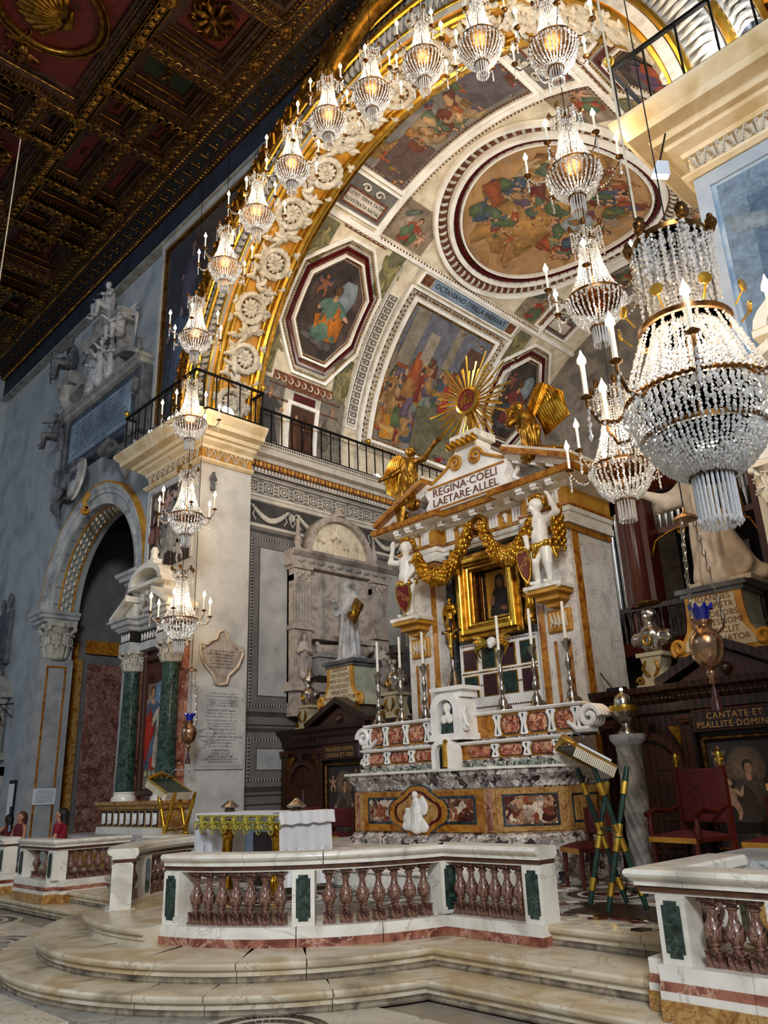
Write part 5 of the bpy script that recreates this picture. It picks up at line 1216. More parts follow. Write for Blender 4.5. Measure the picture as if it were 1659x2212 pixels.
# other memorials on the far part of the wall
t = thing('dark_tablet', 'dark slate memorial tablet high on the wall left of the chapel arch', 'tablet', (-26.5, 8.75, 5.9), world=True)
MB().cham(-27.0, -25.9, 8.66, 8.8, 5.8, 7.5, .05).build('tablet_frame', m_['stone_dark'], t); MB().cham(-26.85, -26.05, 8.62, 8.7, 5.95, 7.35, .02).build('tablet_slab', m_['slate'], t); MB().prism([(-26.7, 5.8), (-26.2, 5.8), (-26.3, 5.3), (-26.6, 5.3)], 8.68, 8.8).build('tablet_foot', m_['stone_dark'], t)
b = MB(); b.sph((-26.75, 8.7, 7.75), (.1, .08, .25), 8, 6); b.sph((-26.15, 8.7, 7.85), (.1, .08, .25), 8, 6); b.build('tablet_urns', m_['stone_dark'], t, smooth=60)
t = thing('wall_aedicule', 'weathered stone aedicule with broken pediment above the dark doorway', 'tomb', (-26.2, 8.7, 2.9), world=True)
MB().box(-27.2, -25.3, 8.6, 8.8, 2.9, 3.1).build('sill', m_['stone_grey'], t); MB().box(-26.7, -25.7, 8.7, 8.8, 3.1, 4.7).build('niche_back', m_['stone_dark'], t)
for x in (-26.95, -25.6): MB().lathe([(.12, 3.1), (.09, 3.16), (.085, 4.5), (.13, 4.62), (.13, 4.7)], (x+.04, 8.66, 0), 10).build('column', m_['stone_grey'], t, smooth=40)
for sd in (-1, 1): b = MB(); b.prism([(-26.2+sd*.95, 4.7), (-26.2+sd*.95, 4.85), (-26.2+sd*.3, 5.4), (-26.2+sd*.3, 5.22), (-26.2+sd*.7, 4.7)][::sd], 8.5, 8.8); b.build('pediment_half', m_['stone_grey'], t)
b = MB(); b.sph((-26.2, 8.6, 5.35), (.22, .12, .3), 10, 7); b.tube([(-26.45, 8.6, 5.1), (-26.2, 8.5, 5.0), (-25.95, 8.6, 5.1)], .06, 6); b.build('crest', m_['stone_grey'], t, smooth=60)
dr = sroot('door_1', (-26.3, 8.8, 0)); MB().box(-27.0, -25.5, 8.72, 8.9, 0, 2.45).build('door_leaf', m_['void'], dr)
b = MB(); b.box(-25.5, -25.25, 8.62, 8.9, 0, 2.7); b.box(-27.3, -25.25, 8.62, 8.9, 2.45, 2.75); b.build('door_frame', m_['stone_grey'], dr)
t = thing('wall_bell', 'small bell on an iron bracket beside the dark doorway', 'bell', (-25.1, 8.4, 3.9), world=True)
MB().lathe([(.02, .3), (.08, .27), (.11, .1), (.17, 0), (.16, -.01)], (-25.1, 8.35, 4.0), 14).build('bell_body', m_['bronze'], t, smooth=50); b = MB(); b.tube([(-25.1, 8.8, 4.5), (-25.1, 8.35, 4.45), (-25.1, 8.35, 4.3)], .02, 5); b.tube([(-25.1, 8.8, 4.1), (-25.1, 8.4, 4.45)], .015, 5); b.build('bracket', m_['iron'], t)
t = thing('bell_rope', 'pale bell rope hanging down the wall left of the chapel arch', 'rope', (-24.9, 8.45, 1.3), world=True); MB().tube([(-24.9, 8.45, 1.3), (-24.95, 8.45, 3.0), (-25.05, 8.4, 4.0)], .015, 5).build('cord', m_['stucco_warm'], t)
t = thing('notice_sheet', 'white printed notice on the chapel pilaster above the crouching visitor', 'notice', (-22.5, 8.6, 1.85), world=True)
MB().cham(0, .62, -.02, 0, 0, .42, .005).build('sheet', m_['paper'], t, loc=(CX-RA+.055, 8.78, 1.62), rot=(0, 0, PI/2)); script_lines(8, .5, .34, (CX-RA+.08, 9.09, 1.83), (0, 1, 0), (0, 0, 1), m_['ink'], t)
t = thing('pinned_leaflet', 'pale leaflets pinned to a dark board beside the chapel pilaster', 'notice', (-24.3, 8.7, 1.5), world=True)
MB().box(-24.55, -24.1, 8.74, 8.795, 1.1, 2.3).build('board', m_['black'], t); MB().box(-24.5, -24.3, 8.72, 8.74, 1.3, 2.2).build('sheet', m_['paper'], t); MB().box(-24.28, -24.14, 8.72, 8.74, 1.6, 2.2).build('sheet', m_['paper'], t)

# ------------------------------------------------------------------ altar against the left pier, repeated on the right pier
pa = thing('pier_altar', 'altar with green marble columns and painted panel against the pier beside the chapel arch', 'altar', (-15.45, 8.4, 0), world=True, group='pier altars')
xc = -15.42
MB().sweep([(0, .0), (0, .75), (-.5, .75), (-.5, .0)], [(xc-1.75, 8.4), (xc-1.75, 7.4), (xc+1.35, 7.4), (xc+1.35, 8.4)]).build('altar_body', m_['siena_pale'], pa)
MB().sweep([(.0, .75), (.02, .8), (.1, .86), (.12, .93), (.2, .96), (.2, 1.06), (-.9, 1.06), (-.9, .75)], [(xc-1.75, 8.4), (xc-1.75, 7.4), (xc+1.35, 7.4), (xc+1.35, 8.4)]).build('mensa', m_['marble_grey'], pa, smooth=25)
MB().box(xc-1.35, xc+1.3, 7.8, 8.4, 1.06, 1.18).build('pedestal_foot', m_['marble_white'], pa)
MB().box(xc-1.25, xc+1.2, 7.88, 8.4, 1.18, 1.5).build('pedestal', m_['siena_pale'], pa)
for i in range(9):
    x = xc-1.15+i*.265; b = MB(); b.cham(x-.1, x+.1, 7.865, 7.89, 1.2, 1.48, .01); q = b.build('pedestal_panel', m_['black'], pa); b = MB()
    for k in range(4): b.tube([(x-.06+.04*k, 7.86, 1.23+.02*(k % 2)), (x-.02+.03*k, 7.85, 1.32), (x-.07+.045*k, 7.86, 1.44)], [.012, .018, .008], 5)
    b.build('inlay_scrolls', m_['marble_bright'], q)
MB().sweep([(0, 1.5), (.03, 1.52), (.05, 1.58), (.1, 1.6), (.1, 1.66), (-.5, 1.66), (-.5, 1.5)], [(xc-1.3, 8.4), (xc-1.3, 7.86), (xc+1.25, 7.86), (xc+1.25, 8.4)]).build('pedestal_cap', m_['siena_pale'], pa, smooth=25)
for x in (xc-.8, xc+.84):
    c = MB().lathe([(.2, 1.84), (.185, 2.6), (.18, 3.2), (.165, 4.28)], (x, 8.1, 0), 20).build('column', m_['verde_col'], pa, smooth=60)
    MB().lathe([(.26, 1.66), (.26, 1.7), (.25, 1.74), (.22, 1.76), (.21, 1.79), (.23, 1.81), (.2, 1.84)], (x, 8.1, 0), 20).build('column_base', m_['marble_white'], c, smooth=40)
    obj('capital', CAPM['stucco'], c, loc=(x, 8.1, 4.28), scale=(.5, .5, .45))
    MB().box(x-.2, x+.2, 8.25, 8.4, 1.66, 4.7).build('back_pilaster', m_['marble_red_band'], pa)
    MB().box(x-.24, x+.24, 7.86, 8.4, 4.73, 4.9).build('entablature_block', m_['marble_grey'], pa); q = MB().box(x-.22, x+.22, 7.88, 8.4, 4.9, 5.14).build('frieze_block', m_['black'], pa)
    b = MB(); [b.tube([(x-.15+.1*k, 7.87, 4.94), (x-.1+.1*k, 7.86, 5.03), (x-.17+.11*k, 7.87, 5.1)], [.015, .025, .01], 5) for k in range(4)]; b.build('inlay_scrolls', m_['marble_bright'], q)
MB().box(xc-.6, xc+.62, 8.1, 8.4, 4.73, 4.9).build('entablature_block', m_['marble_grey'], pa); q = MB().box(xc-.6, xc+.62, 8.12, 8.4, 4.9, 5.14).build('frieze_block', m_['black'], pa); b = MB(); [b.tube([(xc-.5+.12*k, 8.11, 4.94), (xc-.45+.12*k, 8.1, 5.03), (xc-.52+.13*k, 8.11, 5.1)], [.015, .025, .01], 5) for k in range(9)]; b.build('inlay_scrolls', m_['marble_bright'], q)
MB().sweep([(0, 5.14), (.04, 5.16), (.06, 5.22), (.14, 5.26), (.16, 5.34), (.22, 5.36), (.22, 5.4), (-.4, 5.4), (-.4, 5.14)], [(xc-1.05, 8.4), (xc-1.05, 7.86), (xc-.55, 7.86), (xc-.55, 8.1), (xc+.58, 8.1), (xc+.58, 7.86), (xc+1.1, 7.86), (xc+1.1, 8.4)]).build('cornice', m_['marble_grey'], pa, smooth=20)
b = MB(); [b.box(x-.025, x+.025, 7.78, 7.86, 5.2, 5.27) for x in list(np.arange(xc-1.1, xc-.5, .09))+list(np.arange(xc+.55, xc+1.15, .09))]; b.build('dentils', m_['marble_grey'], pa)['kind'] = 'stuff'
for sd in (-1, 1):
    b = MB(); x0, x1 = xc+sd*1.3, xc+sd*.55; b.prism([(x0, 5.4), (x1, 5.78), (x1, 5.9), (x0, 5.5)], 7.7, 8.4); b.prism([(x0+(-sd)*.12, 5.4), (x1, 5.4), (x1, 5.74)], 7.9, 8.4); b.build('pediment_half', m_['marble_white'], pa)
MB().box(xc-.5, xc+.55, 8.0, 8.4, 5.4, 6.1).build('attic', m_['marble_white'], pa); b = MB(); n = 14
A = [(xc+.02-.72*math.cos(t), 6.1+.42*math.sin(t)) for t in np.linspace(0, PI, n)]; B_ = [(xc+.02-.58*math.cos(t), 6.1+.3*math.sin(t)) for t in np.linspace(0, PI, n)]; b.prism(A+B_[::-1], 7.8, 8.4); b.box(xc-.72, xc+.76, 7.82, 8.4, 6.02, 6.1); b.build('arched_top', m_['marble_white'], pa, smooth=20)
b = MB(); [b.sph((xc+.3*math.cos(k*.9), 7.96, 5.7+.2*math.sin(k*.9)), .09, 7, 5) for k in range(7)]; b.tube([(xc-.4, 7.97, 5.5), (xc, 7.9, 5.75), (xc+.4, 7.97, 5.5)], .05, 6); b.build('attic_relief', m_['stucco'], pa, smooth=60)
fr = MB(); z0, z1 = 1.75, 4.6; x0, x1 = xc-.55, xc+.6
for (p, q, r, v) in ((x0, x0+.13, z0, z1), (x1-.13, x1, z0, z1), (x0+.13, x1-.13, z0, z0+.13), (x0+.13, x1-.13, z1-.13, z1)): fr.cham(p, q, 8.2, 8.4, r, v, .03)
fr.build('picture_frame', m_['wood_door'], pa); MB().box(x0+.13, x1-.13, 8.3, 8.36, z1-.6, z1-.13).build('picture_head', m_['marble_red_band'], pa)
pn = MB().box(x0+.13, x1-.13, 8.3, 8.38, z0+.13, z1-.6).build('picture_panel', mat('panel_cream', ['#b9a98c','#cdbfa2'], scale=3, rough=.6), pa)
P = Paint(lambda u, v, l: (xc+.03+u, 8.3-l, 1.88+v)); P.rect(-.45, .45, 0, .2, '#8d8a80'); [P.oval(-.36+.18*i, .3+.14*j, .06, .05, '#c9c39a') for i in range(5) for j in range(2)]; P.oval(.1, 1.9, .3, .25, '#7fa0c0'); P.figure(-.2, .42, 1.65, '#54657f', '#c0301c', '#c79a78', '#6b4526'); P.figure(.22, .42, 1.5, '#d3cab8', '#b9862f'); P.figure(-.3, 1.2, .8, '#a8a29a'); P.rect(-.2, .0, .38, .62, '#c0301c'); P.build('painted_group', m_['paint_flat'], pa)
MB().box(xc-.6, xc+.65, 8.3, 8.4, 1.66, 4.73).build('backing', m_['marble_red_dark'], pa)
# small altar cross and candlesticks on its top
cr = thing('crucifix', 'small wooden crucifix standing on the arched top of the pier altar', 'crucifix', (xc+.05, 8.0, 6.52), world=True)
b = MB(); b.box(xc-.1, xc+.2, 7.9, 8.1, 6.52, 6.62); b.lathe([(.09, 6.62), (.07, 6.75), (.1, 6.8), (.05, 6.9)], (xc+.05, 8, 0), 10); b.build('foot', m_['marble_white'], cr); b = MB(); b.box(xc+.02, xc+.08, 7.97, 8.03, 6.9, 7.75); b.box(xc-.2, xc+.3, 7.97, 8.03, 7.4, 7.46); b.build('cross', m_['wood_door'], cr)
rp = copy_tree(pa); rp.location.x += 13.75; rp['label'] = 'altar with marble columns against the pier beneath the blue angel fresco, mostly cropped'
# fresco of pale angels on the pier above the altar
fr = thing('angel_fresco', 'grey and pink fresco of angels round a cross above the pier altar', 'fresco', (-15.4, 8.39, 6.4), world=True)
MB().box(-16.45, -14.5, 8.383, 8.397, 6.56, 8.55).build('fresco_ground', m_['fresco_dark'], fr); b = MB()
for q in ((-16.5, -14.45, 8.5, 8.6), (-16.5, -16.4, 6.56, 8.5), (-14.55, -14.45, 6.56, 8.5)): b.cham(q[0], q[1], 8.36, 8.397, q[2], q[3], .015)
b.build('fresco_border', m_['marble_grey'], fr)
P = Paint(lambda u, v, l: (u, 8.384-l, v)); P.cloud(-15.5, 7.6, 1.6, '#8a8a88', 10); P.oval(-15.35, 7.3, .28, .42, '#b4b4ae'); P.rect(-15.37, -15.32, 6.5, 7.9, '#8a5a34'); P.rect(-15.6, -15.08, 7.55, 7.61, '#8a5a34')
for (u, v, h, l, c) in ((-16.1, 7.7, .7, .3, '#c2a79c'), (-15.0, 7.9, .6, -.3, '#b9a79c'), (-16.15, 6.9, .7, .4, '#cfc9c0'), (-14.9, 6.9, .75, -.2, '#cdc9c2'), (-15.8, 6.62, .6, .2, '#d3cfc6'), (-14.95, 6.6, .55, -.3, '#d0ccc4'), (-15.75, 8.0, .5, .8, '#c9a09a')): P.putto(u, v, h, c, l, '#b4b2ac')
P.oval(-16.15, 7.45, .28, .2, '#a86a66', .4); P.build('painted_putti', m_['paint_flat'], fr)
# ------------------------------------------------------------------ choir side walls: painted entablature, panels, tomb
def entablature(root, X, sg):
    "sg +1: the wall's face looks towards +x"
    F = (lambda o: X+sg*o); Y0, Y1 = 9.75, YB
    path = [(X, Y0), (X, Y1)] if sg > 0 else [(X, Y1), (X, Y0)]
    def course(prof, m, nm, **k): return MB().sweep(prof, path).build(nm, m_[m], root, smooth=25)
    course([(.0, 7.68), (.02, 7.7), (.02, 8.24), (0, 8.24)], 'paint_dark', 'swag_frieze')
    course([(0, 8.24), (.06, 8.26), (.07, 8.34), (.1, 8.36), (.1, 8.42), (0, 8.42)], 'paint_light', 'moulding'); course([(0, 7.6), (.05, 7.62), (.05, 7.69), (0, 7.69)], 'paint_light', 'moulding')
    course([(0, 8.42), (.04, 8.42), (.04, 8.82), (0, 8.82)], 'paint_grey', 'key_frieze')
    course([(0, 8.82), (.08, 8.83), (.1, 8.9), (0, 8.92)], 'paint_light', 'moulding'); course([(0, 8.92), (.1, 8.92), (.1, 9.06), (0, 9.06)], 'paint_dark', 'dentil_ground')
    course([(0, 9.06), (.18, 9.06), (.2, 9.22), (0, 9.22)], 'ornament_brown', 'egg_ground'); course([(0, 9.22), (.22, 9.22), (.26, 9.3), (.4, 9.34), (.42, 9.48), (.46, 9.5), (.48, 9.6), (0, 9.6)], 'paint_light', 'cornice')
    if sg < 0: return
    b = MB(); y = Y0+.05                                # key pattern: nested squares with links
    w = .022
    def bar(y0, y1, z0, z1): b.box(F(.04), F(.055), y0, y1, z0, z1)
    while y < Y1-.4:
        for e in (0, .07):
            z0, z1, a, c = 8.46+e, 8.78-e, y+e, y+.34-e
            bar(a, c, z1-w, z1); bar(a, c, z0, z0+w); bar(a, a+w, z0, z1); bar(c-w, c, z0, z1)
        bar(y+.34, y+.46, 8.61, 8.61+w); bar(y+.34, y+.46, 8.52, 8.52+w); bar(y+.34, y+.46, 8.7, 8.7+w); b.box(F(.04), F(.06), y+.14, y+.2, 8.59, 8.65); y += .46
    b.build('key_pattern', m_['paint_light'], root)['kind'] = 'stuff'
    b = MB(); [b.box(F(.1), F(.16), yy, yy+.055, 8.94, 9.05) for yy in np.arange(Y0, Y1, .1)]; b.build('dentils', m_['paint_light'], root)['kind'] = 'stuff'
    b = MB(); [b.sph((F(.2), yy, 9.14), (.04, .06, .07), 7, 5) for yy in np.arange(Y0+.1, Y1, .24)]; [b.sph((F(.21), yy, 9.14), (.02, .03, .07), 5, 4) for yy in np.arange(Y0+.22, Y1, .24)]; b.build('egg_ornament', m_['gold_paint'], root)['kind'] = 'stuff'
    b = MB(); [b.sph((F(.47), yy, 9.56), (.02, .025, .03), 5, 4) for yy in np.arange(Y0+.1, Y1, .07)]; [b.sph((F(.1), yy, 8.87), (.015, .02, .02), 5, 4) for yy in np.arange(Y0+.1, Y1, .06)]; b.build('bead_ornament', m_['paint_dark'], root)['kind'] = 'stuff'
    for k, y0 in enumerate((9.85, 11.2, 13.7, 15.1, 16.5)):   # fruit swags with ribbons
        b = MB()
        for i in range(17): q = i/16; b.sph((F(.05), y0+.15+1.0*q, 8.1-.28*math.sin(PI*q)), (.04, .045+.03*math.sin(PI*q), .05+.03*math.sin(PI*q)), 6, 4)
        for sd in (0, 1):
            for t in range(2): b.tube([(F(.04), y0+.1+1.1*sd, 8.15), (F(.05), y0+.1+1.1*sd+(.12-.24*t), 8.05), (F(.04), y0+.1+1.1*sd+(.05-.1*t), 7.9), (F(.04), y0+.1+1.1*sd+(.14-.28*t), 7.78)], .014, 5)
        b.build('swag', m_['paint_light'], root, smooth=60)
        b = MB(); [b.tube([(F(.05), y0+1.28+.09*math.cos(a)*(1-a/14), 8.0+.12*math.sin(a)*(1-a/14)) for a in np.linspace(0, 11, 26)], .018, 5)]; b.build('volute', m_['paint_light'], root, smooth=60)
    # framed wall panels: outer band, egg border, pale field
    for (y0, y1, z0, z1) in ((9.78, 15.2, 3.3, 7.55), (9.78, 11.9, 1.75, 3.05)):
        for e, m, d in ((0, 'paint_dark', .015), (.09, 'paint_grey', .035), (.2, 'paint_light', .045), (.26, 'paint_grey', .05), (.42, 'paint_dark', .055), (.44, 'plaster_grey', .06)):
            MB().box(F(0), F(d), y0+e, y1-e, z0+e, z1-e).build('wall_panel', m_[m], root)
        b = MB()
        for yy in np.arange(y0+.24, y1-.22, .075):
            for zz in (z0+.23, z1-.23): b.sph((F(.05), yy, zz), (.02, .03, .035), 5, 4)
        for zz in np.arange(z0+.28, z1-.24, .075): b.sph((F(.05), y0+.23, zz), (.02, .035, .03), 5, 4)
        b.build('egg_border', m_['paint_dark'], root)['kind'] = 'stuff'
    for z, h in ((1.68, .06), (1.5, .05), (1.3, .1), (3.12, .08)): course([(0, z), (.05, z), (.06, z+h), (0, z+h)], 'paint_grey', 'dado_line')
    MB().box(F(0), F(.03), Y0, Y1, .4, 1.3).build('dado', m_['slate_light'], root)
entablature(wcl, XL, 1); entablature(wcr, XR, -1)
# Renaissance wall tomb
TX = XL+.06
tm = thing('wall_tomb', 'Renaissance wall tomb with Madonna lunette and niche saints behind the grey friar statue', 'tomb', (TX, 12.5, 3.5), world=True)
def tb(x0, x1, y0, y1, z0, z1, nm, m='stone_tomb'): return MB().box(TX+x0, TX+x1, y0, y1, z0, z1).build(nm, m_[m], tm)
tb(0, .06, 11.0, 14.0, 3.6, 7.0, 'tomb_back', 'stone_tomb')
for y in (11.0, 13.5):
    tb(0, .28, y, y+.5, 4.05, 5.25, 'niche_pier'); b = MB(); n = 9
    nb = [(y+.1, 4.15), (y+.4, 4.15)]+[(y+.25+.15*math.cos(t), 4.95+.17*math.sin(t)) for t in np.linspace(0, PI, n)]; b.prism(nb, TX+.281, TX+.283, 'yz'); b.build('niche', m_['stone_grey'], tm)
    skin_obj('niche_saint', robed(.98), .028, m_['stone_tomb'], tm, disp=rfold(.98, .014), loc=(TX+.33, y+.25, 4.15), rot=(0, 0, PI/2), scale=(1, .75, 1))
    tb(0, .34, y-.04, y+.54, 5.25, 5.35, 'ledge'); tb(0, .26, y, y+.5, 5.35, 6.55, 'pilaster')
    b = MB(); [b.box(TX+.26, TX+.275, y+.06+.08*k, y+.09+.08*k, 5.45, 6.35) for k in range(5)]; b.build('pilaster_fluting', m_['stone_grey'], tm)
    b = MB(); [b.sph((TX+.27, y+.07+.09*k, 6.62-.09*(k % 2)), (.05, .05, .08), 6, 4) for k in range(5)]; b.box(TX, TX+.33, y-.03, y+.53, 6.7, 6.78); b.box(TX, TX+.27, y, y+.5, 6.4, 6.72); b.build('pilaster_capital', m_['stone_tomb'], tm, smooth=40)
    b = MB(); b.lathe([(.13, 7.16), (.13, 7.22), (.07, 7.28), (.11, 7.4), (.06, 7.55), (.04, 7.9), (.06, 7.95), (0, 8.02)], (TX+.15, y+.2, 0), 10); b.build('finial', m_['stone_tomb'], tm, smooth=50)
MB().sweep([(0, 6.78), (.26, 6.78), (.28, 6.84), (.28, 7.0), (.34, 7.03), (.42, 7.1), (.44, 7.16), (0, 7.16)], [(TX, 10.92), (TX, 14.08)]).build('entablature', m_['stone_tomb'], tm, smooth=25)
b = MB(); [b.sph((TX+.29, y, 6.92), (.04, .13, .06), 7, 5) for y in np.arange(11.2, 14, .3)]; b.build('frieze_heads', m_['stone_grey'], tm, smooth=60)
LC, LR = 12.48, 1.1
b = MB(); n = 24; A = [(LC+LR*math.cos(t), 7.16+LR*1.02*math.sin(t)) for t in np.linspace(0, PI, n)]; b.prism([(LC-LR, 7.16)][:0]+A, TX, TX+.16, 'yz'); b.build('lunette', m_['stucco_warm'], tm, smooth=20)
b = MB(); B_ = [(LC+(LR-.14)*math.cos(t), 7.16+(LR-.14)*math.sin(t)) for t in np.linspace(0, PI, n)]; b.prism(A+B_[::-1], TX, TX+.28, 'yz'); b.build('lunette_arch', m_['stone_tomb'], tm, smooth=20)
b = MB(); b.lathe([(.22, 0), (.16, .1), (.1, .22), (0, .3)], (TX+.14, LC, 8.26), 10); b.build('lunette_crest', m_['stone_tomb'], tm, smooth=50)
for (y, h, rz, mk2) in ((12.4, .84, .2, 1), (11.85, .62, -.5, 0), (12.72, .5, .3, 0), (13.05, .58, .7, 0)):
    skin_obj('lunette_figure', robed(h, wide=1.25 if mk2 else 1.1), .022, m_['stucco_warm'], tm, disp=rfold(h, .02), loc=(TX+.18, y, 7.17), rot=(0, 0, PI/2+rz), scale=(1, .6, 1))
tb(.06, .12, 11.5, 13.5, 5.2, 6.78, 'recess_panel', 'stone_tomb')
for y in (12.0, 12.5, 13.0): tb(.1, .16, y-.03, y+.03, 5.2, 6.6, 'recess_rib', 'stone_grey')
tb(.06, .4, 11.5, 13.5, 5.05, 5.17, 'shelf'); b = MB(); b.box(TX+.06, TX+.5, 11.55, 13.45, 4.2, 4.62); b.box(TX+.06, TX+.55, 11.5, 13.5, 4.62, 4.7); b.build('sarcophagus', m_['stone_grey'], tm)
skin_obj('effigy', [cap((.3, -.75, .12), (.3, .55, .16), .13, .17), cap((.3, .55, .2), (.3, .75, .24), .1), ell((.3, .84, .27), (.1, .12, .1)), cap((.18, .2, .25), (.38, -.1, .3), .05), cap((.3, -.75, .12), (.3, -.85, .26), .06)], .03, m_['stone_tomb'], tm, loc=(TX, 12.5, 4.7))
tb(0, .4, 10.9, 14.1, 3.85, 4.05, 'base_moulding'); tb(0, .3, 11.0, 14.0, 3.3, 3.85, 'base'); tb(0, .16, 14.3, 15.3, 3.6, 5.2, 'side_tablet', 'stone_dark')

# ------------------------------------------------------------------ iron railings and floodlights on the cornices
def iron_railing(label, path, z, step=.3, fin=(), h=.92):
    t = thing('iron_railing', label, 'railing', (*path[0], z), world=True); P = [(*p, z+h) for p in path]
    b = MB(); b.sweep([(-.025, z+h-.03), (-.025, z+h+.02), (.025, z+h+.02), (.025, z+h-.03)], path); b.build('top_rail', m_['iron'], t)
    b = MB(); b.sweep([(-.02, z+.05), (-.02, z+.09), (.02, z+.09), (.02, z+.05)], path); b.build('bottom_rail', m_['iron'], t)
    at, L, sv = resample(path, .1); n = int(L/step)
    bar = MB().box(-.012, .012, -.012, .012, 0, h-.02).mesh('bar', m_['iron'])
    for i in range(n+1): p, d = at(L*i/n); obj('bar', bar, t, loc=(p.x, p.y, z+.01))
    for f in fin: MB().lathe([(.012, 0), (.02, .03), (.055, .07), (.07, .12), (.055, .17), (0, .19)], (*f, z+h+.02), 12).build('finial', m_['gold_bright'], t, smooth=60)
    return t
iron_railing('black iron railing with gilt knobs round the left pier cornice', [(-16.95, 8.1), (-16.95, 7.84), (-13.69, 7.84), (-13.69, 9.62), (-14.3, 9.62)], 9.66, fin=[(-16.95, 7.84), (-13.69, 7.84), (-13.69, 9.62)])
iron_railing('long black iron railing on the choir cornice below the history fresco', [(XL+.36, 9.95), (XL+.36, 20.0)], 9.6, step=.31, fin=[(XL+.36, 13.5)])
iron_railing('black iron railing on the right pier cornice behind two floodlights', [(-2.6, 9.62), (-3.41, 9.62), (-3.41, 7.84), (.1, 7.84)], 9.66, step=.42, fin=[(-3.41, 7.84)])
def flood(label, loc, tgt, energy, s=.16, col=(1, .93, .82), glow='spot_glow', spot=110):
    t = thing('floodlight', label, 'floodlight', loc); d = (Vector(tgt)-Vector(loc)).normalized(); X = d.to_track_quat('-Z', 'Y').to_matrix().to_4x4(); X.translation = Vector((0, 0, s*.95))
    b = MB(); b.X = X; b.lathe([(s*.35, s*1.1), (s*.6, s*1.0), (s*.75, s*.2), (s*.95, -s*.3), (s*.9, -s*.3), (s*.7, -s*.05), (0, -s*.05)], n=14); b.build('housing', m_['lamp_grey'], t, smooth=40)
    b = MB(); b.X = X; b.lathe([(s*.82, -s*.24), (s*.5, -s*.32), (0, -s*.35)], n=14); b.build('lens', m_[glow], t, smooth=60)
    b = MB(); b.box(-s*.1, s*.1, -s*.1, s*.1, 0, s*.6); b.box(-s*.4, s*.4, -s*.3, s*.3, 0, .02); b.build('bracket', m_['iron'], t)
    light('floodlight_beam', 'SPOT', tuple(Vector((0, 0, s*.95))+d*s*.5), energy, col, None, s*.6, spot, t).rotation_euler = d.to_track_quat('-Z', 'Y').to_euler()
    return t
flood('grey floodlight at the outer end of the left cornice, aimed down', (-16.75, 8.0, 9.67), (-18.8, 8.7, 6), 420, glow='lamp_glow', col=(.95, .97, 1), spot=95)
flood('middle grey floodlight of three on the left cornice', (-15.75, 8.0, 9.67), (-16, 5.5, 4), 260, glow='lamp_glow', col=(1, .95, .9))
flood('grey floodlight nearest the railing corner on the left cornice', (-14.85, 8.0, 9.67), (-13, 5.5, 4), 300, glow='lamp_glow')
flood('floodlight glaring towards the viewer beneath the gold arch on the left cornice', (-13.85, 8.75, 9.67), (-6, 8.6, 11.5), 500, s=.18)
flood('glaring floodlight on the choir railing behind the gilded angel', (-14.38, 13.9, 9.61), (-8.5, 12.4, 11), 420, s=.13)
flood('nearer of two glaring floodlights on the right cornice', (-2.7, 8.2, 9.67), (-9.5, 9.0, 12.5), 900, s=.2)
flood('floodlight at the right frame edge on the right cornice', (-1.75, 8.1, 9.67), (-6, 8.3, 17), 280, s=.2)
for i, y in enumerate((11.6, 15.0, 18.2)): flood('added unseen floodlight on the right choir cornice brightening the vault, number %s from the arch' % ('one', 'two', 'three')[i], (XR-.4, y, 9.61), (-11.5, y+.3, 13.6), 480, s=.15, spot=140)  # unseen lamps, added to brighten the vault
flood('added floodlight brightening the vault, unseen on the choir cornice behind the altar pediment', (XL+.2, 17.0, 9.61), (-6.5, 16, 14), 350, s=.12, spot=140)  # one more added lamp, out of sight, to lift the vault
t = thing('security_camera', 'small white dome camera on the left cornice', 'camera', (-13.85, 9.2, 9.665)); b = MB(); b.lathe([(.07, 0), (.07, .05), (.05, .1), (0, .12)], n=12); b.build('dome', m_['marble_bright'], t, smooth=60); MB().sph((.06, -.03, .06), .03, 8, 5).build('lens', m_['black'], t, smooth=60)
t = thing('hanging_floodlight', 'white box floodlight hung below the right cornice above the big chandelier', 'floodlight', (-3.05, 7.9, 8.6), world=True)
b = MB(); b.prism([(-.2, 0), (.2, 0), (.12, .3), (-.12, .3)], -.12, .12); b.build('housing', m_['lamp_grey'], t, loc=(-3.05, 7.9, 8.62), rot=(.3, .2, .7), scale=.55); MB().box(-.17, .17, -.1, .1, -.01, 0).build('lens', m_['lamp_glow'], t, loc=(-3.05, 7.9, 8.615), rot=(.3, .2, .7), scale=.55); MB().tube([(-3.05, 7.9, 8.75), (-2.95, 8.05, 9.3)], .012, 5).build('bracket', m_['iron'], t)
# ------------------------------------------------------------------ high altar
AC = -8.5; ZB = .95
al = thing('high_altar', 'high altar of inlaid coloured marbles with white marble relief in the frontal', 'altar', (AC, 9.5, ZB), world=True)
FX0, FX1, FY = AC-1.42, AC+1.36, 8.9
core = [(FX0-.65, 10.6), (FX0-.65, 9.55), (FX0, FY), (FX1, FY), (FX1+.68, 9.58), (FX1+.68, 10.6)]
MB().sweep([(.12, ZB), (.12, ZB+.07), (.08, ZB+.1), (.05, ZB+.14), (0, ZB+.16), (-.4, ZB+.16), (-.4, ZB)], core).build('altar_plinth', m_['breccia_white'], al, smooth=25)
MB().sweep([(.15, .51), (.15, ZB-.05), (.12, ZB), (-.4, ZB), (-.4, .51)], core[2:]).build('altar_base', m_['breccia_white'], al, smooth=25)
MB().sweep([(0, ZB+.15), (0, 1.72), (-.4, 1.72), (-.4, ZB+.15)], core).build('altar_body', m_['siena_pale'], al)
MB().sweep([(.0, 1.68), (.02, 1.7), (.03, 1.76), (-.3, 1.76), (-.3, 1.68)], core).build('upper_band', m_['breccia_white'], al, smooth=25)
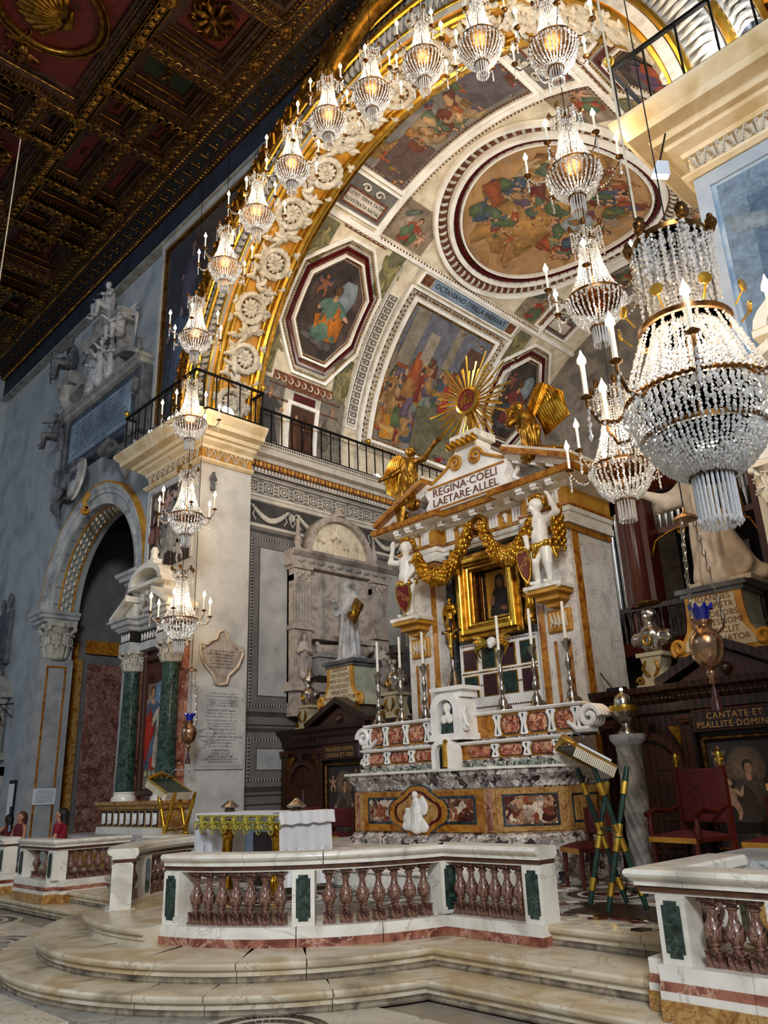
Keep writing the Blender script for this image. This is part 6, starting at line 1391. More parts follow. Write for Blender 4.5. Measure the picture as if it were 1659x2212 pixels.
MB().sweep([(.03, 1.76), (.05, 1.8), (.12, 1.86), (.14, 1.92), (.15, 1.93), (-.4, 1.93), (-.4, 1.76)], core).build('mensa_moulding', m_['breccia_white'], al, smooth=25)
MB().prism([(p[0], p[1]) for p in [(FX0-.82, 10.6), (FX0-.82, 9.48), (FX0-.08, 8.72), (FX1+.08, 8.72), (FX1+.85, 9.5), (FX1+.85, 10.6)]], 1.93, 1.965, 'xy').build('mensa', m_['marble_white'], al)
# frontal panels: local frame (origin, right vector) for front, canted and side faces
def panel_face(o, r, w, z0, z1, layers):
    o, r = Vector(o), Vector(r).normalized(); n = Vector((r.y, -r.x, 0)); d = 0
    for e, m, nm in layers:
        d += .006; b = MB(); b.X = Matrix((r, -n, Vector((0, 0, 1)))).transposed().to_4x4(); b.X.translation = o
        b.cham(e, w-e, -d-.012, .0, z0+e*.8, z1-e*.8, .006); b.build(nm, m_[m], al)
FR = [(.02, 'siena', 'panel_frame'), (.13, 'marble_dark', 'panel_border'), (.17, 'breccia', 'panel_field')]
fw = FX1-FX0
for (x, w) in ((FX0+.02, .1), (FX1-.12, .1)): MB().cham(x-.04, x+w+.04, FY-.025, FY, ZB+.17, 1.68, .01).build('frontal_pilaster', m_['siena_pale'], al); MB().cham(x, x+w, FY-.032, FY, ZB+.2, 1.66, .01).build('pilaster_inlay', m_['marble_red_band'], al)
MB().cham(FX0+.2, FX1-.2, FY-.03, FY, ZB+.17, 1.67, .01).build('frontal_frame', m_['siena'], al)
for (x0, x1) in ((FX0+.3, AC-.34), (AC+.28, FX1-.3)):
    MB().cham(x0, x1, FY-.04, FY, ZB+.27, 1.6, .01).build('frontal_border', m_['marble_dark'], al); MB().cham(x0+.045, x1-.045, FY-.048, FY, ZB+.31, 1.56, .01).build('frontal_field', m_['breccia'], al)
def quatre(s, cx=AC-.03, cz=1.39):
    pts = []
    for (dx, dz, a0, r) in ((.36, 0, -PI/2, .15), (0, .24, 0, .2), (-.36, 0, PI/2, .15), (0, -.24, PI, .2)):
        pts += [(cx+(dx+r*math.cos(a))*s, cz+(dz*1.0+r*math.sin(a)*(1 if dx else .35))*s) for a in np.linspace(a0, a0+PI, 7)]
    return pts
for s, m, d, nm in ((1.22, 'marble_dark', .052, 'medallion_rim'), (1.15, 'siena', .06, 'medallion_frame'), (.94, 'marble_red_dark', .066, 'medallion_border'), (.82, 'siena_pale', .072, 'medallion_field')): MB().prism(quatre(s), FY-d, FY).build(nm, m_[m], al)
s_ = .44; rel = [cap((0, 0, .02), (.02, 0, .2), .1, .09), cap((.02, 0, .2), (0, 0, .36), .08, .06), ell((0, -.02, .46), .05), cap((.0, 0, .3), (.14, 0, .22), .04), cap((-.04, 0, .3), (-.14, 0, .18), .04), ell((-.16, 0, .14), (.07, .05, .08)), ell((-.15, -.02, .25), .035), cap((.1, 0, .08), (.18, 0, .02), .06, .04), cap((-.12, 0, .03), (.14, 0, .0), .07, .06), ell((.12, 0, .36), (.06, .03, .08)), ell((.17, 0, .28), (.05, .03, .09)), ell((-.2, 0, .03), .06)]
skin_obj('relief_madonna', rel, .013, m_['statue_white'], al, k=.03, disp=folds((0, 0), .008, 11, .0, .3), loc=(AC-.03, FY-.085, 1.17), scale=(1.08, .8, 1.0))
panel_face((FX1, FY, 0), (1, 1, 0), .68*math.sqrt(2), ZB+.16, 1.68, [(.02, 'siena_pale', 'panel_frame'), (.1, 'marble_dark', 'panel_border'), (.135, 'breccia', 'panel_field')])
panel_face((FX1+.68, 9.58, 0), (0, 1, 0), .9, ZB+.16, 1.68, [(.02, 'siena_pale', 'panel_frame'), (.12, 'marble_dark', 'panel_border'), (.16, 'siena_pale', 'panel_field')])
# gradines (candle shelves)
def gradine(nm, x0, x1, y, z0, z1, n, skip, depth=.45):
    g = MB().box(x0+.04, x1-.04, y+.03, y+depth, z0, z1-.05).build(nm+'_body', m_['siena'], al)
    MB().sweep([(0, z1-.05), (.02, z1-.045), (.05, z1-.02), (.05, z1), (-depth, z1), (-depth, z1-.05)], [(x0, y+depth*.3), (x0, y), (x1, y), (x1, y+depth*.3)]).build(nm+'_shelf', m_['marble_bright'], al, smooth=25)
    MB().box(x0+.02, x1-.02, y+.01, y+depth, z0, z0+.045).build(nm+'_foot', m_['breccia_white'], al)
    w = (x1-x0)/n; zz0, zz1 = z0+.06, z1-.06; hh = zz1-zz0
    for i in range(n):
        c = x0+w*(i+.5)
        if abs(c-AC) > skip:
            b = MB(); a, h2 = w*.36, hh*.42; e = hh*.14
            b.prism([(c-a+e, (zz0+zz1)/2-h2), (c+a-e, (zz0+zz1)/2-h2), (c+a-e, (zz0+zz1)/2-h2+e*.6), (c+a, (zz0+zz1)/2-h2+e), (c+a, (zz0+zz1)/2+h2-e), (c+a-e, (zz0+zz1)/2+h2-e*.6), (c+a-e, (zz0+zz1)/2+h2), (c-a+e, (zz0+zz1)/2+h2), (c-a+e, (zz0+zz1)/2+h2-e*.6), (c-a, (zz0+zz1)/2+h2-e), (c-a, (zz0+zz1)/2-h2+e), (c-a+e, (zz0+zz1)/2-h2+e*.6)], y+.012, y+.03); q = b.build('inlay_panel', m_['marble_dark'], al)
            b = MB(); f = .9; b.prism([(c+(p[0]-c)*f, (zz0+zz1)/2+(p[2]-(zz0+zz1)/2)*f) for p in q.data.vertices[0].co and [v.co for v in list(q.data.vertices)[:12]]], y+.004, y+.02); b.build('inlay_field', m_['breccia_small'], q)
    for i in range(n+1):
        c = x0+w*i; c = min(max(c, x0+.07), x1-.07)
        if abs(c-AC) > skip-.12:                            # white scrolled bracket with a green core
            b = MB(); b.prism([(c-.05, zz0), (c+.05, zz0), (c+.025, (zz0+zz1)/2), (c+.07, zz1), (c-.07, zz1), (c-.025, (zz0+zz1)/2)], y-.012, y+.03)
            for sd in (-1, 1): b.tube([(c+sd*.05+sd*.028*math.cos(a)*(1-a/9), y-.005, zz1-.05+.034*math.sin(a)*(1-a/9)) for a in np.linspace(0, 6, 12)], .012, 5); b.tube([(c+sd*.05, y-.003, zz1-.06), (c+sd*.028, y-.003, (zz0+zz1)/2), (c+sd*.06, y-.003, zz0+.01)], .014, 5)
            q = b.build('scroll_bracket', m_['marble_bright'], al, smooth=40); MB().prism([(c-.016, zz0+.03), (c+.016, zz0+.03), (c, (zz0+zz1)/2-.01)], y-.016, y-.01).build('bracket_inlay', m_['verde'], q); MB().prism([(c-.02, zz1-.02), (c+.02, zz1-.02), (c, zz1-.09)], y-.016, y-.01).build('bracket_inlay', m_['verde'], q)
MB().sweep([(0, 1.965), (.0, 2.05), (-.5, 2.05), (-.5, 1.965)], [(AC-2.1, 10.2), (AC-2.1, 9.62), (AC+2.15, 9.62), (AC+2.15, 10.2)]).build('verde_foot', m_['breccia_grey'], al)
gradine('lower_gradine', AC-2.05, AC+2.0, 9.66, 2.05, 2.36, 7, .45, .3)
gradine('upper_gradine', AC-2.25, AC+2.2, 9.92, 2.36, 2.8, 9, .5, .5)
for sd in (-1, 1):                                        # big end volutes
    xe = AC+sd*2.28; b = MB()
    [b.tube([(xe+sd*.06+sd*.17*math.cos(a)*(1-a/10), yy, 2.58+.17*math.sin(a)*(1-a/10)) for a in np.linspace(0, 8.5, 24)], .045, 7) for yy in (9.92, 10.0, 10.08, 10.16)]; [b.tube([(xe+sd*.06, yy, 2.42), (xe-sd*.14, yy, 2.42), (xe-sd*.3, yy, 2.54)], [.045, .05, .03], 6) for yy in (9.92, 10.0, 10.08)]; b.build('end_volute', m_['marble_bright'], al, smooth=50)
    b = MB(); b.tube([(AC+sd*2.12+sd*.09*math.cos(a)*(1-a/9), 9.75, 2.14+.09*math.sin(a)*(1-a/9)) for a in np.linspace(0, 7, 16)], .035, 6); b.build('end_volute', m_['marble_bright'], al, smooth=50)
# tabernacle on the altar
tb_ = thing('tabernacle', 'white marble tabernacle with arched bust niche and small golden door on the altar', 'tabernacle', (AC, 9.5, 1.97), world=True)
TY = 9.5; n = 12
b = MB(); A = [(AC-.2, 1.97), (AC-.2, 2.22)]+[(AC-.2*math.cos(t), 2.22+.2*math.sin(t)) for t in np.linspace(0, PI, n)]+[(AC+.2, 2.22), (AC+.2, 1.97)]
B_ = [(AC+.12, 1.97), (AC+.12, 2.22)]+[(AC+.12*math.cos(t), 2.22+.12*math.sin(t)) for t in np.linspace(0, PI, n)]+[(AC-.12, 2.22), (AC-.12, 1.97)]
b.prism(A+B_, TY-.12, TY+.15); b.build('door_surround', m_['marble_bright'], tb_, smooth=20); b = MB(); b.prism(B_, TY-.02, TY+.0); b.build('door_recess', m_['void'], tb_)
b = MB(); b.box(AC+.1, AC+.13, TY-.2, TY-.06, 2.0, 2.33); b.sph((AC+.115, TY-.13, 2.37), .04, 8, 5); b.build('open_door', m_['gold_bright'], tb_)
MB().box(AC-.34, AC+.34, TY+.02, TY+.45, 2.4, 2.5).build('ledge', m_['marble_bright'], tb_)
b = MB(); A = [(AC-.3, 2.5), (AC-.3, 2.9)]+[(AC-.3*math.cos(t), 2.9+.22*math.sin(t)) for t in np.linspace(0, PI, n)]+[(AC+.3, 2.9), (AC+.3, 2.5)]
B_ = [(AC+.17, 2.5), (AC+.17, 2.86)]+[(AC+.17*math.cos(t), 2.86+.16*math.sin(t)) for t in np.linspace(0, PI, n)]+[(AC-.17, 2.86), (AC-.17, 2.5)]
b.prism(A+B_, TY+.02, TY+.45); b.build('niche_surround', m_['marble_bright'], tb_, smooth=20); MB().prism(B_, TY+.2, TY+.22).build('niche_back', m_['marble_dark'], tb_)
MB().prism([(AC-.13, 2.5), (AC+.13, 2.5), (AC+.1, 2.68), (AC-.1, 2.68)], TY+.06, TY+.16).build('niche_drape', m_['verde'], tb_)
skin_obj('niche_bust', [cap((-.07, 0, .04), (.07, 0, .04), .055), cap((0, 0, .04), (0, 0, .14), .04), ell((-.06, -.03, .0), (.06, .04, .05)), ell((.06, -.03, .0), (.06, .04, .05))]+head_prims((0, -.01, .2), .085), .013, m_['statue_white'], tb_, k=.03, loc=(AC, TY+.1, 2.7))
for sd in (-1, 1): b = MB(); b.tube([(AC+sd*.36+sd*.05*math.cos(a)*(1-a/9), TY+.1, 2.58+.06*math.sin(a)*(1-a/9)) for a in np.linspace(0, 6, 12)], .03, 6); b.tube([(AC+sd*.37, TY+.1, 2.62), (AC+sd*.33, TY+.1, 2.8), (AC+sd*.36, TY+.1, 2.9)], .03, 6); b.build('side_scroll', m_['marble_bright'], tb_, smooth=50)
b = MB(); b.box(AC-.26, AC+.3, TY+.12, TY+.5, 3.05, 3.16); b.box(AC-.33, AC+.37, TY+.05, TY+.52, 3.16, 3.22); b.build('top_slab', m_['marble_bright'], tb_)
# crucifix and candlesticks
STK = [(.1, 0), (.1, .03), (.085, .05), (.07, .1), (.075, .14), (.04, .2), (.028, .25), (.05, .3), (.055, .34), (.03, .4), (.022, .46), (.03, .52), (.045, .58), (.04, .64), (.022, .7), (.02, .76), (.04, .8), (.055, .84), (.075, .9), (.04, .91), (.025, .95)]
sm_ = MB().lathe(STK, n=14).mesh('stem', m_['silver'], 50); b = MB()
for k in range(3): a = 2*PI*k/3+.5; b.tube([(.06*math.cos(a), .06*math.sin(a), .1), (.11*math.cos(a), .11*math.sin(a), .06), (.13*math.cos(a), .13*math.sin(a), 0)], [.02, .025, .03], 6)
fm_ = b.mesh('foot', m_['silver'], 60); cm_ = MB().lathe([(.024, .93), (.024, 1.5), (.018, 1.505), (0, 1.505)], n=12).mesh('candle', m_['candle'], 40)
cs_lab = ['outermost left', 'second from the left', 'third from the left', 'third from the right', 'second from the right', 'outermost right']
for x, lb in zip((-2.1, -1.52, -.95, .72, 1.36, 1.98), cs_lab):
    t = thing('candlestick', 'tall silver altar candlestick with white candle, '+lb, 'candlestick', (AC+x, 10.1, 2.803), group='silver candlesticks on the altar')
    obj('stem', sm_, t); obj('foot', fm_, t); obj('candle', cm_, t)
t = thing('altar_crucifix', 'silver crucifix with golden figure on top of the tabernacle', 'crucifix', (AC+.02, 9.78, 3.222)); MB().lathe([(.15, 0), (.14, .03), (.1, .1), (.08, .16), (.05, .25), (.03, .3), (.02, .45)], n=12).build('foot', m_['silver'], t, smooth=50)
b = MB(); b.box(-.025, .025, -.015, .015, .42, 1.12); b.box(-.2, .2, -.015, .015, .88, .93); b.build('cross', m_['wood_dark'], t); skin_obj('corpus', [cap((0, -.03, .64), (0, -.03, .84), .03, .045), cap((0, -.03, .64), (.01, -.03, .48), .03, .018), cap((0, -.03, .86), (-.16, -.02, .92), .022, .012), cap((0, -.03, .86), (.16, -.02, .92), .022, .012), ell((0, -.04, .94), .035)], .01, m_['gold_bright'], t, k=.02)

# ------------------------------------------------------------------ altar aedicule
ae = thing('altar_aedicule', 'tall marble and gold aedicule with broken pediment framing the icon', 'altarpiece', (AC, 10.9, .5), world=True)
PY = 10.72; PX = [(AC-1.86, AC-1.08), (AC+1.08, AC+1.86)]
MB().box(AC-1.8, AC+1.8, 11.4, 11.96, .5, 6.0).build('back_wall', m_['marble_grey'], ae)
for q in ((-.93, .93, .5, 4.2), (-.93, .93, 5.68, 5.9), (-.93, -.7, 4.2, 5.68), (.7, .93, 4.2, 5.68), (-1.1, -.93, .5, 5.9), (.93, 1.1, .5, 5.9)): MB().box(AC+q[0], AC+q[1], 11.1, 11.4, q[2], q[3]).build('centre_panel', m_['marble_grey'], ae)
veined = mat('marble_veined', ['#b9b3ab','#d8d3cb','#e6e2da'], scale=2.5, rough=.3, vein='#8a8078', veinw=.012, dist=1.)
for i, (x0, x1) in enumerate(PX):
    q = MB().box(x0, x1, PY, 12.0, .5, 5.82).build('pilaster', veined, ae)
    xi = x1 if i == 0 else x0; sd = 1 if i == 0 else -1
    b = MB(); b.box(min(xi-sd*.03, xi-sd*.15), max(xi-sd*.03, xi-sd*.15), PY-.015, PY, .6, 5.7); b.build('gold_strip', m_['siena'], q)
    b = MB(); xo = x0 if i == 0 else x1; b.box(min(xo, xo-sd*.015)-.0, max(xo, xo-sd*.015), PY+.08, PY+.26, .6, 5.7); b.build('gold_strip', m_['siena'], q)
    xm = (x0+x1)/2+(-sd)*.06
    for dx in (-.16, .1): MB().box(xm+dx, xm+dx+.05, PY-.02, PY, 2.9, 3.85).build('gold_fillet', m_['siena'], q)
    b = MB(); b.cham(xm-.22, xm+.22, PY-.06, PY, 3.98, 4.34, .02); r = b.build('relief_block', m_['gold_paint'], q)
    b = MB(); [b.tube([(xm-.16+.08*k, PY-.07, 4.05), (xm-.1+.06*k, PY-.08, 4.16), (xm-.15+.075*k, PY-.07, 4.28)], [.012, .022, .01], 5) for k in range(5)]; b.tube([(xm+.14*math.cos(a), PY-.075, 4.2+.1*math.sin(a)) for a in np.linspace(PI, 2*PI, 9)], .018, 5); b.build('relief_ornament', m_['stucco_warm'], r, smooth=60)
    b = MB(); b.box(xm-.3, xm+.3, PY-.45, PY, 4.56, 4.63); b.box(xm-.22, xm+.22, PY-.32, PY, 4.46, 4.56); b.prism([(xm-.18, 4.46), (xm+.18, 4.46), (xm+.08, 4.36), (xm-.08, 4.36)], PY-.2, PY); b.build('console', m_['gold_paint'], q)
    b = MB(); b.box(xm-.33, xm+.33, PY-.48, PY, 4.63, 4.69); [b.sph((xm+s2*.3, PY-.42, 4.65), .06, 8, 5) for s2 in (-1, 1)]; b.build('console_top', m_['marble_white'], q, smooth=40)
    MB().box(x0-.04, x1+.04, PY-.05, 12.0, 5.62, 5.7).build('necking', m_['siena'], q); MB().box(x0-.08, x1+.08, PY-.1, 12.04, 5.72, 5.84).build('capital_block', m_['marble_white'], q)
    # side plinth of the pilaster
    MB().box(x0-.05, x1+.05, PY-.06, 12.0, .5, 1.2).build('pilaster_foot', m_['breccia_white'], q)
for x in (AC-1.08, AC+.93): MB().box(x, x+.15, 10.98, 11.1, 2.2, 5.8).build('verde_strip', m_['marble_dark'], ae)
MB().box(AC-.93, AC+.93, 11.04, 11.1, 5.5, 5.85).build('lintel_strip', m_['marble_dark'], ae)
EN = [(AC-1.9, 12.0), (AC-1.9, PY), (AC-1.04, PY), (AC-1.04, PY+.2), (AC+1.04, PY+.2), (AC+1.04, PY), (AC+1.9, PY), (AC+1.9, 12.0)]
MB().sweep([(.04, 5.84), (.04, 5.9), (.07, 5.92), (.07, 6.0), (-.6, 6.0), (-.6, 5.84)], EN).build('architrave', m_['marble_white'], ae, smooth=20); MB().sweep([(.07, 6.0), (.09, 6.02), (.09, 6.05), (-.6, 6.05), (-.6, 6.0)], EN).build('gold_moulding', m_['siena'], ae)
MB().sweep([(.04, 6.05), (.04, 6.34), (-.6, 6.34), (-.6, 6.05)], EN).build('frieze', m_['gold_paint'], ae)
for sx0, sx1, yy in ((AC-1.9, AC-1.04, PY), (AC-1.04, AC+1.04, PY+.2), (AC+1.04, AC+1.9, PY)):
    k = max(2, int((sx1-sx0)/.42))
    for i in range(k):
        c = sx0+(sx1-sx0)*(i+.5)/k; b = MB(); [b.box(c-.1+.07*j, c-.055+.07*j, yy-.07, yy-.035, 6.08, 6.31) for j in range(3)]; b.box(c-.12, c+.13, yy-.06, yy-.035, 6.31, 6.34); b.build('triglyph', m_['marble_bright'], ae)
        if i < k-1: c2 = sx0+(sx1-sx0)*(i+1.)/k; b = MB(); [b.tube([(c2-.05, yy-.06, 6.12), (c2+.05, yy-.06, 6.28)], .014, 5), b.tube([(c2+.05, yy-.06, 6.12), (c2-.05, yy-.06, 6.28)], .014, 5)] if i % 2 else b.lathe([(.01, 6.1), (.05, 6.14), (.025, 6.18), (.06, 6.26), (.03, 6.29)], (c2, yy-.05, 0), 8); b.build('metope_emblem', m_['marble_bright'], ae)
MB().sweep([(.04, 6.34), (.1, 6.37), (.12, 6.42), (.4, 6.44), (.4, 6.5), (-.6, 6.5), (-.6, 6.34)], EN).build('cornice', m_['marble_white'], ae, smooth=20); MB().sweep([(.4, 6.44), (.44, 6.46), (.46, 6.54), (.44, 6.56), (-.6, 6.56), (-.6, 6.5), (.39, 6.5)], EN).build('gold_cornice', m_['siena'], ae, smooth=20)
for c in list(np.arange(AC-1.75, AC-1.1, .3))+list(np.arange(AC-.8, AC+.9, .4))+list(np.arange(AC+1.2, AC+1.9, .3)):
    yy = PY if abs(c-AC) > 1.04 else PY+.2; b = MB(); b.box(c-.06, c+.06, yy-.36, yy-.04, 6.38, 6.44); b.tube([(c-.06, yy-.3, 6.37), (c+.06, yy-.3, 6.37)], .04, 7); b.build('modillion', m_['marble_bright'], ae)
slope = .42
for sd in (-1, 1):                                        # halves of the broken pediment
    x0, x1 = AC+sd*2.3, AC+sd*.95; L = abs(x1-x0); r = L*slope; z0 = 6.52
    def bar(d0, d1, y0, m, nm):
        b = MB(); b.prism([(x0, z0+d0), (x1, z0+r+d0), (x1, z0+r+d1), (x0, z0+d1)], y0, 12.0); return b.build(nm, m_[m], ae)
    bar(0, .1, PY-.25, 'marble_white', 'raking_cornice'); bar(.1, .2, PY-.42, 'siena', 'raking_gold'); bar(.2, .26, PY-.36, 'marble_white', 'raking_cornice')
    b = MB(); b.prism([(x0-sd*.2, z0), (x1, z0), (x1, z0+r)], PY+.1, 12.0); b.build('tympanum', m_['marble_grey'], ae)
    for k in range(4): q = (k+.5)/4; cx = x0+(x1-x0)*q; cz = z0+r*q; b = MB(); b.prism([(cx-.07, cz-.07*slope*-sd-.05), (cx+.07, cz+.07*slope*-sd-.05), (cx+.07, cz+.07*slope*-sd+.01), (cx-.07, cz-.07*slope*-sd+.01)], PY-.24, PY+.1); b.build('modillion', m_['marble_bright'], ae)
    b = MB(); b.tube([(AC+sd*1.02+sd*.05*math.sin(a*1.4), PY-.1, 6.62+.055*a) for a in np.linspace(0, 6, 16)], .045, 6); b.build('side_scroll', m_['marble_bright'], ae, smooth=60)
IY = PY-.3
pl = MB(); pl.prism([(AC-.95, 6.56), (AC+.98, 6.56), (AC+.98, 6.7), (AC+.9, 6.8), (AC+.98, 6.92), (AC+.98, 7.08), (AC-.95, 7.08), (AC-.95, 6.92), (AC-.87, 6.8), (AC-.95, 6.7)], IY, PY+.4); pl = pl.build('inscription_tablet', m_['marble_bright'], ae)
b = MB(); [b.box(*q) for q in ((AC-.9, AC+.93, IY-.015, IY, 7.02, 7.06), (AC-.9, AC+.93, IY-.015, IY, 6.58, 6.62))]; b.build('tablet_line', m_['siena'], pl)
letters('REGINA·COELI', .21, (AC, IY-.006, 6.915), (1, 0, 0), (0, 0, 1), m_['letter_brown'], pl, .006, wide=1.12); letters('LAETARE·ALLEL', .21, (AC, IY-.006, 6.72), (1, 0, 0), (0, 0, 1), m_['letter_brown'], pl, .006, wide=1.07)
b = MB(); b.prism([(AC-.95, 7.08), (AC+.98, 7.08), (AC+.85, 7.2), (AC+.55, 7.3), (AC+.4, 7.55), (AC+.2, 7.62), (AC-.18, 7.62), (AC-.38, 7.55), (AC-.5, 7.3), (AC-.82, 7.2)], PY-.22, PY+.4); b.build('tablet_crest', m_['marble_bright'], ae)
for sd in (-1, 1): b = MB(); b.tube([(AC+.02+sd*.24+sd*.17*math.cos(a)*(1-a/13), PY-.25, 7.38+.17*math.sin(a)*(1-a/13)) for a in np.linspace(0, 11.5, 40)], .03, 6); b.tube([(AC+.02+sd*.24+sd*.17, PY-.24, 7.38), (AC+.02+sd*.55, PY-.24, 7.3), (AC+.02+sd*.85, PY-.24, 7.16)], .03, 6); b.build('crest_scroll', m_['gold_paint'], ae, smooth=60)
b = MB(); b.cham(AC-.3, AC+.34, PY-.3, PY+.3, 7.78, 7.92, .03); b.box(AC-.22, AC+.26, PY-.24, PY+.24, 7.62, 7.78); b.build('sunburst_plinth', m_['marble_white'], ae)
b = MB(); [b.tube([(AC-.3+.12*k, PY-.3, 7.66), (AC-.27+.12*k, PY-.36, 7.74), (AC-.22+.12*k, PY-.32, 7.66)], [.05, .06, .04], 6) for k in range(6)]; b.build('plinth_garland', m_['gold'], ae, smooth=60)
# mosaic panel of porphyry and serpentine squares
mp = MB().box(AC-.84, AC+.9, 10.98, 11.1, 2.9, 4.12).build('mosaic_ground', m_['marble_bright'], ae)
pz = [MB(), MB(), MB()]
for j in range(2):
    for i in range(4):
        cx, cz = AC-.84+.24+i*.42, 3.83-j*.47; w, h = .145, .17
        MB().cham(cx-w-.02, cx+w+.02, 10.968, 10.98, cz-h-.02, cz+h+.02, .004).build('mosaic_border', m_['gold_old'], mp); MB().cham(cx-w, cx+w, 10.958, 10.98, cz-h, cz+h, .004).build('mosaic_tile', FLC[4] if (i+j) % 2 else mat('porphyry_tile', ['#2a1014','#40181e'], scale=20, rough=.2), mp)
b = MB(); [b.box(AC-.8+.05*k, AC-.77+.05*k, 10.97, 10.98, z, z+.025) for k in range(33) for z in (3.355, 3.365+.215, 3.38-.4, 4.07)]; b.build('mosaic_tesserae', m_['marble_red_dark'], mp)['kind'] = 'stuff'
b = MB(); [b.sph((AC-.8+.045*k, 10.975, 3.595), (.016, .008, .016), 6, 4) for k in range(37)]; b.build('gold_tesserae', m_['gold_bright'], mp)['kind'] = 'stuff'
MB().box(AC-.93, AC+.93, 10.99, 11.1, 2.5, 2.92).build('mosaic_dado', m_['marble_white'], ae)
# icon in its gilded frame
ic = thing('icon', 'icon of a veiled woman in dark robe inside a deep stepped golden frame', 'icon', (AC, 10.95, 4.15), world=True)
x0, x1, z0, z1 = AC-.72, AC+.72, 4.16, 5.72
for e, y0, w, m in ((0, 10.82, .1, 'gold_old'), (.09, 10.74, .09, 'gold_bright'), (.17, 10.79, .07, 'gold_old'), (.23, 10.84, .06, 'gold_bright'), (.28, 10.92, .04, 'gold_old')):
    fr = MB(); a0, a1, c0, c1 = x0+e, x1-e, z0+e, z1-e
    for q in ((a0, a0+w, c0, c1), (a1-w, a1, c0, c1), (a0+w, a1-w, c0, c0+w), (a0+w, a1-w, c1-w, c1)): fr.cham(q[0], q[1], y0, 11.05, q[2], q[3], .015)
    fr.build('frame', m_[m], ic)
b = MB(); b.box(x0+.3, x1-.3, 11.3, 11.34, z0+.3, z1-.3); b.build('recess_back', m_['void'], ic); b = MB(); [b.box(q, q+.012, 10.95, 11.32, z0+.3, z1-.3) for q in (x0+.29, x1-.302)]; b.build('recess_side', m_['wood_door'], ic)
b = MB(); [b.box(x0+.31+.06*k, x0+.33+.06*k, 11.0+.08*k, 11.02+.08*k, z0+.3, z1-.3) for k in range(3)]; b.build('recess_strips', m_['bronze'], ic)
kx0, kx1, kz0, kz1 = AC-.33, AC+.4, 4.5, 5.45
fr = MB(); [fr.cham(q[0], q[1], 11.14, 11.25, q[2], q[3], .01) for q in ((kx0-.06, kx0, kz0-.06, kz1+.06), (kx1, kx1+.06, kz0-.06, kz1+.06), (kx0, kx1, kz0-.06, kz0), (kx0, kx1, kz1, kz1+.06))]; fr.build('inner_frame', m_['bronze'], ic)
MB().box(kx0, kx1, 11.18, 11.24, kz0, kz1).build('icon_board', m_['black'], ic); MB().box(kx0+.05, kx1-.05, 11.17, 11.19, kz0+.05, kz1-.05).build('icon_ground', m_['gold_paint'], ic)
P = Paint(lambda u, v, l: (AC+.04+u, 11.17-l, 4.58+v))
P.blob([(-.26, 0), (.28, 0), (.27, .3), (.2, .42), (.1, .5), (.1, .7), (0, .76), (-.1, .7), (-.11, .5), (-.2, .38)], '#1c1518', .8); P.oval(0, .6, .1, .13, '#2a1d1f', shade=.8); P.oval(-.005, .585, .065, .09, '#8a5a3a'); P.limb((-.005, .6), (-.01, .56), .008, .01, '#6b4028'); [P.oval(x, .605, .013, .006, '#150d0a') for x in (-.035, .025)]; P.oval(-.005, .535, .018, .006, '#7a3a2a')
P.limb((-.2, .22), (-.16, .36), .05, .035, '#8a5a3a'); P.limb((.12, .1), (.0, .13), .04, .03, '#8a5a3a'); P.build('painted_figure', m_['paint_flat'], ic)
# gilded cherub under the frame
ch_ = thing('cherub_head', 'gilded winged cherub head below the icon frame', 'cherub', (AC, 10.85, 4.05)); skin_obj('head', head_prims((0, 0, 0), .11), .016, m_['statue_white'], ch_, k=.03)
for sd in (-1, 1):
    b = MB(); [b.tube([(sd*.09, .02, .02), (sd*(.22+.03*k), -.03, .1-.05*k), (sd*(.46-.05*k), .0, .16-.1*k)], [.03, .045, .015], 5) for k in range(5)]; b.build('wing', m_['gold_bright'], ch_, smooth=60)
# garlands with a ribbon wreath between the putti
def garland(label, pts):
    g = thing('garland', label, 'garland', pts[0], world=True); P = [Vector(p) for p in pts]; b = MB(); n = 34
    for i in range(n):
        q = i/(n-1); a, c = P[0].lerp(P[1], q), P[1].lerp(P[2], q); m = a.lerp(c, q); r = .085+.05*math.sin(PI*q)
        for k in range(6):
            w = 2*PI*k/6+i*.7; b.sph((m.x+r*.8*math.cos(w)*.6, m.y-abs(r*math.cos(w)), m.z+r*math.sin(w)), (rng.uniform(.045, .07),)*3, 7, 5)
    b.build('fruit', m_['gold'], g, smooth=70)['kind'] = 'stuff'
    b = MB()
    for i in range(40):
        q = rng.random(); a, c = P[0].lerp(P[1], q), P[1].lerp(P[2], q); m = a.lerp(c, q); w = rng.uniform(0, 2*PI); r = .12
        b.tube([(m.x, m.y-.05, m.z), (m.x+r*math.cos(w), m.y-.12, m.z+r*math.sin(w)), (m.x+1.6*r*math.cos(w), m.y-.1, m.z+1.6*r*math.sin(w))], [.02, .035, .008], 5)
    b.build('leaves', m_['gold_old'], g, smooth=60)['kind'] = 'stuff'; return g
garland('golden fruit garland hanging from the ribbon wreath towards the left putto', [(AC+.02, 10.5, 6.05), (AC-.75, 10.45, 4.75), (AC-1.2, 10.4, 5.75)])
garland('golden fruit garland hanging from the ribbon wreath towards the right putto', [(AC+.3, 10.5, 6.0), (AC+.75, 10.45, 4.8), (AC+1.4, 10.4, 5.75)])
w = thing('ribbon_wreath', 'golden ribbon wreath where the two garlands meet', 'wreath', (AC+.15, 10.55, 6.1)); b = MB(); b.tube([(.15*math.cos(a), 0, .15*math.sin(a)) for a in np.linspace(0, 2*PI, 21)], .05, 6); b.build('ring', m_['gold_old'], w, smooth=60); b = MB(); [b.tube([(0, -.03, -.1), (sd*.16, -.06, 0), (sd*.2, -.03, -.2), (sd*.24, 0, -.35)], [.03, .04, .035, .02], 5) for sd in (-1, 1)]; b.build('ribbon', m_['gold'], w, smooth=60)
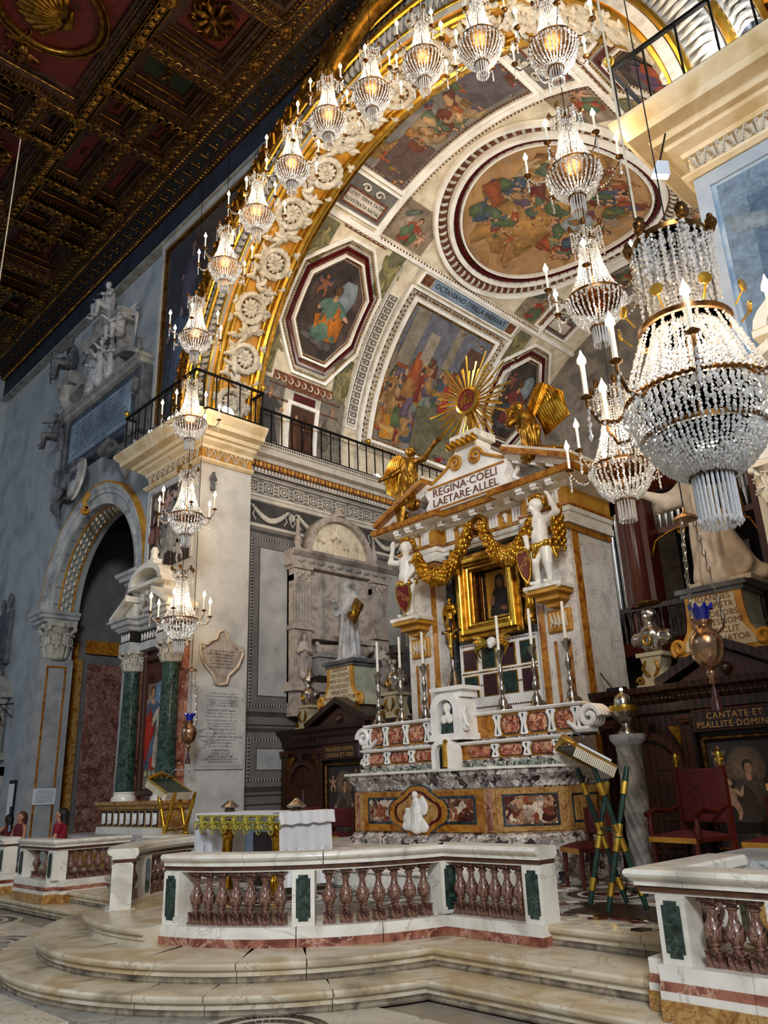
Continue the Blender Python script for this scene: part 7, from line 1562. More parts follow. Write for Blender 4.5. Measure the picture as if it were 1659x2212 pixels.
# putti with shields on the consoles
def putto(label, loc, sd, group):
    t = thing('putto', label, 'statue', loc, group=group); s = 1.45/1.3; A = lambda x, y, z: (x*s*sd, y*s, z*s)
    P = [cap(A(0, 0, .6), A(.01, .0, .78), .125*s, .11*s), cap(A(.01, 0, .78), A(0, .0, .95), .115*s, .12*s), cap(A(-.1, 0, .98), A(.1, 0, .98), .06*s), ell(A(0, -.05, .7), (.11*s, .1*s, .13*s)),
         cap(A(-.07, 0, .58), A(-.09, -.03, .33), .1*s, .07*s), cap(A(-.09, -.03, .33), A(-.08, .02, .07), .065*s, .042*s), cap(A(-.08, -.02, .035), A(-.09, -.14, .03), .04*s, .032*s),
         cap(A(.07, 0, .58), A(.1, -.08, .34), .1*s, .07*s), cap(A(.1, -.08, .34), A(.1, -.02, .07), .065*s, .042*s), cap(A(.1, -.05, .035), A(.13, -.16, .03), .04*s, .032*s),
         cap(A(-.15, 0, .97), A(-.34, -.04, 1.02), .058*s, .048*s), cap(A(-.34, -.04, 1.02), A(-.26, -.05, 1.24), .046*s, .034*s),
         cap(A(.15, 0, .97), A(.22, -.06, .78), .058*s, .048*s), cap(A(.22, -.06, .78), A(.14, -.16, .62), .046*s, .034*s), cap(A(0, 0, 1.0), A(.01, -.01, 1.08), .055*s)]
    P += hand_prims(A(-.26, -.05, 1.25), (.3*sd, -.2, 1), .13*s, sd)+hand_prims(A(.14, -.16, .62), (.0, -.3, -1), .13*s, sd)+head_prims(A(.02, -.02, 1.2), .135*s, (.35*sd, -1), -.15)
    skin_obj('body', P, .02, m_['statue_white'], t, k=.035)
    b = MB(); c = A(.02, .01, 1.25)
    for k in range(46): u, v = rng.uniform(0, 2*PI), rng.uniform(-.1, 1); rr = .135*s; x = (rr*math.cos(u)*math.cos(v*1.4), rr*math.sin(u)*math.cos(v*1.4), rr*math.sin(v*1.4)); (b.sph((c[0]+x[0], c[1]+x[1]+.02, c[2]+x[2]), .034*s, 6, 4) if x[1] > -.06*s or x[2] > .075*s else None)
    b.build('hair', m_['gold'], t, smooth=70)
    skin_obj('drape', [cap(A(-.13, -.06, .6), A(.12, -.09, .56), .055*s, .06*s), cap(A(-.13, .06, .62), A(.13, .05, .6), .06*s), cap(A(.0, -.13, .56), A(.06, -.13, .42), .05*s, .03*s), cap(A(-.16, .0, .62), A(-.2, .05, .4), .045*s, .03*s)], .018, m_['gold_bright'], t, k=.04, disp=folds((0, 0), .008, 14, 0, 9))
    b = MB(); pts = [(-.15, .2), (-.1, .25), (0, .22), (.1, .25), (.15, .2), (.17, 0), (.1, -.2), (0, -.32), (-.1, -.2), (-.17, 0)]; q = b.prism([(x*s, z*s) for x, z in pts], 0, .03).build('shield', m_['gold_bright'], t, loc=A(.15, -.26, .3), rot=(.12, 0, .25 if sd > 0 else -.25), scale=.88)
    MB().prism([(x*s*.8, z*s*.85) for x, z in pts], -.012, 0).build('shield_field', m_['shield_red'], q); letters('SPQR', .13*s, (0, -.015, 0), (.75, 0, -.6 if sd > 0 else .6), (.6 if sd > 0 else -.6, 0, .75), m_['letter_gold'], q, .004)
    return t
putto('white marble putto with raised arm and red SPQR shield, left of the icon', (AC-1.53, 10.4, 4.69), 1, 'putti holding shields')
putto('white marble putto with raised arm and red SPQR shield, right of the icon', (AC+1.53, 10.4, 4.69), -1, 'putti holding shields')
fb = thing('fruit_bunch', 'golden fruit drop hanging behind the right putto', 'garland', (AC+1.85, 10.5, 5.2)); b = MB()
for i in range(40): q = i/39; b.sph((.07*math.cos(i*2.4), -.05+.07*math.sin(i*2.4), .75*q), .05*(.6+.6*math.sin(PI*q)), 7, 5)
b.build('fruit', m_['gold'], fb, smooth=70)
# small gilded angels beside the frame
def small_angel(label, loc, sd):
    t = thing('gilded_angel', label, 'statue', loc, group='small gilded angels beside the icon'); skin_obj('figure', robed(.7, (((-.24, -.08, 1.05), (-.02, -.22, 1.18)), ((.24, -.08, 1.05), (.02, -.22, 1.18))), wide=1.2), .016, m_['gold'], t, k=.03, disp=rfold(.7, .015))
    for s2 in (-1, 1): b = MB(); [b.tube([(s2*.03, .06, .5), (s2*(.12+.02*k), .1, .62-.05*k), (s2*(.18-.01*k), .1, .5-.1*k)], [.02, .03, .01], 5) for k in range(4)]; b.build('wing', m_['gold_bright'], t, smooth=60)
    b = MB(); [b.sph((.07*math.cos(a), .05*math.sin(a), -.03), .06, 7, 5) for a in np.linspace(0, 6, 7)]; b.build('cloud_foot', m_['gold_old'], t, smooth=60); t.rotation_euler = (0, 0, sd*.4)
small_angel('small gilded angel with folded hands left of the icon frame', (AC-.87, 10.82, 4.3), 1); small_angel('small gilded angel bowing right of the icon frame', (AC+.9, 10.82, 4.3), -1)
# large gilded angels on the pediment
def big_angel(label, loc, sd, rise):
    t = thing('pediment_angel', label, 'statue', loc); A = lambda x, y, z: (x*sd, y, z)
    if rise: P = [cap(A(-.2, 0, .1), A(-.05, 0, .5), .17, .15), cap(A(-.25, -.05, -.35), A(-.2, 0, .15), .1, .16), cap(A(.12, -.1, -.1), A(-.05, 0, .35), .12, .15), cap(A(-.05, 0, .5), A(.02, 0, .78), .15, .15), cap(A(.12, 0, .82), A(.42, -.05, .78), .07, .06), cap(A(.42, -.05, .78), A(.8, -.1, .98), .055, .035), cap(A(-.12, -.02, .8), A(-.3, -.2, .62), .07, .055), cap(A(-.3, -.2, .62), A(-.42, -.3, .55), .05, .035)]+hand_prims(A(.8, -.1, .98), (.9*sd, -.1, .3), .17, sd)+hand_prims(A(-.42, -.3, .55), (-.5*sd, -.3, -.1), .15, -sd)+[cap(A(.02, 0, .8), A(.05, -.02, .95), .06)]+head_prims(A(.07, -.04, 1.04), .125, (.6*sd, -1), .2)
    else: P = [cap(A(0, 0, .05), A(.45, .05, .0), .14, .1), cap(A(0, 0, .05), A(.03, 0, .5), .17, .15), cap(A(.45, .05, .0), A(.62, .05, .04), .09, .05), cap(A(.03, 0, .5), A(-.05, 0, .78), .16, .15), cap(A(-.05, -.1, .78), A(-.26, -.2, .66), .07, .06), cap(A(-.26, -.2, .66), A(-.28, -.15, .88), .055, .035), cap(A(-.05, .1, .78), A(-.25, .1, .66), .07, .06), cap(A(-.25, .1, .66), A(-.3, 0, .86), .05, .035)]+hand_prims(A(-.28, -.15, .88), (-.2*sd, .2, 1), .15, sd)+hand_prims(A(-.3, 0, .86), (-.2*sd, -.1, 1), .15, -sd)+[cap(A(-.06, 0, .8), A(-.12, -.02, .93), .06)]+head_prims(A(-.17, -.04, 1.0), .125, (-1*sd, -.7), -.2)
    skin_obj('figure', P, .028, m_['gold_old'], t, k=.06, disp=folds((0, 0), .022, 10, -.5, .72, .5, 5.))
    for k2, (bx, by) in enumerate(((.05, .14), (-.1, .16))):
        b = MB()
        for k in range(10):
            q = k/9
            if rise: b.tube([A(-.04, .1, .72), A(-.1-.46*q, by-.1, .9+.2*math.sin(q*2.4)), A(-.26-.46*q, by-.1, .58+.22*q), A(-.3-.42*q+.06*k2, by-.08, .1+.3*q)], [.03, .06, .065, .02], 5)
            else: b.tube([A(.0, .1, .7), A(-.02+.4*q, by, 1.05+.3*math.sin(q*2.2)), A(.14+.42*q, by+.06*k2, .82+.25*q), A(.24+.44*q-.06*k2, by+.08, .42+.2*q)], [.03, .06, .07, .02], 5)
        b.build('wing', m_['gold'], t, smooth=60)
    return t
big_angel('gilded angel with outstretched arm on the left slope of the pediment', (AC-1.45, 10.55, 6.98), 1, True)
big_angel('kneeling gilded angel with arched wings on the right slope of the pediment', (AC+1.42, 10.55, 6.98), 1, False)
# sunburst with monogram
sb = thing('sunburst', 'golden sunburst with red monogram disc above the pediment', 'sunburst', (AC+.1, 10.6, 7.92), world=True); cxs, czs = AC+.12, 8.58; nr = 60
for i in range(nr):
    a = 2*PI*i/nr+rng.uniform(-.02, .02); L = (1.0 if i % 5 == 0 else rng.uniform(.62, .86)); w = .022; y = 10.6+(.03 if i % 2 else -.01)
    c, s = math.cos(a), math.sin(a); b = MB(); b.add([(cxs+.2*c-w*s*.6, y, czs+.2*s+w*c*.6), (cxs+.2*c, y-.025, czs+.2*s), (cxs+.2*c+w*s*.6, y, czs+.2*s-w*c*.6), (cxs+L*c+w*s, y, czs+L*s-w*c), (cxs+L*c, y-.02, czs+L*s), (cxs+L*c-w*s, y, czs+L*s+w*c)], [(0, 1, 4, 5), (1, 2, 3, 4), (2, 0, 5, 3), (5, 4, 3), (0, 2, 1)]); b.build('ray', m_['gold_bright'], sb)
MB().lathe([(.27, .04), (.27, -.04), (.22, -.06), (.21, -.02)], (cxs, 10.56, czs), 30, ax='y').build('disc_rim', m_['gold_bright'], sb, smooth=40); MB().lathe([(.225, .0), (.225, -.02), (0, -.03)], (cxs, 10.55, czs), 30, ax='y').build('disc', m_['shield_red'], sb, smooth=40)
letters('yhs', .24, (cxs, 10.512, czs-.01), (1, 0, 0), (0, 0, 1), m_['gold_bright'], sb, .006); b = MB(); b.box(cxs-.01, cxs+.01, 10.505, 10.515, czs+.02, czs+.17); b.box(cxs-.06, cxs+.06, 10.505, 10.515, czs+.11, czs+.125); b.build('disc_cross', m_['gold_bright'], sb); MB().box(cxs-.05, cxs+.05, 10.57, 10.67, 7.92, 8.4).build('sunburst_stem', m_['gold_old'], sb)
# ------------------------------------------------------------------ walnut screens beside the altar
def screen(label, x0, x1, sign, paint):
    t = thing('choir_screen', label, 'screen', ((x0+x1)/2, 10.9, .5), group='walnut screens beside the altar', world=True); xc = (x0+x1)/2; Y = 10.9
    MB().box(x0, x1, Y+.05, 11.7, .5, 2.86).build('screen_body', m_['wood_dark'], t); MB().box(x0-.02, x1+.02, Y-.06, 11.7, .5, .75).build('screen_plinth', m_['wood_dark'], t)
    MB().sweep([(0, 2.6), (.02, 2.62), (.02, 2.74), (.06, 2.78), (.1, 2.86), (.16, 2.9), (.18, 2.98), (-.7, 2.98), (-.7, 2.6)], [(x0, 11.7), (x0, Y), (xc-.75, Y), (xc-.75, Y-.1), (xc+.75, Y-.1), (xc+.75, Y), (x1, Y), (x1, 11.7)]).build('screen_cornice', m_['wood_dark'], t, smooth=20)
    b = MB(); [b.box(x-.018, x+.018, Y-(.16 if abs(x-xc) < .75 else .06)-.02, Y, 2.8, 2.86) for x in np.arange(x0+.05, x1, .062)]; b.build('dentils', m_['wood_door'], t)['kind'] = 'stuff'
    for sd in (-1, 1): b = MB(); b.prism([(xc+sd*.9, 2.98), (xc, 3.4), (xc, 3.52), (xc+sd*1.0, 3.06), (xc+sd*1.0, 2.98)], Y-.25, Y+.35); b.build('pediment', m_['wood_dark'], t)
    MB().prism([(xc-.75, 2.98), (xc+.75, 2.98), (xc, 3.36)], Y-.1, Y+.3).build('tympanum', m_['wood_door'], t); skin_obj('pediment_cherub', head_prims((0, 0, 0), .1), .016, m_['wood_dark'], t, k=.03, loc=(xc, Y-.12, 3.1))
    MB().cham(xc-.6, xc+.6, Y-.13, Y, 2.3, 2.6, .015).build('sign_frame', m_['wood_door'], t); sg = MB().cham(xc-.56, xc+.56, Y-.145, Y-.1, 2.33, 2.57, .01).build('sign_board', m_['wood_dark'], t)
    letters(sign[0], .115, (xc, Y-.147, 2.5), (1, 0, 0), (0, 0, 1), m_['letter_gold'], sg, .002, space=1.15); letters(sign[1], .115, (xc, Y-.147, 2.385), (1, 0, 0), (0, 0, 1), m_['letter_gold'], sg, .002, space=1.1)
    for x in (x0+.12, xc-.72, xc+.72, x1-.12):
        p = MB().box(x-.1, x+.1, Y-.06, Y+.05, .75, 2.42).build('pilaster', m_['wood_dark'], t); b = MB(); [b.box(x-.08+.034*k, x-.064+.034*k, Y-.068, Y-.05, .85, 2.35) for k in range(5)]; b.build('fluting', m_['wood_door'], p)
        b = MB(); b.box(x-.13, x+.13, Y-.1, Y+.05, 2.5, 2.56); [b.tube([(x+sd*.1+sd*.05*math.cos(a)*(1-a/9), Y-.07, 2.45+.05*math.sin(a)*(1-a/9)) for a in np.linspace(0, 7, 16)], .018, 5) for sd in (-1, 1)]; b.tube([(x-.1, Y-.07, 2.47), (x+.1, Y-.07, 2.47)], .03, 6); b.build('ionic_capital', m_['wood_door'], p, smooth=50)
    for c in ((x0+xc-.6)/2, (x1+xc+.6)/2):                      # arched panelled doors
        w = .5; b = MB(); n = 12; A = [(c-w, .6), (c-w, 1.85)]+[(c-w*math.cos(q), 1.85+w*math.sin(q)) for q in np.linspace(0, PI, n)]+[(c+w, 1.85), (c+w, .6)]; w2 = w-.1; B_ = [(c+w2, .6), (c+w2, 1.85)]+[(c+w2*math.cos(q), 1.85+w2*math.sin(q)) for q in np.linspace(0, PI, n)]+[(c-w2, 1.85), (c-w2, .6)]
        b.prism(A+B_, Y-.06, Y+.05); b.build('door_arch', m_['wood_door'], t, smooth=20); d = MB().prism(B_, Y+.02, Y+.045).build('door_leaf', m_['wood_door'], t)
        for i in range(2):
            for zz, hh in ((.8, .42), (1.3, .46)): MB().cham(c-.36+.38*i, c-.02+.38*i, Y-.005, Y+.03, zz, zz+hh, .03).build('door_panel', m_['wood_door'], d)
        for sd in (-1, 1): MB().prism([(c+sd*.05, 1.84)]+[(c+sd*w2*.9*math.cos(q), 1.84+w2*.85*math.sin(q)) for q in np.linspace(0, PI/2-.15, 6)], Y-.002, Y+.03).build('door_panel', m_['wood_door'], d)
        b = MB(); b.prism([(c-.05, 2.3), (c+.05, 2.3), (c+.07, 2.48), (c-.07, 2.48)], Y-.09, Y); b.build('keystone', m_['wood_dark'], t)
        for sd in (-1, 1): b = MB(); b.prism([(c+sd*.52, 2.05), (c+sd*.52, 2.42), (c+sd*.3, 2.42)], Y-.01, Y+.05); b.build('spandrel', m_['gold_old'], t)
    fr = MB(); a0, a1, z0, z1 = xc-.56, xc+.56, .8, 2.25
    [fr.cham(q[0], q[1], Y-.08, Y+.05, q[2], q[3], .02) for q in ((a0, a0+.06, z0, z1), (a1-.06, a1, z0, z1), (a0, a1, z0, z0+.06), (a0, a1, z1-.06, z1))]; fr.build('picture_frame', m_['bronze'], t)
    MB().box(a0+.06, a1-.06, Y, Y+.05, z0+.06, z1-.06).build('picture_canvas', m_['fresco_dark'], t)
    P = Paint(lambda u, v, l: (xc+u, Y-l-.002, .86+v))
    P.rect(-.49, .49, 0, 1.32, '#2d2a2a', 2, 3); P.oval(-.02, .98, .26, .26, '#7d6a52', shade=.35); P.figure(.0, -.05, 1.12, '#5d5044', '#4a3f36', '#b98d6d', '#2a1d14', arms=((-.3, .45), (.2, .5)))
    if paint: P.putto(-.28, .35, .5, '#c9a082'); P.rect(-.45, .1, .18, .3, '#1d1614'); P.putto(-.36, 1.0, .26, '#8a6a58'); P.putto(-.3, .82, .24, '#7d5f50')
    else: P.putto(-.34, .85, .3, '#b58a70'); P.putto(.34, .95, .3, '#b58a70')
    P.build('painted_friar', m_['paint_flat'], t); return t
screen('dark walnut screen left of the altar lettered FRATRES SIMVL CORDE ET ORE', XL+.08, AC-1.93, ('FRATRES·SIMVL', 'CORDE·ET·ORE'), False)
screen('dark walnut screen right of the altar lettered CANTATE ET PSALLITE DOMINO', AC+1.95, -2.45, ('CANTATE·ET', 'PSALLITE·DOMINO'), True)
# pedestals with volutes and the two saints
def pedestal(label, x, z, lines):
    t = thing('statue_pedestal', label, 'pedestal', (x, 11.35, z)); n = 20; pts = []
    prof = [(0, .62), (.08, .6), (.16, .56), (.24, .5), (.34, .44), (.5, .41), (.68, .4), (.82, .4)]
    out = [(w, zz) for zz, w in prof]; b = MB(); b.prism([(w, zz) for w, zz in out]+[(-w, zz) for w, zz in out[::-1]], -.3, .3); b.build('pedestal_body', mat('pedestal_stone', ['#8f9482','#a9ad98','#b9bba6'], scale=3, rough=.5), t)
    b = MB(); b.prism([(w+.01, zz) for w, zz in out]+[(-w-.01, zz) for w, zz in out[::-1]], -.34, -.3); b.build('gold_face', m_['gold_paint'], t)
    b = MB(); b.prism([(w-.09, zz*.9+.06) for w, zz in out]+[(-w+.09, zz*.9+.06) for w, zz in out[::-1]], -.352, -.33); f = b.build('inscription_face', mat('inscription_cream', ['#b9ae90','#cbc1a4'], scale=4, rough=.6), t)
    for sd in (-1, 1): b = MB(); b.tube([(sd*(.6+.1*math.cos(a)*(1-a/10)), -.34, .12+.12*math.sin(a)*(1-a/10)) for a in np.linspace(-1, 7.5, 22)], .04, 6); b.build('volute', m_['gold_paint'], t, smooth=60)
    b = MB(); b.box(-.52, .52, -.4, .4, .88, .95); b.box(-.46, .46, -.36, .36, .82, .88); b.build('pedestal_cap', m_['stone_dark'], t); MB().box(-.66, .66, -.34, .34, -.08, .0).build('pedestal_foot', m_['wood_dark'], t)
    for i, l in enumerate(lines): letters(l, .12, (0, -.354, .76-.118*i), (1, 0, 0), (0, 0, 1), m_['letter_brown'], f, .002)
    return t
pedestal('painted stone pedestal inscribed to the friar saint with the golden tablet', -12.72, 3.36, ('S·BERNAR', 'DIN·SENEN', 'MIN·DE·OBS', 'FIGVRESNO', 'MINIS·IESV', 'PRIMVS·INVENTOR'))
pedestal('painted stone pedestal inscribed IOANNES A CAPISTR on the right screen', -4.62, 3.36, ('IOANNES', 'A·CAPISTR', 'MIN·DE·OBS', 'FIGVRESNOMI', 'IESV·INCLIT', 'PROPVGNATOR'))
st = thing('friar_statue', 'grey marble friar in a hooded habit holding a golden tablet', 'statue', (-12.75, 11.35, 4.312))
skin_obj('figure', robed(1.82, (((-.34, -.02, 1.08), (-.2, -.22, 1.22)), ((.34, -.02, 1.08), (.3, -.26, 1.0))), face=(-.55, -1), hood=True, wide=1.1, knee=.8), .026, m_['statue_grey'], st, k=.05, disp=rfold(1.82, .014, 10, .72))
b = MB(); b.box(-.3, .3, -.25, .25, 0, .06); [b.sph((rng.uniform(-.25, .25), rng.uniform(-.2, .2), .06), .08, 7, 5) for _ in range(9)]; b.build('rock_base', m_['stone_grey'], st, smooth=60)
b = MB(); b.box(-.19, .19, -.03, .03, -.23, .23); q = b.build('tablet', m_['gold_old'], st, loc=(.44, -.22, 1.02), rot=(-.2, .6, -.3)); b = MB(); [b.tube([(0, -.035, 0), (.14*math.cos(a), -.04, .14*math.sin(a))], [.02, .008], 5) for a in np.linspace(0, 2*PI, 13)]; b.sph((0, -.03, 0), (.06, .02, .06), 10, 6); b.build('tablet_rays', m_['gold_bright'], q)
b = MB(); b.tube([(.03, -.2, 1.02), (.05, -.25, .7), (.04, -.24, .4)], .014, 5); b.tube([(.17*math.cos(a), .01+.17*math.sin(a), 1.03) for a in np.linspace(0, 2*PI, 17)], .02, 5); b.build('rope_girdle', m_['statue_grey'], st, smooth=60)
st = thing('saint_statue', 'pale stone saint with swirling habit and banner behind the big chandelier', 'statue', (-4.55, 11.35, 4.312))
skin_obj('figure', robed(2.15, (((-.38, -.1, 1.2), (-.62, -.2, 1.35)), ((.36, .0, 1.25), (.46, -.1, 1.5))), face=(-.6, -1), wide=1.35, lean=(-.1, 0), knee=1.2)+[cap((.1, .1, .2), (.5, .15, .15), .2, .1), cap((-.3, 0, 1.5), (-.75, -.05, 1.42), .14, .1), cap((.0, -.1, 1.0), (.35, .0, .3), .2, .16)], .03, m_['statue_warm'], st, k=.08, disp=folds((0, 0), .034, 8, .02, 1.5, 1., 1.6))
b = MB(); b.box(-.4, .5, -.3, .3, 0, .07); b.build('rock_base', m_['statue_warm'], st); b = MB(); b.tube([(.5, -.1, .9), (.42, -.12, 2.6)], .025, 6); b.build('banner_staff', m_['bronze'], st); b = MB(); n = 10
for i in range(3): b.ribbon([(.46+.0*k, -.1, 1.9+.06*k) for k in range(n)], [(.75+.08*math.sin(k*.8+i), -.05+.1*math.sin(k*.9), 1.75+.06*k) for k in range(n)])
b.build('banner', m_['gold_old'], st)
# silver reliquary busts on scrolled stands
def bust(label, x, z, mat_, ht=.62, y=11.3, mitre=False):
    t = thing('reliquary_bust', label, 'bust', (x, y, z), group='reliquary busts on the screens'); s = ht/.62
    b = MB(); b.box(-.27, .27, -.2, .2, 0, .05); b.prism([(-.26, .05), (.26, .05), (.2, .12), (.13, .3), (.17, .46), (-.17, .46), (-.13, .3), (-.2, .12)], -.17, .17); b.box(-.22, .22, -.2, .2, .46, .52); b.build('stand', mat('stand_stone', ['#a09477','#bdb191'], scale=4, rough=.5), t)
    b = MB(); [b.tube([(sd*(.2+.06*math.cos(a)*(1-a/9)), -.18, .1+.07*math.sin(a)*(1-a/9)) for a in np.linspace(0, 6.5, 14)], .025, 5) for sd in (-1, 1)]; [b.tube([(sd*.04, -.19, .16), (sd*.13, -.21, .28), (sd*.08, -.19, .4)], [.02, .03, .015], 5) for sd in (-1, 1)]; b.build('stand_scrolls', m_['gold_old'], t, smooth=60)
    A = lambda a, b2, c: (a*s, b2*s, .56+c*s); MB().lathe([(.11, .52), (.08, .55), (.07, .6)], n=12).build('socle', m_[mat_], t, smooth=40)
    P = [cap(A(-.2, 0, .16), A(.2, 0, .16), .1*s), cap(A(0, -.02, .06), A(0, -.02, .2), .13*s, .15*s), cap(A(0, 0, .22), A(0, -.02, .36), .06*s, .055*s)]+head_prims(A(0, -.03, .47), .115*s, (-.4, -1))
    if mitre: P += [cap(A(0, .02, .56), A(0, .02, .75), .11*s, .03*s)]
    skin_obj('figure', P, .02, m_[mat_], t, k=.04, disp=folds((0, 0), .012, 12, .5, .82)); b = MB(); b.tube([(.05*math.cos(a)*s, -.17*s, .56+.12*s+.06*s*math.sin(a)) for a in np.linspace(0, 2*PI, 13)], .02, 6); b.build('relic_window', m_['gold_bright'], t, smooth=60)
    if not mitre: b = MB(); b.lathe([(.15*s, 0), (.17*s, .015), (.15*s, .03)], (0, .02, .56+.62*s), 18); b.build('halo', m_['gold_old'], t, smooth=50)
    return t
bust('silver bust with golden mitre on the screen left of the friar statue', -14.1, 3.0, 'silver', .66, mitre=True)
bust('silver bust of a bearded saint between friar statue and altar candles', -11.35, 3.0, 'silver', .72)
bust('silver bust with flat halo above the arched door of the right screen', -5.75, 3.0, 'silver', .72)
t = thing('small_tablet', 'small dark tablet with bent wire on the right screen', 'tablet', (-6.3, 11.0, 3.0)); MB().box(-.15, .15, -.05, .05, 0, .05).build('base', m_['black'], t); MB().tube([(-.08, 0, .05), (-.25, 0, .3)], .01, 5).build('wire', m_['black'], t)
# ------------------------------------------------------------------ organ gallery at the back of the choir
og = thing('organ', 'wooden organ gallery with silver pipes and balustrade at the back of the choir', 'organ', (-6, 18, .5), world=True)
def ob(x0, x1, y0, y1, z0, z1, nm, m='wood_red'): return MB().box(x0, x1, y0, y1, z0, z1).build(nm, m_[m], og)
ob(-12.2, XR-.02, 17.9, 20.2, 4.55, 4.85, 'gallery_floor', 'wood_dark'); MB().sweep([(0, 4.55), (.05, 4.6), (.1, 4.75), (.14, 4.85), (-.2, 4.85), (-.2, 4.55)], [(-12.2, 17.9), (XR-.02, 17.9)]).build('gallery_cornice', m_['wood_red'], og, smooth=25)
ob(-12.2, XR-.02, 17.86, 17.98, 5.62, 5.74, 'gallery_rail', 'wood_dark'); bl = MB().lathe([(.05, 0), (.05, .06), (.025, .12), (.05, .3), (.055, .36), (.03, .5), (.025, .62), (.045, .7), (.045, .77)], n=10).mesh('gallery_baluster', m_['wood_dark'], 50)
for x in np.arange(-10.4, XR-.2, .2): obj('gallery_baluster', bl, og, loc=(x, 17.92, 4.85))
ob(-12.2, -10.5, 17.86, 18.0, 4.85, 5.62, 'gallery_panel')
for x in (-9.35, -5.9, -2.9):
    p = ob(x-.4, x+.4, 18.1, 18.6, 4.85, 8.9, 'organ_pier'); MB().lathe([(.3, 5.7), (.3, 5.76), (.22, 5.84), (.21, 8.4), (.27, 8.5), (.3, 8.62)], (x, 18.05, 0), 18).build('organ_column', m_['wood_red'], p, smooth=50); MB().box(x-.34, x+.34, 17.95, 18.4, 4.85, 5.7).build('column_pedestal', m_['wood_red'], p)
ob(-12.2, XR-.02, 18.0, 18.7, 8.7, 9.1, 'organ_entablature'); MB().sweep([(0, 8.6), (.1, 8.7), (.25, 9.0), (.3, 9.1), (-.2, 9.1), (-.2, 8.6)], [(-12.2, 18.0), (XR-.02, 18.0)]).build('organ_cornice', m_['wood_red'], og, smooth=25)
pm = {}
def pipe(x, y, z0, L, r):
    k = (round(L, 2), round(r, 3))
    if k not in pm: b = MB(); b.lathe([(r*.3, 0), (r, .35), (r, L), (0, L)], n=10); b.box(-r*.55, r*.55, -r*1.02, -r*.6, .36, .42); pm[k] = b.mesh('organ_pipe', m_['organ_pipe'], 50)
    obj('organ_pipe', pm[k], og, loc=(x, y, z0))
for i in range(9): pipe(-11.5+i*.2, 18.4, 5.4, 2.2+.12*abs(i-4)+.3, .085)
for i in range(15): pipe(-8.75+i*.17, 18.5, 7.75, .95+.05*abs(i-7), .065)
for i in range(12): pipe(-5.3+i*.17, 18.5, 7.75, .95+.05*abs(i-6), .065)
ob(-8.95, -6.3, 18.45, 18.6, 7.6, 7.75, 'pipe_rack'); ob(-5.5, -3.3, 18.45, 18.6, 7.6, 7.75, 'pipe_rack'); ob(-12.2, -9.75, 18.7, 18.8, 4.85, 8.7, 'pipe_backing', 'void')
for x, sd in ((-8.95, 1), (-6.3, -1), (-5.5, 1)):
    b = MB(); b.tube([(x, 18.2, 7.0), (x+sd*.15, 18.2, 7.35), (x+sd*.5, 18.2, 7.5), (x+sd*.8, 18.2, 7.55)]+[(x+sd*(.85+.08*math.sin(a)), 18.2, 7.47+.08*math.cos(a)) for a in np.linspace(0, 5, 8)], .03, 5); b.build('gilt_bracket', m_['gold_old'], og, smooth=60)
ob(-8.9, -6.3, 19.6, 19.7, 4.85, 8.6, 'inner_panel', 'void'); ob(-8.0, -7.0, 19.4, 19.5, 4.85, 7.2, 'inner_door', 'slate'); ob(-12.2, XR-.02, 19.9, 20.0, .5, 4.6, 'lower_wall', 'wood_dark')
wn = sroot('window_1', (-4.3, 20.2, 6)); MB().box(-4.9, -3.7, 20.1, 20.2, 5.6, 6.9).build('window_pane', m_['window_sky'], wn); b = MB(); [b.box(-4.9+.24*i-.012, -4.9+.24*i+.012, 20.06, 20.1, 5.6, 6.9) for i in range(6)]; [b.box(-4.9, -3.7, 20.06, 20.1, z-.012, z+.012) for z in (5.6, 5.9, 6.2, 6.5, 6.88)]; b.build('window_frame', m_['iron'], wn)
# ------------------------------------------------------------------ crystal chandeliers
def bead(b, p, r, l=1.5):
    x, y, z = p; w, tx, ty = rng.uniform(0, 1.57), rng.normal(0, .3)*r, rng.normal(0, .3)*r; c, s = r*math.cos(w), r*math.sin(w)
    b.add([(x+tx, y+ty, z+r*l), (x+c, y+s, z-ty*.5), (x-s, y+c, z+tx*.5), (x-c, y-s, z+ty*.5), (x+s, y-c, z-tx*.5), (x-tx, y-ty, z-r*l)], [(0, 1, 2), (0, 2, 3), (0, 3, 4), (0, 4, 1), (5, 2, 1), (5, 3, 2), (5, 4, 3), (5, 1, 4)])
def strand(b, f, n, r, l=1.3):
    for i in range(n): p = f((i+.5)/n); j = r*.25; bead(b, (p[0]+rng.uniform(-j, j), p[1]+rng.uniform(-j, j), p[2]+rng.uniform(-j, j)), r*rng.uniform(.8, 1.15), l)
def swagf(a, c, d): return lambda t: (a[0]+(c[0]-a[0])*t, a[1]+(c[1]-a[1])*t, a[2]+(c[2]-a[2])*t-d*4*t*(1-t))
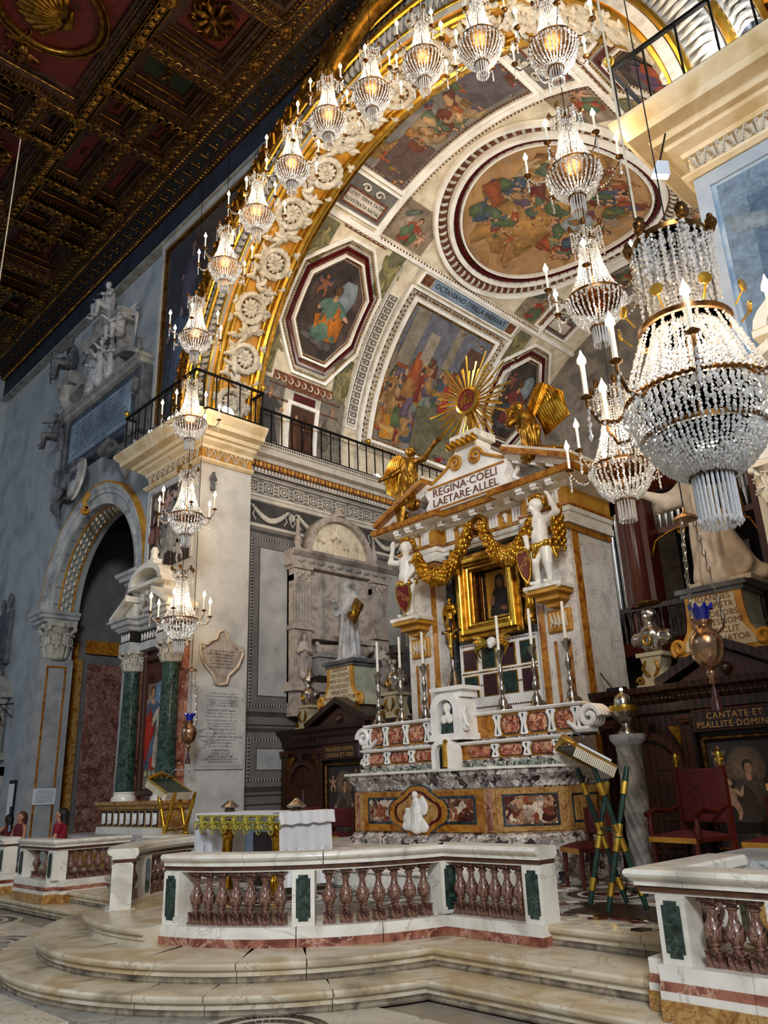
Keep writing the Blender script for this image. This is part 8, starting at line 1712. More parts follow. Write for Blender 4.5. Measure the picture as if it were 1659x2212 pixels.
def chandelier_parts(R, H, B, n, br, narm, arm, ch, big=False):
    "R ring radius, H height of the crown, B depth of the bowl, n strands, br bead size"
    M_ = {}
    b = MB(); Rt = R*.34
    for k in range(n):                                         # neck strands and the two layers of the bowl
        a = 2*PI*k/n; c, s = math.cos(a), math.sin(a)
        strand(b, lambda t: ((Rt+(R*.97-Rt)*t**2.2)*c, (Rt+(R*.97-Rt)*t**2.2)*s, H*.82*(1-t)+.01), int(H*.82/(br*2.3)), br)
        strand(b, lambda t: (R*math.cos(t*1.25)*c, R*math.cos(t*1.25)*s, -B*math.sin(t*1.25)/math.sin(1.25)), int(B*1.5/(br*2.0)), br*1.12)
    for k in range(n//2):
        a = 2*PI*(k+.5)/(n//2); c, s = math.cos(a), math.sin(a)
        strand(b, lambda t: (Rt*c*(1+.1*math.sin(t*PI)), Rt*s*(1+.1*math.sin(t*PI)), H*.82+H*.16*t), 6, br)
    M_['crystal_strands'] = b.mesh('crystal_strands', m_['crystal'])
    b = MB()                                                   # fringe of prisms under the bowl and drops of the ring
    nf = 26 if big else 16
    for k in range(nf): a = 2*PI*k/nf; c, s = math.cos(a)*R*.27, math.sin(a)*R*.27; b.tube([(c, s, -B), (c, s, -B-.2*R/.3)], .01 if not big else .011, 4); bead(b, (c, s, -B-.21*R/.3), .014*R/.3)
    for k in range(n): a = 2*PI*(k+.5)/n; bead(b, (R*1.06*math.cos(a), R*1.06*math.sin(a), -.05*R/.3), br*1.3, 2.2)
    M_['prism_fringe'] = b.mesh('prism_fringe', m_['crystal'])
    b = MB()
    for r, z, w, h in ((R, 0, .012, .03), (Rt, H*.82, .01, .02), (R*.3, -B, .012, .03)): b.lathe([(r-w, z-h/2), (r+w, z-h/2), (r+w*1.4, z), (r+w, z+h/2), (r-w, z+h/2), (r-w, z-h/2)], n=32)
    b.tube([(0, 0, -B), (0, 0, H)], .012, 6)
    if big:
        for r, z in ((R*.66, .42*H), (R*.86, -.5*B), (R*.55, H*.95)): b.lathe([(r-.015, z-.02), (r+.015, z-.02), (r+.02, z+.02), (r-.015, z+.02), (r-.015, z-.02)], n=36)
        for k in range(60): a = 2*PI*k/60; b.sph((R*1.02*math.cos(a), R*1.02*math.sin(a), 0), (.03, .03, .025), 6, 4)
    M_['ring_frame'] = b.mesh('ring_frame', m_['bronze'], 40)
    b = MB()                                                   # crown: hooks, hanging chains
    nc = 6
    for k in range(nc):
        a = 2*PI*k/nc; c, s = math.cos(a), math.sin(a); o = R*.62; top = (o*c, o*s, H*.97)
        strand(b, swagf(top, (o*math.cos(a+2*PI/nc), o*math.sin(a+2*PI/nc), H*.97), .1*R/.3), 9, br*.9)
        for q in (.8, 1.0): strand(b, lambda t: (o*q*c, o*q*s, H*.96-.3*H*t*q), 8, br*(.9 if not big else 1.2), 1.6)
        strand(b, swagf(top, (R*.3*c, R*.3*s, H*.8), .06), 6, br*.9)
    M_['crown_chains'] = b.mesh('crown_chains', m_['crystal'])
    b = MB()
    for k in range(nc):
        a = 2*PI*k/nc; c, s = math.cos(a), math.sin(a); b.tube([(0, 0, H*.9), (R*.3*c, R*.3*s, H*.98), (R*.62*c, R*.62*s, H*.98)], .008*R/.3, 5)
        for kk in range(10): aa = a+.0; b.sph((R*.64*c+.02*R/.3*math.cos(kk*.63)*-s, R*.64*s+.02*R/.3*math.cos(kk*.63)*c, H*1.0+.035*R/.3*math.sin(kk*.63)), .016*R/.3, 5, 4)
        b.sph((R*.64*c, R*.64*s, H*1.0), (.03*R/.3, .03*R/.3, .035*R/.3), 8, 5)
    M_['crown_rosettes'] = b.mesh('crown_rosettes', m_['bronze'], 60)
    b = MB(); A_ = arm; b.tube([(R, 0, -.01), (R+.3*(A_-R), 0, -.06*A_/.5), (R+.75*(A_-R), 0, -.05*A_/.5), (A_, 0, .04*A_/.5), (A_, 0, .08*A_/.5)], .009*R/.3, 6); b.lathe([(.008, 0), (.045, .015), (.05, .025), (.02, .02), (.014, .05)], (A_, 0, .07*A_/.5), 12); M_['arm'] = b.mesh('arm', m_['bronze'], 50)
    b = MB(); zc = .1*A_/.5; b.lathe([(.0145, 0), (.0145, ch), (.006, ch+.004)] if not big else [(.02, 0), (.02, ch), (.01, ch+.005)], (A_, 0, zc), 8); M_['candle'] = b.mesh('candle', m_['candle'], 50)
    b = MB(); g = 1.8 if big else 1.5; b.lathe([(.006*g, 0), (.02*g, .016*g), (.019*g, .032*g), (.008*g, .055*g), (0, .08*g)], (A_, 0, zc+ch), 7); M_['bulb'] = b.mesh('bulb', m_['bulb'], 80)
    b = MB(); a2 = 2*PI/narm
    strand(b, swagf((R, 0, .02), (A_, 0, .05*A_/.5), .1*A_/.5), 9, br*.9); strand(b, swagf((A_, 0, .05*A_/.5), (R*math.cos(a2), R*math.sin(a2), .0), .16*A_/.5), 14, br*.9); strand(b, lambda t: (A_, 0, .03-.16*t*A_/.5), 5, br*1.1, 2.0); M_['crystal_swag'] = b.mesh('crystal_swag', m_['crystal'])
    return M_
def build_chandelier(label, loc, M_, narm, rot, group, ztop, H, energy):
    t = thing('chandelier', label, 'chandelier', loc, rot, group)
    for k in ('crystal_strands', 'prism_fringe', 'crown_chains'): obj(k, M_[k], t)['kind'] = 'stuff'
    obj('ring_frame', M_['ring_frame'], t); obj('crown_rosettes', M_['crown_rosettes'], t)
    for k in range(narm):
        a = obj('arm', M_['arm'], t, rot=(0, 0, 2*PI*k/narm)); obj('candle', M_['candle'], a); obj('bulb', M_['bulb'], a); obj('crystal_swag', M_['crystal_swag'], a)['kind'] = 'stuff'
    MB().tube([(0, 0, H), (0, 0, ztop-loc[2])], .006, 5).build('hanging_wire', m_['iron'], t)
    light('chandelier_light', 'POINT', (0, 0, .34), energy, (1, .87, .7), None, .22, parent=t)
    light('chandelier_light', 'POINT', (0, 0, -.12 if energy < 50 else -.3), energy*(.45 if energy < 50 else 1.6), (1, .87, .7), None, .1, parent=t)
    return t
SM = chandelier_parts(.325, .98, .38, 30, .0135, 6, .57, .25)
YC = 7.45
POS = [(-4.6, 4.85, 'lowest of four hanging down the left side of the arch'), (-4.57, 6.9, 'second from below on the left side of the arch'), (-4.6, 8.95, 'in front of the left cornice corner, third from below'), (-4.57, 10.95, 'just above the left railing corner, fourth from below'),
       (-3.5, 12.15, 'first of the arch curve above the left railing'), (-2.38, 12.75, 'second of the arch curve from the left'), (-1.22, 13.15, 'third of the arch curve from the left'), (-.12, 13.5, 'highest of the row, at the crown of the arch'),
       (1.05, 13.2, 'first right of the crown of the arch'), (2.27, 12.87, 'second right of the crown of the arch'), (3.4, 12.25, 'third right of the crown of the arch'), (4.58, 11.15, 'topmost of the four on the right side of the arch'),
       (4.62, 9.0, 'over the ceiling roundel, second of the right side'), (4.67, 7.1, 'third of the right side, below the ceiling roundel'), (4.68, 4.95, 'lowest on the right side, behind the big chandelier')]
for i, (dx, z, lb) in enumerate(POS):
    up = z+.95
    zt = {0: 6.9-.55, 1: 8.95-.55, 2: 10.95-.55, 12: 11.15-.55, 13: 9.0-.55, 14: 7.1-.55}.get(i, 17.3)
    build_chandelier('crystal chandelier '+lb, (AX+dx, YC, z), SM, 6, .3+i*.37, 'small crystal chandeliers along the arch', zt, .95, 22)
BG = chandelier_parts(.52, 1.5, .62, 66, .017, 9, .82, .26, True)
bc = build_chandelier('very large crystal chandelier at the right edge, in front of the blue fresco', (-2.17, 5.55, 4.46), BG, 9, .25, None, 17.3, 1.5, 95)
for k in range(9):
    b = MB(); a = 2*PI*k/9+.35; c, s = math.cos(a), math.sin(a); b.tube([(.42*c, .42*s, .62), (.5*c, .5*s, .72)], .008, 5); b.lathe([(.005, -.01), (.05, -.008), (.05, .008), (.0, .012)], (0, 0, 0), 12); b.v[-48:] = [(.5*c+p[0]*-s+p[2]*c, .5*s+p[0]*c+p[2]*s, .75+p[1]) for p in b.v[-48:]]
    b.build('gilt_plate', m_['gold_bright'], bc, smooth=50)
b = MB()
for k in range(27):
    a = 2*PI*k/27; c, s = math.cos(a), math.sin(a); strand(b, lambda t: ((.34+.2*t)*c, (.34+.2*t)*s, .6-.55*t), 18, .016)
    a2 = a+2*PI/27; strand(b, swagf((.53*c, .53*s, -.1), (.53*math.cos(a2*1), .53*math.sin(a2), -.1), .12), 8, .016)
    for r2, z2 in ((.3, 1.4), (.24, 1.42)): strand(b, lambda t: (r2*c, r2*s, z2-.55*t*(1+.3*math.sin(k*3.))), 14, .017, 1.5)
b.build('crystal_tiers', m_['crystal'], bc)['kind'] = 'stuff'
t = thing('hoist_rope', 'pale twisted rope hanging beside the big chandelier wires', 'rope', (-2.6, 5.9, 6.2), world=True); MB().tube([(-2.35, 5.6, 6.0), (-2.5, 5.75, 6.5), (-2.55, 5.85, 8.5), (-2.6, 5.9, 17.2)], .012, 5).build('cord', m_['stucco_warm'], t)
t = thing('ceiling_cord', 'thin pale cord hanging from the coffered ceiling at the left edge', 'cord', (-16.86, 4.5, 8), world=True); MB().tube([(-16.86, 4.5, 17.2), (-16.88, 4.5, 8.0)], .014, 5).build('strand', m_['stucco_warm'], t)
# ------------------------------------------------------------------ hanging oil lamps
def oil_lamp(label, loc, ztop, s, tassel):
    t = thing('oil_lamp', label, 'lamp', loc, group='hanging oil lamps', scale=s)
    MB().lathe([(.02, -.42), (.035, -.4), (.02, -.37), (.045, -.33), (.05, -.3), (.03, -.27), (.09, -.24), (.15, -.15), (.17, -.03), (.165, .04), (.12, .11), (.085, .14), (.075, .18), (.09, .2), (.1, .23)], n=24).build('vessel', m_['silver_warm'], t, smooth=50)
    b = MB(); b.lathe([(.05, .2), (.07, .24), (.085, .32), (.1, .36)], n=16); [b.tube([(.1*math.cos(a), .1*math.sin(a), .35), (.125*math.cos(a), .125*math.sin(a), .4)], [.03, .01], 5) for a in np.linspace(0, 2*PI, 8, endpoint=False)]; b.build('blue_glass', m_['glass_blue'], t, smooth=60); MB().sph((0, 0, .3), .025, 8, 5).build('flame', m_['bulb'], t)
    for k in range(3):
        a = 2*PI*k/3+.4; c, s2 = math.cos(a), math.sin(a); b = MB(); b.tube([(.12*c, .12*s2, .08), (.19*c, .19*s2, .14), (.2*c, .2*s2, .22)], .012, 5); q = b.build('handle', m_['silver_warm'], t, smooth=60)
        b = MB(); n = 13
        for i in range(n):
            z0 = .22+i*.085; r = .2-.12*i/n; b.tube([(r*c+.018*math.cos(w)*(-s2 if i % 2 else c), r*s2+.018*math.cos(w)*(c if i % 2 else s2), z0+.045+.045*math.sin(w)) for w in np.linspace(0, 2*PI, 9)], .006, 4, False)
        b.build('chain', m_['silver'], q, smooth=60)
    MB().lathe([(.13, 1.33), (.12, 1.36), (.05, 1.4), (.015, 1.43), (.015, 1.47)], n=16).build('canopy', m_['silver_warm'], t, smooth=50); MB().tube([(0, 0, 1.46), (0, 0, (ztop-loc[2])/s)], .008, 5).build('suspension', m_['iron'], t)
    b = MB(); b.lathe([(.01, -.42), (.03, -.5), (.035, -.56), (.05, -.58), (.055, -.68), (0, -.68)], n=10); b.build('tassel', m_['red_glass'], t, smooth=50)
oil_lamp('bronze oil lamp with blue glass cup hanging in front of the inscribed plaque', (-13.59, 8.0, 2.86), 9.1, .85, True)
oil_lamp('large silver oil lamp with blue glass cup hanging before the right pedestal', (-3.5, 8.0, 3.03), 9.1, 1.0, True)
# ------------------------------------------------------------------ plaques on the inner face of the left pier
XP = -14.25
t = thing('wall_plaque', 'large grey marble plaque with many inscribed lines on the left pier', 'plaque', (XP, 9.0, 2.2), world=True)
MB().box(XP+.004, XP+.04, 8.53, 9.66, 2.2, 3.82).build('plaque_rim', m_['marble_grey'], t); f = MB().box(XP+.03, XP+.05, 8.58, 9.61, 2.26, 3.76).build('plaque_slab', m_['marble_grey'], t)
rows = [('', 3.68), ('', 3.62), ('', 3.54), ('', 3.49), ('', 3.44), ('ALEXANDRO COMITE SFORZA', 3.34), ('', 3.28), ('', 3.22), ('', 3.14), ('', 3.08), ('', 3.03), ('', 2.97), ('', 2.89), ('FRANCISCO CARD MARCHETTI SELVAGGIANI', 2.82), ('', 2.76), ('PETRO DE COLUMNA', 2.7), ('', 2.64), ('B VIRGINIS MARIAE', 2.56), ('ALOISIO TRAGLIA', 2.5), ('SALVATORE REBECCHINI', 2.44), ('', 2.39), ('', 2.34)]
for s, z in rows:
    if s: letters(s, .05, (XP+.051, 9.1, z), (0, 1, 0), (0, 0, 1), m_['ink'], f, .001)
    else: script_lines(1, .62+.2*rng.random(), .055, (XP+.05, 9.1, z), (0, 1, 0), (0, 0, 1), m_['ink'], f)
t = thing('shield_plaque', 'brownish baroque shield plaque with scrolled rim above the large plaque', 'plaque', (XP, 9.05, 4.1), world=True)
pts = [(-.02, -.5), (.14, -.46), (.18, -.3), (.4, -.1), (.52, .16), (.5, .3), (.36, .3), (.28, .38), (.14, .44), (.1, .58), (0, .64), (-.1, .58), (-.14, .44), (-.28, .38), (-.36, .3), (-.5, .3), (-.52, .16), (-.4, -.1), (-.18, -.3), (-.14, -.46)]
b = MB(); b.prism([(9.05+p[0], 4.35+p[1]) for p in pts], XP+.005, XP+.05, 'yz'); b.build('shield_body', m_['stone_tomb'], t); b = MB(); b.tube([(XP+.06, 9.05+p[0], 4.35+p[1]) for p in pts+pts[:1]], .035, 6); [b.tube([(XP+.07, 9.05+sd*(.47+.06*math.cos(a)*(1-a/9)), 4.62+.06*math.sin(a)*(1-a/9)) for a in np.linspace(0, 6, 12)], .025, 5) for sd in (-1, 1)]; b.build('scrolled_rim', m_['statue_warm'], t, smooth=60); script_lines(6, .6, .4, (XP+.052, 9.05, 4.38), (0, 1, 0), (0, 0, 1), m_['ink'], t)
t = thing('pier_niche_figure', 'tiny dark relief figure near the top of the left pier', 'relief', (XP+.1, 8.65, 8.05)); skin_obj('figure', robed(.42), .014, m_['stone_dark'], t, rot=(0, 0, PI/2))
# ------------------------------------------------------------------ freestanding altar table
t = thing('altar_table', 'freestanding altar table with white cloth, gilded lace frontal and golden angel legs', 'table', (-9.8, 6.9, .51), world=True)
x0, x1, y0, y1, zt = -10.7, -8.75, 6.52, 7.33, 1.46
MB().box(x0, x1, y0, y1, zt-.05, zt).build('table_top', m_['marble_white'], t); MB().box(x0-.02, x1+.02, y0-.02, y1+.02, zt, zt+.025).build('top_cloth', m_['cloth_white'], t)
for xe, sd, nm in ((x1, 1, 'end_cloth'), (x0, -1, 'end_cloth')):
    b = MB(); n = 24; A, B_, C2 = [], [], []
    for i in range(n+1): y = y0-.03+(y1-y0+.06)*i/n; w = .012*math.sin(i*1.3)+.008*math.sin(i*2.9); A.append((xe+sd*.025, y, zt+.02)); B_.append((xe+sd*(.04+w*.5), y, 1.05)); C2.append((xe+sd*(.05+w*1.6), y, .6))
    b.ribbon(A, B_); b.ribbon(B_, C2); b.build(nm, m_['cloth_white'], t, smooth=60)
b = MB(); n = 24; ov = lambda sd: ([(x1+.06+.01*math.sin(i*1.1), y0-.05+(y1-y0+.1)*i/n, zt+.03) for i in range(n+1)], [(x1+.09+.012*math.sin(i*1.7), y0-.05+(y1-y0+.1)*i/n, zt-.12+.008*math.sin(i)) for i in range(n+1)]); a_, c_ = ov(1); b.ribbon([(x1-.1, p[1], zt+.034) for p in a_], a_); b.ribbon(a_, c_); b.build('cloth_overhang', m_['cloth_white'], t, smooth=60)
fr = MB()
for i in range(7):
    cx = x0+.15+i*(x1-x0-.3)/6
    for k in range(6): a = 2*PI*k/6; fr.tube([(cx+.02*math.cos(a), y0-.03, zt-.1+.02*math.sin(a)), (cx+.07*math.cos(a+.3), y0-.04, zt-.1+.07*math.sin(a+.3)), (cx+.11*math.cos(a), y0-.03, zt-.1+.1*math.sin(a)), (cx+.07*math.cos(a-.3), y0-.04, zt-.1+.07*math.sin(a-.3)), (cx+.02*math.cos(a), y0-.03, zt-.1+.02*math.sin(a))], .012, 5)
    for sd in (-1, 1): fr.tube([(cx+sd*.17+.04*math.cos(a), y0-.03, zt-.13+.05*math.sin(a)) for a in np.linspace(0, 2*PI, 9)], .011, 5)
    fr.sph((cx, y0-.035, zt-.1), .025, 7, 5); fr.tube([(cx+.05*math.cos(a), y0-.03, zt-.2+.04*math.sin(a)) for a in np.linspace(0, 2*PI, 9)], .01, 5)
fr.box(x0, x1, y0-.035, y0-.02, zt-.02, zt+.0); fr.build('lace_frontal', m_['lace'], t, smooth=60)
for x in (-10.15, -8.98):
    P = [cap((0, 0, .1), (0, .0, .42), .08, .05), cap((0, 0, .42), (.01, 0, .64), .07, .075), cap((-.07, 0, .66), (.07, 0, .66), .035), cap((-.09, 0, .66), (-.1, -.02, .82), .032, .026), cap((-.1, -.02, .82), (-.06, -.02, .94), .026, .02), cap((.09, 0, .66), (.1, -.02, .82), .032, .026), cap((.1, -.02, .82), (.06, -.02, .94), .026, .02), ell((0, -.02, .78), (.05, .055, .065)), cap((0, 0, .02), (0, -.03, .14), .1, .07)]
    skin_obj('angel_leg', P, .014, m_['gold'], t, k=.03, disp=folds((0, 0), .008, 9, 0, .45), loc=(x, 6.66, .51))
MB().box(x0+.5, x1-.5, y1-.2, y1-.12, .51, 1.2).build('back_support', m_['wood_dark'], t)
for x, lb in ((-10.55, 'left'), (-8.95, 'right')):
    q = thing('covered_dish', 'small silver domed dish on the %s end of the altar table' % lb, 'dish', (x, 6.95, zt+.026), group='silver domed dishes'); MB().lathe([(.07, 0), (.075, .015), (.06, .03), (.13, .06), (.135, .075), (.1, .1), (.05, .135), (.03, .16), (0, .17)], n=20).build('dome', m_['silver'], q, smooth=40); MB().lathe([(.075, .0), (.08, .012), (.075, .024)], n=20).build('wood_ring', m_['wood_door'], q)
# ------------------------------------------------------------------ lecterns
def lectern(label, loc, rot, m1, m2, h, book):
    t = thing('lectern', label, 'lectern', loc, rot); w = .24
    for sx in (-1, 1):
        for sd in (-1, 1):
            b = MB(); n = 10; pts = [(sx*w, sd*(.2-.38*i/n), h*.98*i/n+.02) for i in range(n+1)]; b.tube(pts, [.024+.008*(i % 2) for i in range(n+1)], 8); q = b.build('crossed_leg', m_[m1], t, smooth=50)
            [MB().tube([pts[i], tuple(Vector(pts[i]).lerp(Vector(pts[i+1]), .9))], .036, 8).build('leaf_sleeve', m_[m2], q, smooth=40) for i in (1, 4, 5, 8)]
    for z in (h*.12, h*.55): b = MB(); y = 0 if z > h*.3 else -.2; b.tube([(-w, y, z), (w, y, z)], .018, 7); [b.sph((x, y, z), .032, 8, 5) for x in (-w, 0, w)]; b.build('stretcher', m_[m1], t, smooth=60)
    b = MB(); b.X = Matrix.Translation((0, 0, h+.02)) @ Matrix.Rotation(.5, 4, 'X'); b.box(-.3, .3, -.05, .42, -.02, .0); b.build('book_rest', m_['lectern_green'], t); X = b.X.copy()
    b = MB(); b.X = X; [b.tube([(-.3, -.05, -.01), (-.3, .42, -.01)], .025, 6), b.tube([(.3, -.05, -.01), (.3, .42, -.01)], .025, 6)]; b.tube([(-.3, .42, 0), (-.18, .44, .03), (0, .46, .07), (.18, .44, .03), (.3, .42, 0)], [.025, .035, .045, .035, .025], 7); [b.tube([(.08*sd+.05*sd*math.cos(a), .44, .04+.04*math.sin(a)) for a in np.linspace(0, 5, 9)], .014, 5) for sd in (-1, 1)]; b.build('gilt_crest', m_[m2], t, smooth=60)
    b = MB(); b.X = X
    for k in range(30): x = -.29+.02*k; b.box(x, x+.014, -.065, -.055, -.12, .0)
    for k in range(22): y = -.05+.021*k; b.box(.312, .32, y, y+.014, -.12, 0); b.box(-.32, -.312, y, y+.014, -.12, 0)
    b.build('fringe', m_['stucco_warm'], t)['kind'] = 'stuff'
    if book: b = MB(); b.X = X; b.box(-.2, .34, -.03, .36, .0, .03); b.build('book_cover', m_['velvet'], t); b = MB(); b.X = X; b.box(-.19, .33, -.02, .35, .028, .06); b.build('book_pages', m_['paper'], t)
    b = MB(); b.X = X; b.tube([(.1, .4, 0), (.15, .35, .2), (.3, .2, .25)], .008, 5); b.sph((.32, .18, .25), .02, 7, 5); b.build('microphone', m_['lamp_grey'], t)
    return t
lectern('green and gold folding lectern with fringed top standing before the right chairs', (-4.72, 7.72, .512), 2.5, 'lectern_green', 'gold_bright', 1.36, True)
lectern('golden folding lectern with fringed sloping top left of the altar table', (-12.35, 7.1, .512), PI*.6, 'gold', 'gold_bright', 1.28, False)
t = thing('floor_board', 'low dark wooden board under the green lectern', 'board', (-4.6, 7.7, .51)); MB().prism([(-.5, -.4), (.5, -.4), (.5, .4), (-.5, .4)], .001, .0015, 'xy').build('plank', m_['wood_dark'], t)
# ------------------------------------------------------------------ chairs
def chair(label, loc, rot, arms, w=.3, hb=1.0, hs=.5):
    t = thing('armchair' if arms else 'side_chair', label, 'chair', loc, rot); d = w*.95
    sm2 = MB(); sm2.X = None; n = 8
    MB().cham(-w, w, -d, d, hs-.06, hs-.01, .01).build('seat_frame', m_['wood_red'], t); P = [ell((0, 0, hs), (w*1.02, d*1.02, .07))]
    b = MB(); g = [[(-w+2*w*i/n, -d+2*d*j/n, hs-.01+.07*math.sin(PI*i/n)**.5*math.sin(PI*j/n)**.5) for i in range(n+1)] for j in range(n+1)]; b.add([p for r in g for p in r], [(j*(n+1)+i, j*(n+1)+i+1, (j+1)*(n+1)+i+1, (j+1)*(n+1)+i) for j in range(n) for i in range(n)]); b.build('seat', m_['velvet'], t, smooth=60)
    MB().cham(-w+.03, w-.03, d-.06, d, hs+.12, hb, .02).build('backrest', m_['velvet'], t)
    for sx in (-1, 1):
        MB().tube([(sx*(w-.03), -d+.04, 0), (sx*(w-.03), -d+.04, hs*.5), (sx*(w-.03), -d+.04, hs-.06)], [.022, .032, .035], 8).build('leg', m_['wood_red'], t, smooth=50); MB().box(sx*w-.03, sx*w+.03, d-.06, d+.01, 0, hb+.02).build('back_post', m_['wood_red'], t)
        if arms:
            MB().tube([(sx*w, d-.05, hs+.34), (sx*w, d*.2, hs+.27), (sx*(w+.01), -d*.5, hs+.3), (sx*(w+.01), -d+.02, hs+.24)], [.025, .03, .035, .04], 8).build('armrest', m_['wood_red'], t, smooth=50); MB().lathe([(.03, hs-.03), (.045, hs+.08), (.03, hs+.15), (.035, hs+.25)], (sx*w, -d+.06, 0), 10).build('arm_post', m_['wood_red'], t, smooth=50)
            b = MB(); b.lathe([(.02, hb+.02), (.035, hb+.05), (.02, hb+.08), (.04, hb+.14), (.02, hb+.2), (.04, hb+.22)], (sx*(w-.02), d-.02, 0), 10); [b.tube([(sx*(w-.02), d-.02, hb+.07), (sx*(w-.02)+.06*math.cos(a), d-.02, hb+.12+.05*math.sin(a)), (sx*(w-.02)+.07*math.cos(a+.5), d-.03, hb+.14+.06*math.sin(a+.5))], [.015, .02, .01], 5) for a in np.linspace(0, 2*PI, 7)]; b.build('gilt_finial', m_['gold_bright'], t, smooth=60)
    MB().box(-w+.05, w-.05, -d+.02, -d+.05, .12, .16).build('stretcher', m_['wood_red'], t); b = MB(); b.box(-w, w, -d-.005, -d+.005, hs-.07, hs-.01); b.build('gold_braid', m_['gold_paint'], t)
    return t
chair('red velvet throne with gilt finials before the arched door of the right screen', (-4.95, 9.95, .512), -.25, True, .36, 1.32, .55)
chair('dark wooden chair with red back between altar and green lectern', (-5.95, 9.15, .512), -.5, False, .24, .88, .46)
chair('red backed chair cropped at the right edge below the painting', (-3.9, 10.05, .512), -.3, False, .32, .95, .5)
chair('dark wooden chair with red seat behind the altar table', (-11.6, 9.9, .512), .2, False, .25, .9, .46)
chair('wooden chair with red back next to the left screen', (-12.6, 9.95, .512), .2, False, .25, .92, .46)
# twisted column carrying a silver lamp
t = thing('twisted_column', 'grey spirally fluted marble column beside the red throne', 'column', (-5.72, 10.1, .51)); b = MB(); n, m = 44, 54
vs = [((.16+.012*math.cos(9*(2*PI*k/m+i*.09)))*math.cos(2*PI*k/m), (.16+.012*math.cos(9*(2*PI*k/m+i*.09)))*math.sin(2*PI*k/m), .1+1.56*i/n) for i in range(n+1) for k in range(m)]
b.add(vs, [(i*m+k, i*m+(k+1) % m, (i+1)*m+(k+1) % m, (i+1)*m+k) for i in range(n) for k in range(m)]); b.build('shaft', m_['twist'], t, smooth=70); MB().lathe([(.24, 0), (.24, .05), (.2, .1), (.17, .12)], n=20).build('base', m_['marble_white'], t, smooth=40); MB().lathe([(.16, 1.64), (.2, 1.68), (.24, 1.74), (.24, 1.8)], n=20).build('capital', m_['marble_grey'], t, smooth=40)
t = thing('sanctuary_lamp', 'round silver sanctuary lamp standing on the twisted column', 'lamp', (-5.72, 10.1, 2.312)); MB().lathe([(.12, 0), (.12, .03), (.07, .08), (.06, .14), (.13, .2), (.18, .26), (.19, .34), (.17, .36)], n=22).build('bowl', m_['silver'], t, smooth=50); MB().lathe([(.19, .3), (.195, .34), (.19, .38)], n=22).build('gilt_band', m_['gold_bright'], t, smooth=50); MB().lathe([(.12, .38), (.12, .46), (.09, .52), (.03, .55), (.02, .58)], n=18).build('lid', m_['silver'], t, smooth=50); MB().sph((0, 0, .6), .022, 8, 5).build('flame', m_['bulb'], t)
# ------------------------------------------------------------------ fresco on the right pier
fr = thing('blue_angel_fresco', 'blue fresco with angel and putti on the right pier behind the big chandelier', 'fresco', (-1.6, 8.39, 4), world=True)
MB().box(-2.84, .4, 8.383, 8.398, 5.9, 8.68).build('fresco_ground', m_['sky_paint'], fr); b = MB(); b.box(-2.84, -2.66, 8.36, 8.383, 5.9, 8.68); b.box(-2.66, .4, 8.36, 8.383, 8.5, 8.68); b.build('painted_border', mat('border_blue', ['#8fa0b4','#a9b6c4'], scale=3, rough=.7), fr)
P = Paint(lambda u, v, l: (u, 8.383-l, v)); P.rect(-2.6, .4, 5.9, 8.45, '#6d88a6', 3, 3); P.rect(-2.3, .4, 6.2, 8.1, '#4f6b8d', 2, 3)
P.blob([(-2.0, 7.75), (-2.6, 8.0), (-2.5, 7.7), (-2.1, 7.6)], '#7d93a8'); P.blob([(-1.5, 7.8), (-1.2, 8.45), (-1.0, 8.4), (-1.15, 7.8)], '#86a0b4')
P.figure(-1.85, 6.55, 1.62, '#b58a2f', '#a85a3a', '#c79b7c', '#6b4526', lean=.22, arms=((-.1, .4), (.42, .62))); P.limb((-1.6, 7.7), (-1.2, 7.55), .12, .09, '#c2ccd6'); P.limb((-1.95, 6.9), (-2.2, 6.35), .1, .06, '#5f7894'); P.limb((-2.2, 6.45), (-2.15, 6.1), .06, .04, '#c79b7c')
P.putto(-1.45, 6.1, .95, '#b98d74', .2, '#8fa0a8'); P.putto(-.8, 5.95, .8, '#b98d74', -.2, '#8fa0a8'); P.oval(-.95, 7.35, .2, .25, '#b08a3a'); P.build('painted_angel', m_['paint_flat'], fr)
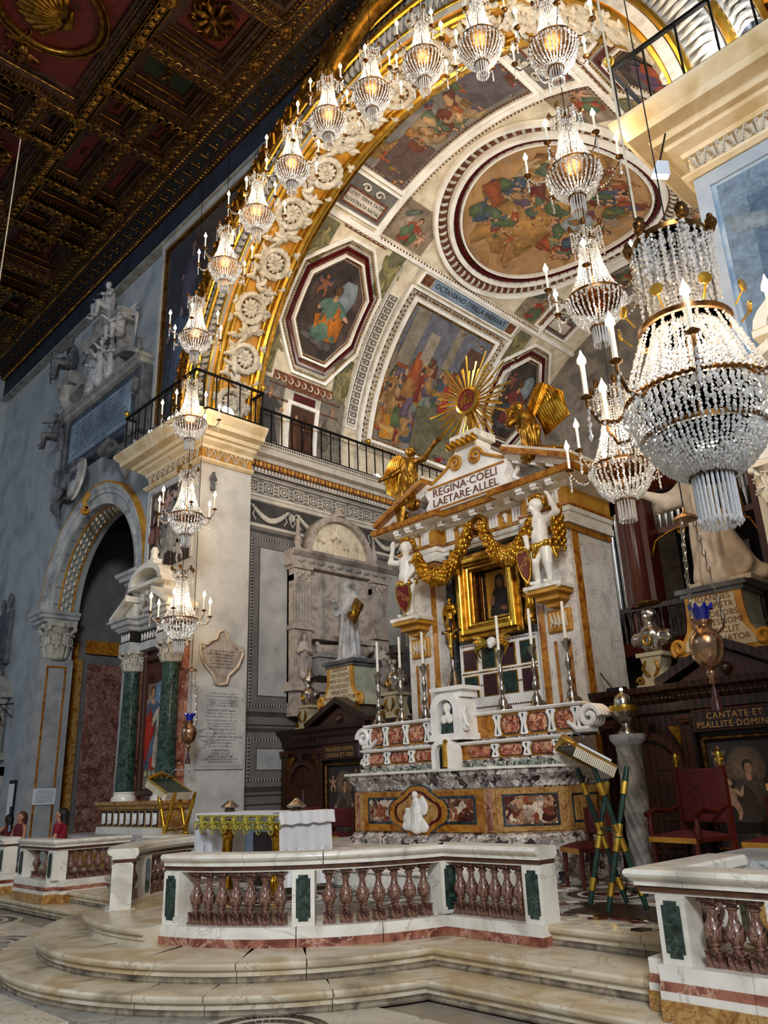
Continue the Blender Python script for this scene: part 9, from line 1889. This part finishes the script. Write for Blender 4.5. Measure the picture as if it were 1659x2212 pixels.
# ------------------------------------------------------------------ visitors at the far rail
def visitor(label, loc, rot, h, shirt, hair, arms, long_):
    t = thing('person', label, 'person', loc, rot); s = h/1.6; A = lambda x, y, z: (x*s, y*s, z*s)
    P = [cap(A(0, 0, .88), A(0, 0, 1.1), .14*s, .12*s), cap(A(0, 0, 1.1), A(0, 0, 1.25), .125*s, .13*s), cap(A(-.13, 0, 1.29), A(.13, 0, 1.29), .055*s), cap(A(0, 0, 1.3), A(0, -.01, 1.4), .045*s)]
    for sd in (-1, 1): P += [cap(A(.08*sd, 0, .85), A(.09*sd, -.01, .47), .095*s, .065*s), cap(A(.09*sd, -.01, .47), A(.09*sd, .02, .08), .06*s, .04*s), cap(A(.09*sd, .02, .05), A(.1*sd, -.13, .035), .04*s, .032*s)]
    for sd, (e, w) in zip((-1, 1), arms): P += [cap(A(.17*sd, 0, 1.28), A(*e), .045*s, .038*s), cap(A(*e), A(*w), .036*s, .025*s)]+hand_prims(A(*w), np.array(A(*w))-np.array(A(*e)), .16*s, sd)
    P += head_prims(A(0, -.02, 1.49), .11*s); skin_obj('body', P, .02, m_['skin'], t, k=.03)
    Q = [cap(A(0, 0, .86), A(0, 0, 1.1), .155*s, .135*s), cap(A(0, 0, 1.1), A(0, 0, 1.24), .14*s, .142*s), cap(A(-.12, 0, 1.27), A(.12, 0, 1.27), .065*s)]
    if long_: Q += [cap(A(.16*sd, 0, 1.27), A(*[(1-.45)*a+.45*b2 for a, b2 in zip((.17*sd, 0, 1.28), e)]), .062*s, .06*s) for sd, (e, w) in zip((-1, 1), arms)]
    skin_obj('top', Q, .02, m_[shirt], t, k=.03); skin_obj('trousers', [cap(A(0, 0, .84), A(0, 0, .9), .15*s)]+[cap(A(.08*sd, 0, .84), A(.09*sd, 0, .12), .105*s, .06*s) for sd in (-1, 1)], .022, m_['slate'], t, k=.03)
    skin_obj('hair', [ell(A(0, .03, 1.53), (.1*s, .1*s, .1*s)), cap(A(0, .06, 1.5), A(0, .07, 1.3 if long_ else 1.36), .095*s, .08*s)], .016, m_[hair], t, k=.03); return t
ARM1 = (((-.22, -.05, 1.05), (-.15, -.25, 1.02)), ((.22, -.05, 1.05), (.2, -.25, 1.0)))
visitor('woman in a crimson top with long black hair by the chapel pilaster', (-16.75, 7.05, 0), -.6, 1.56, 'shirt_crimson', 'hair_dark', ARM1, True)
visitor('woman in a sleeveless burgundy top with brown hair behind the far rail', (-18.85, 7.05, 0), .3, 1.5, 'shirt_burgundy', 'hair_brown', ARM1, False)
w3 = visitor('visitor at the left frame edge holding up a phone', (-19.75, 7.1, 0), -1.2, 1.44, 'shirt_burgundy', 'hair_dark', (((-.24, -.15, 1.12), (-.2, -.38, 1.2)), ((.24, -.15, 1.12), (.1, -.38, 1.2))), False)
q = thing('phone', 'small dark phone held up by the visitor at the left frame edge', 'phone', (-19.33, 7.0, 1.1), .4); MB().box(-.036, .036, -.005, .005, 0, .15).build('phone_body', m_['black'], q); MB().box(-.033, .033, -.007, -.005, .005, .145).build('phone_screen', m_['slate_light'], q)
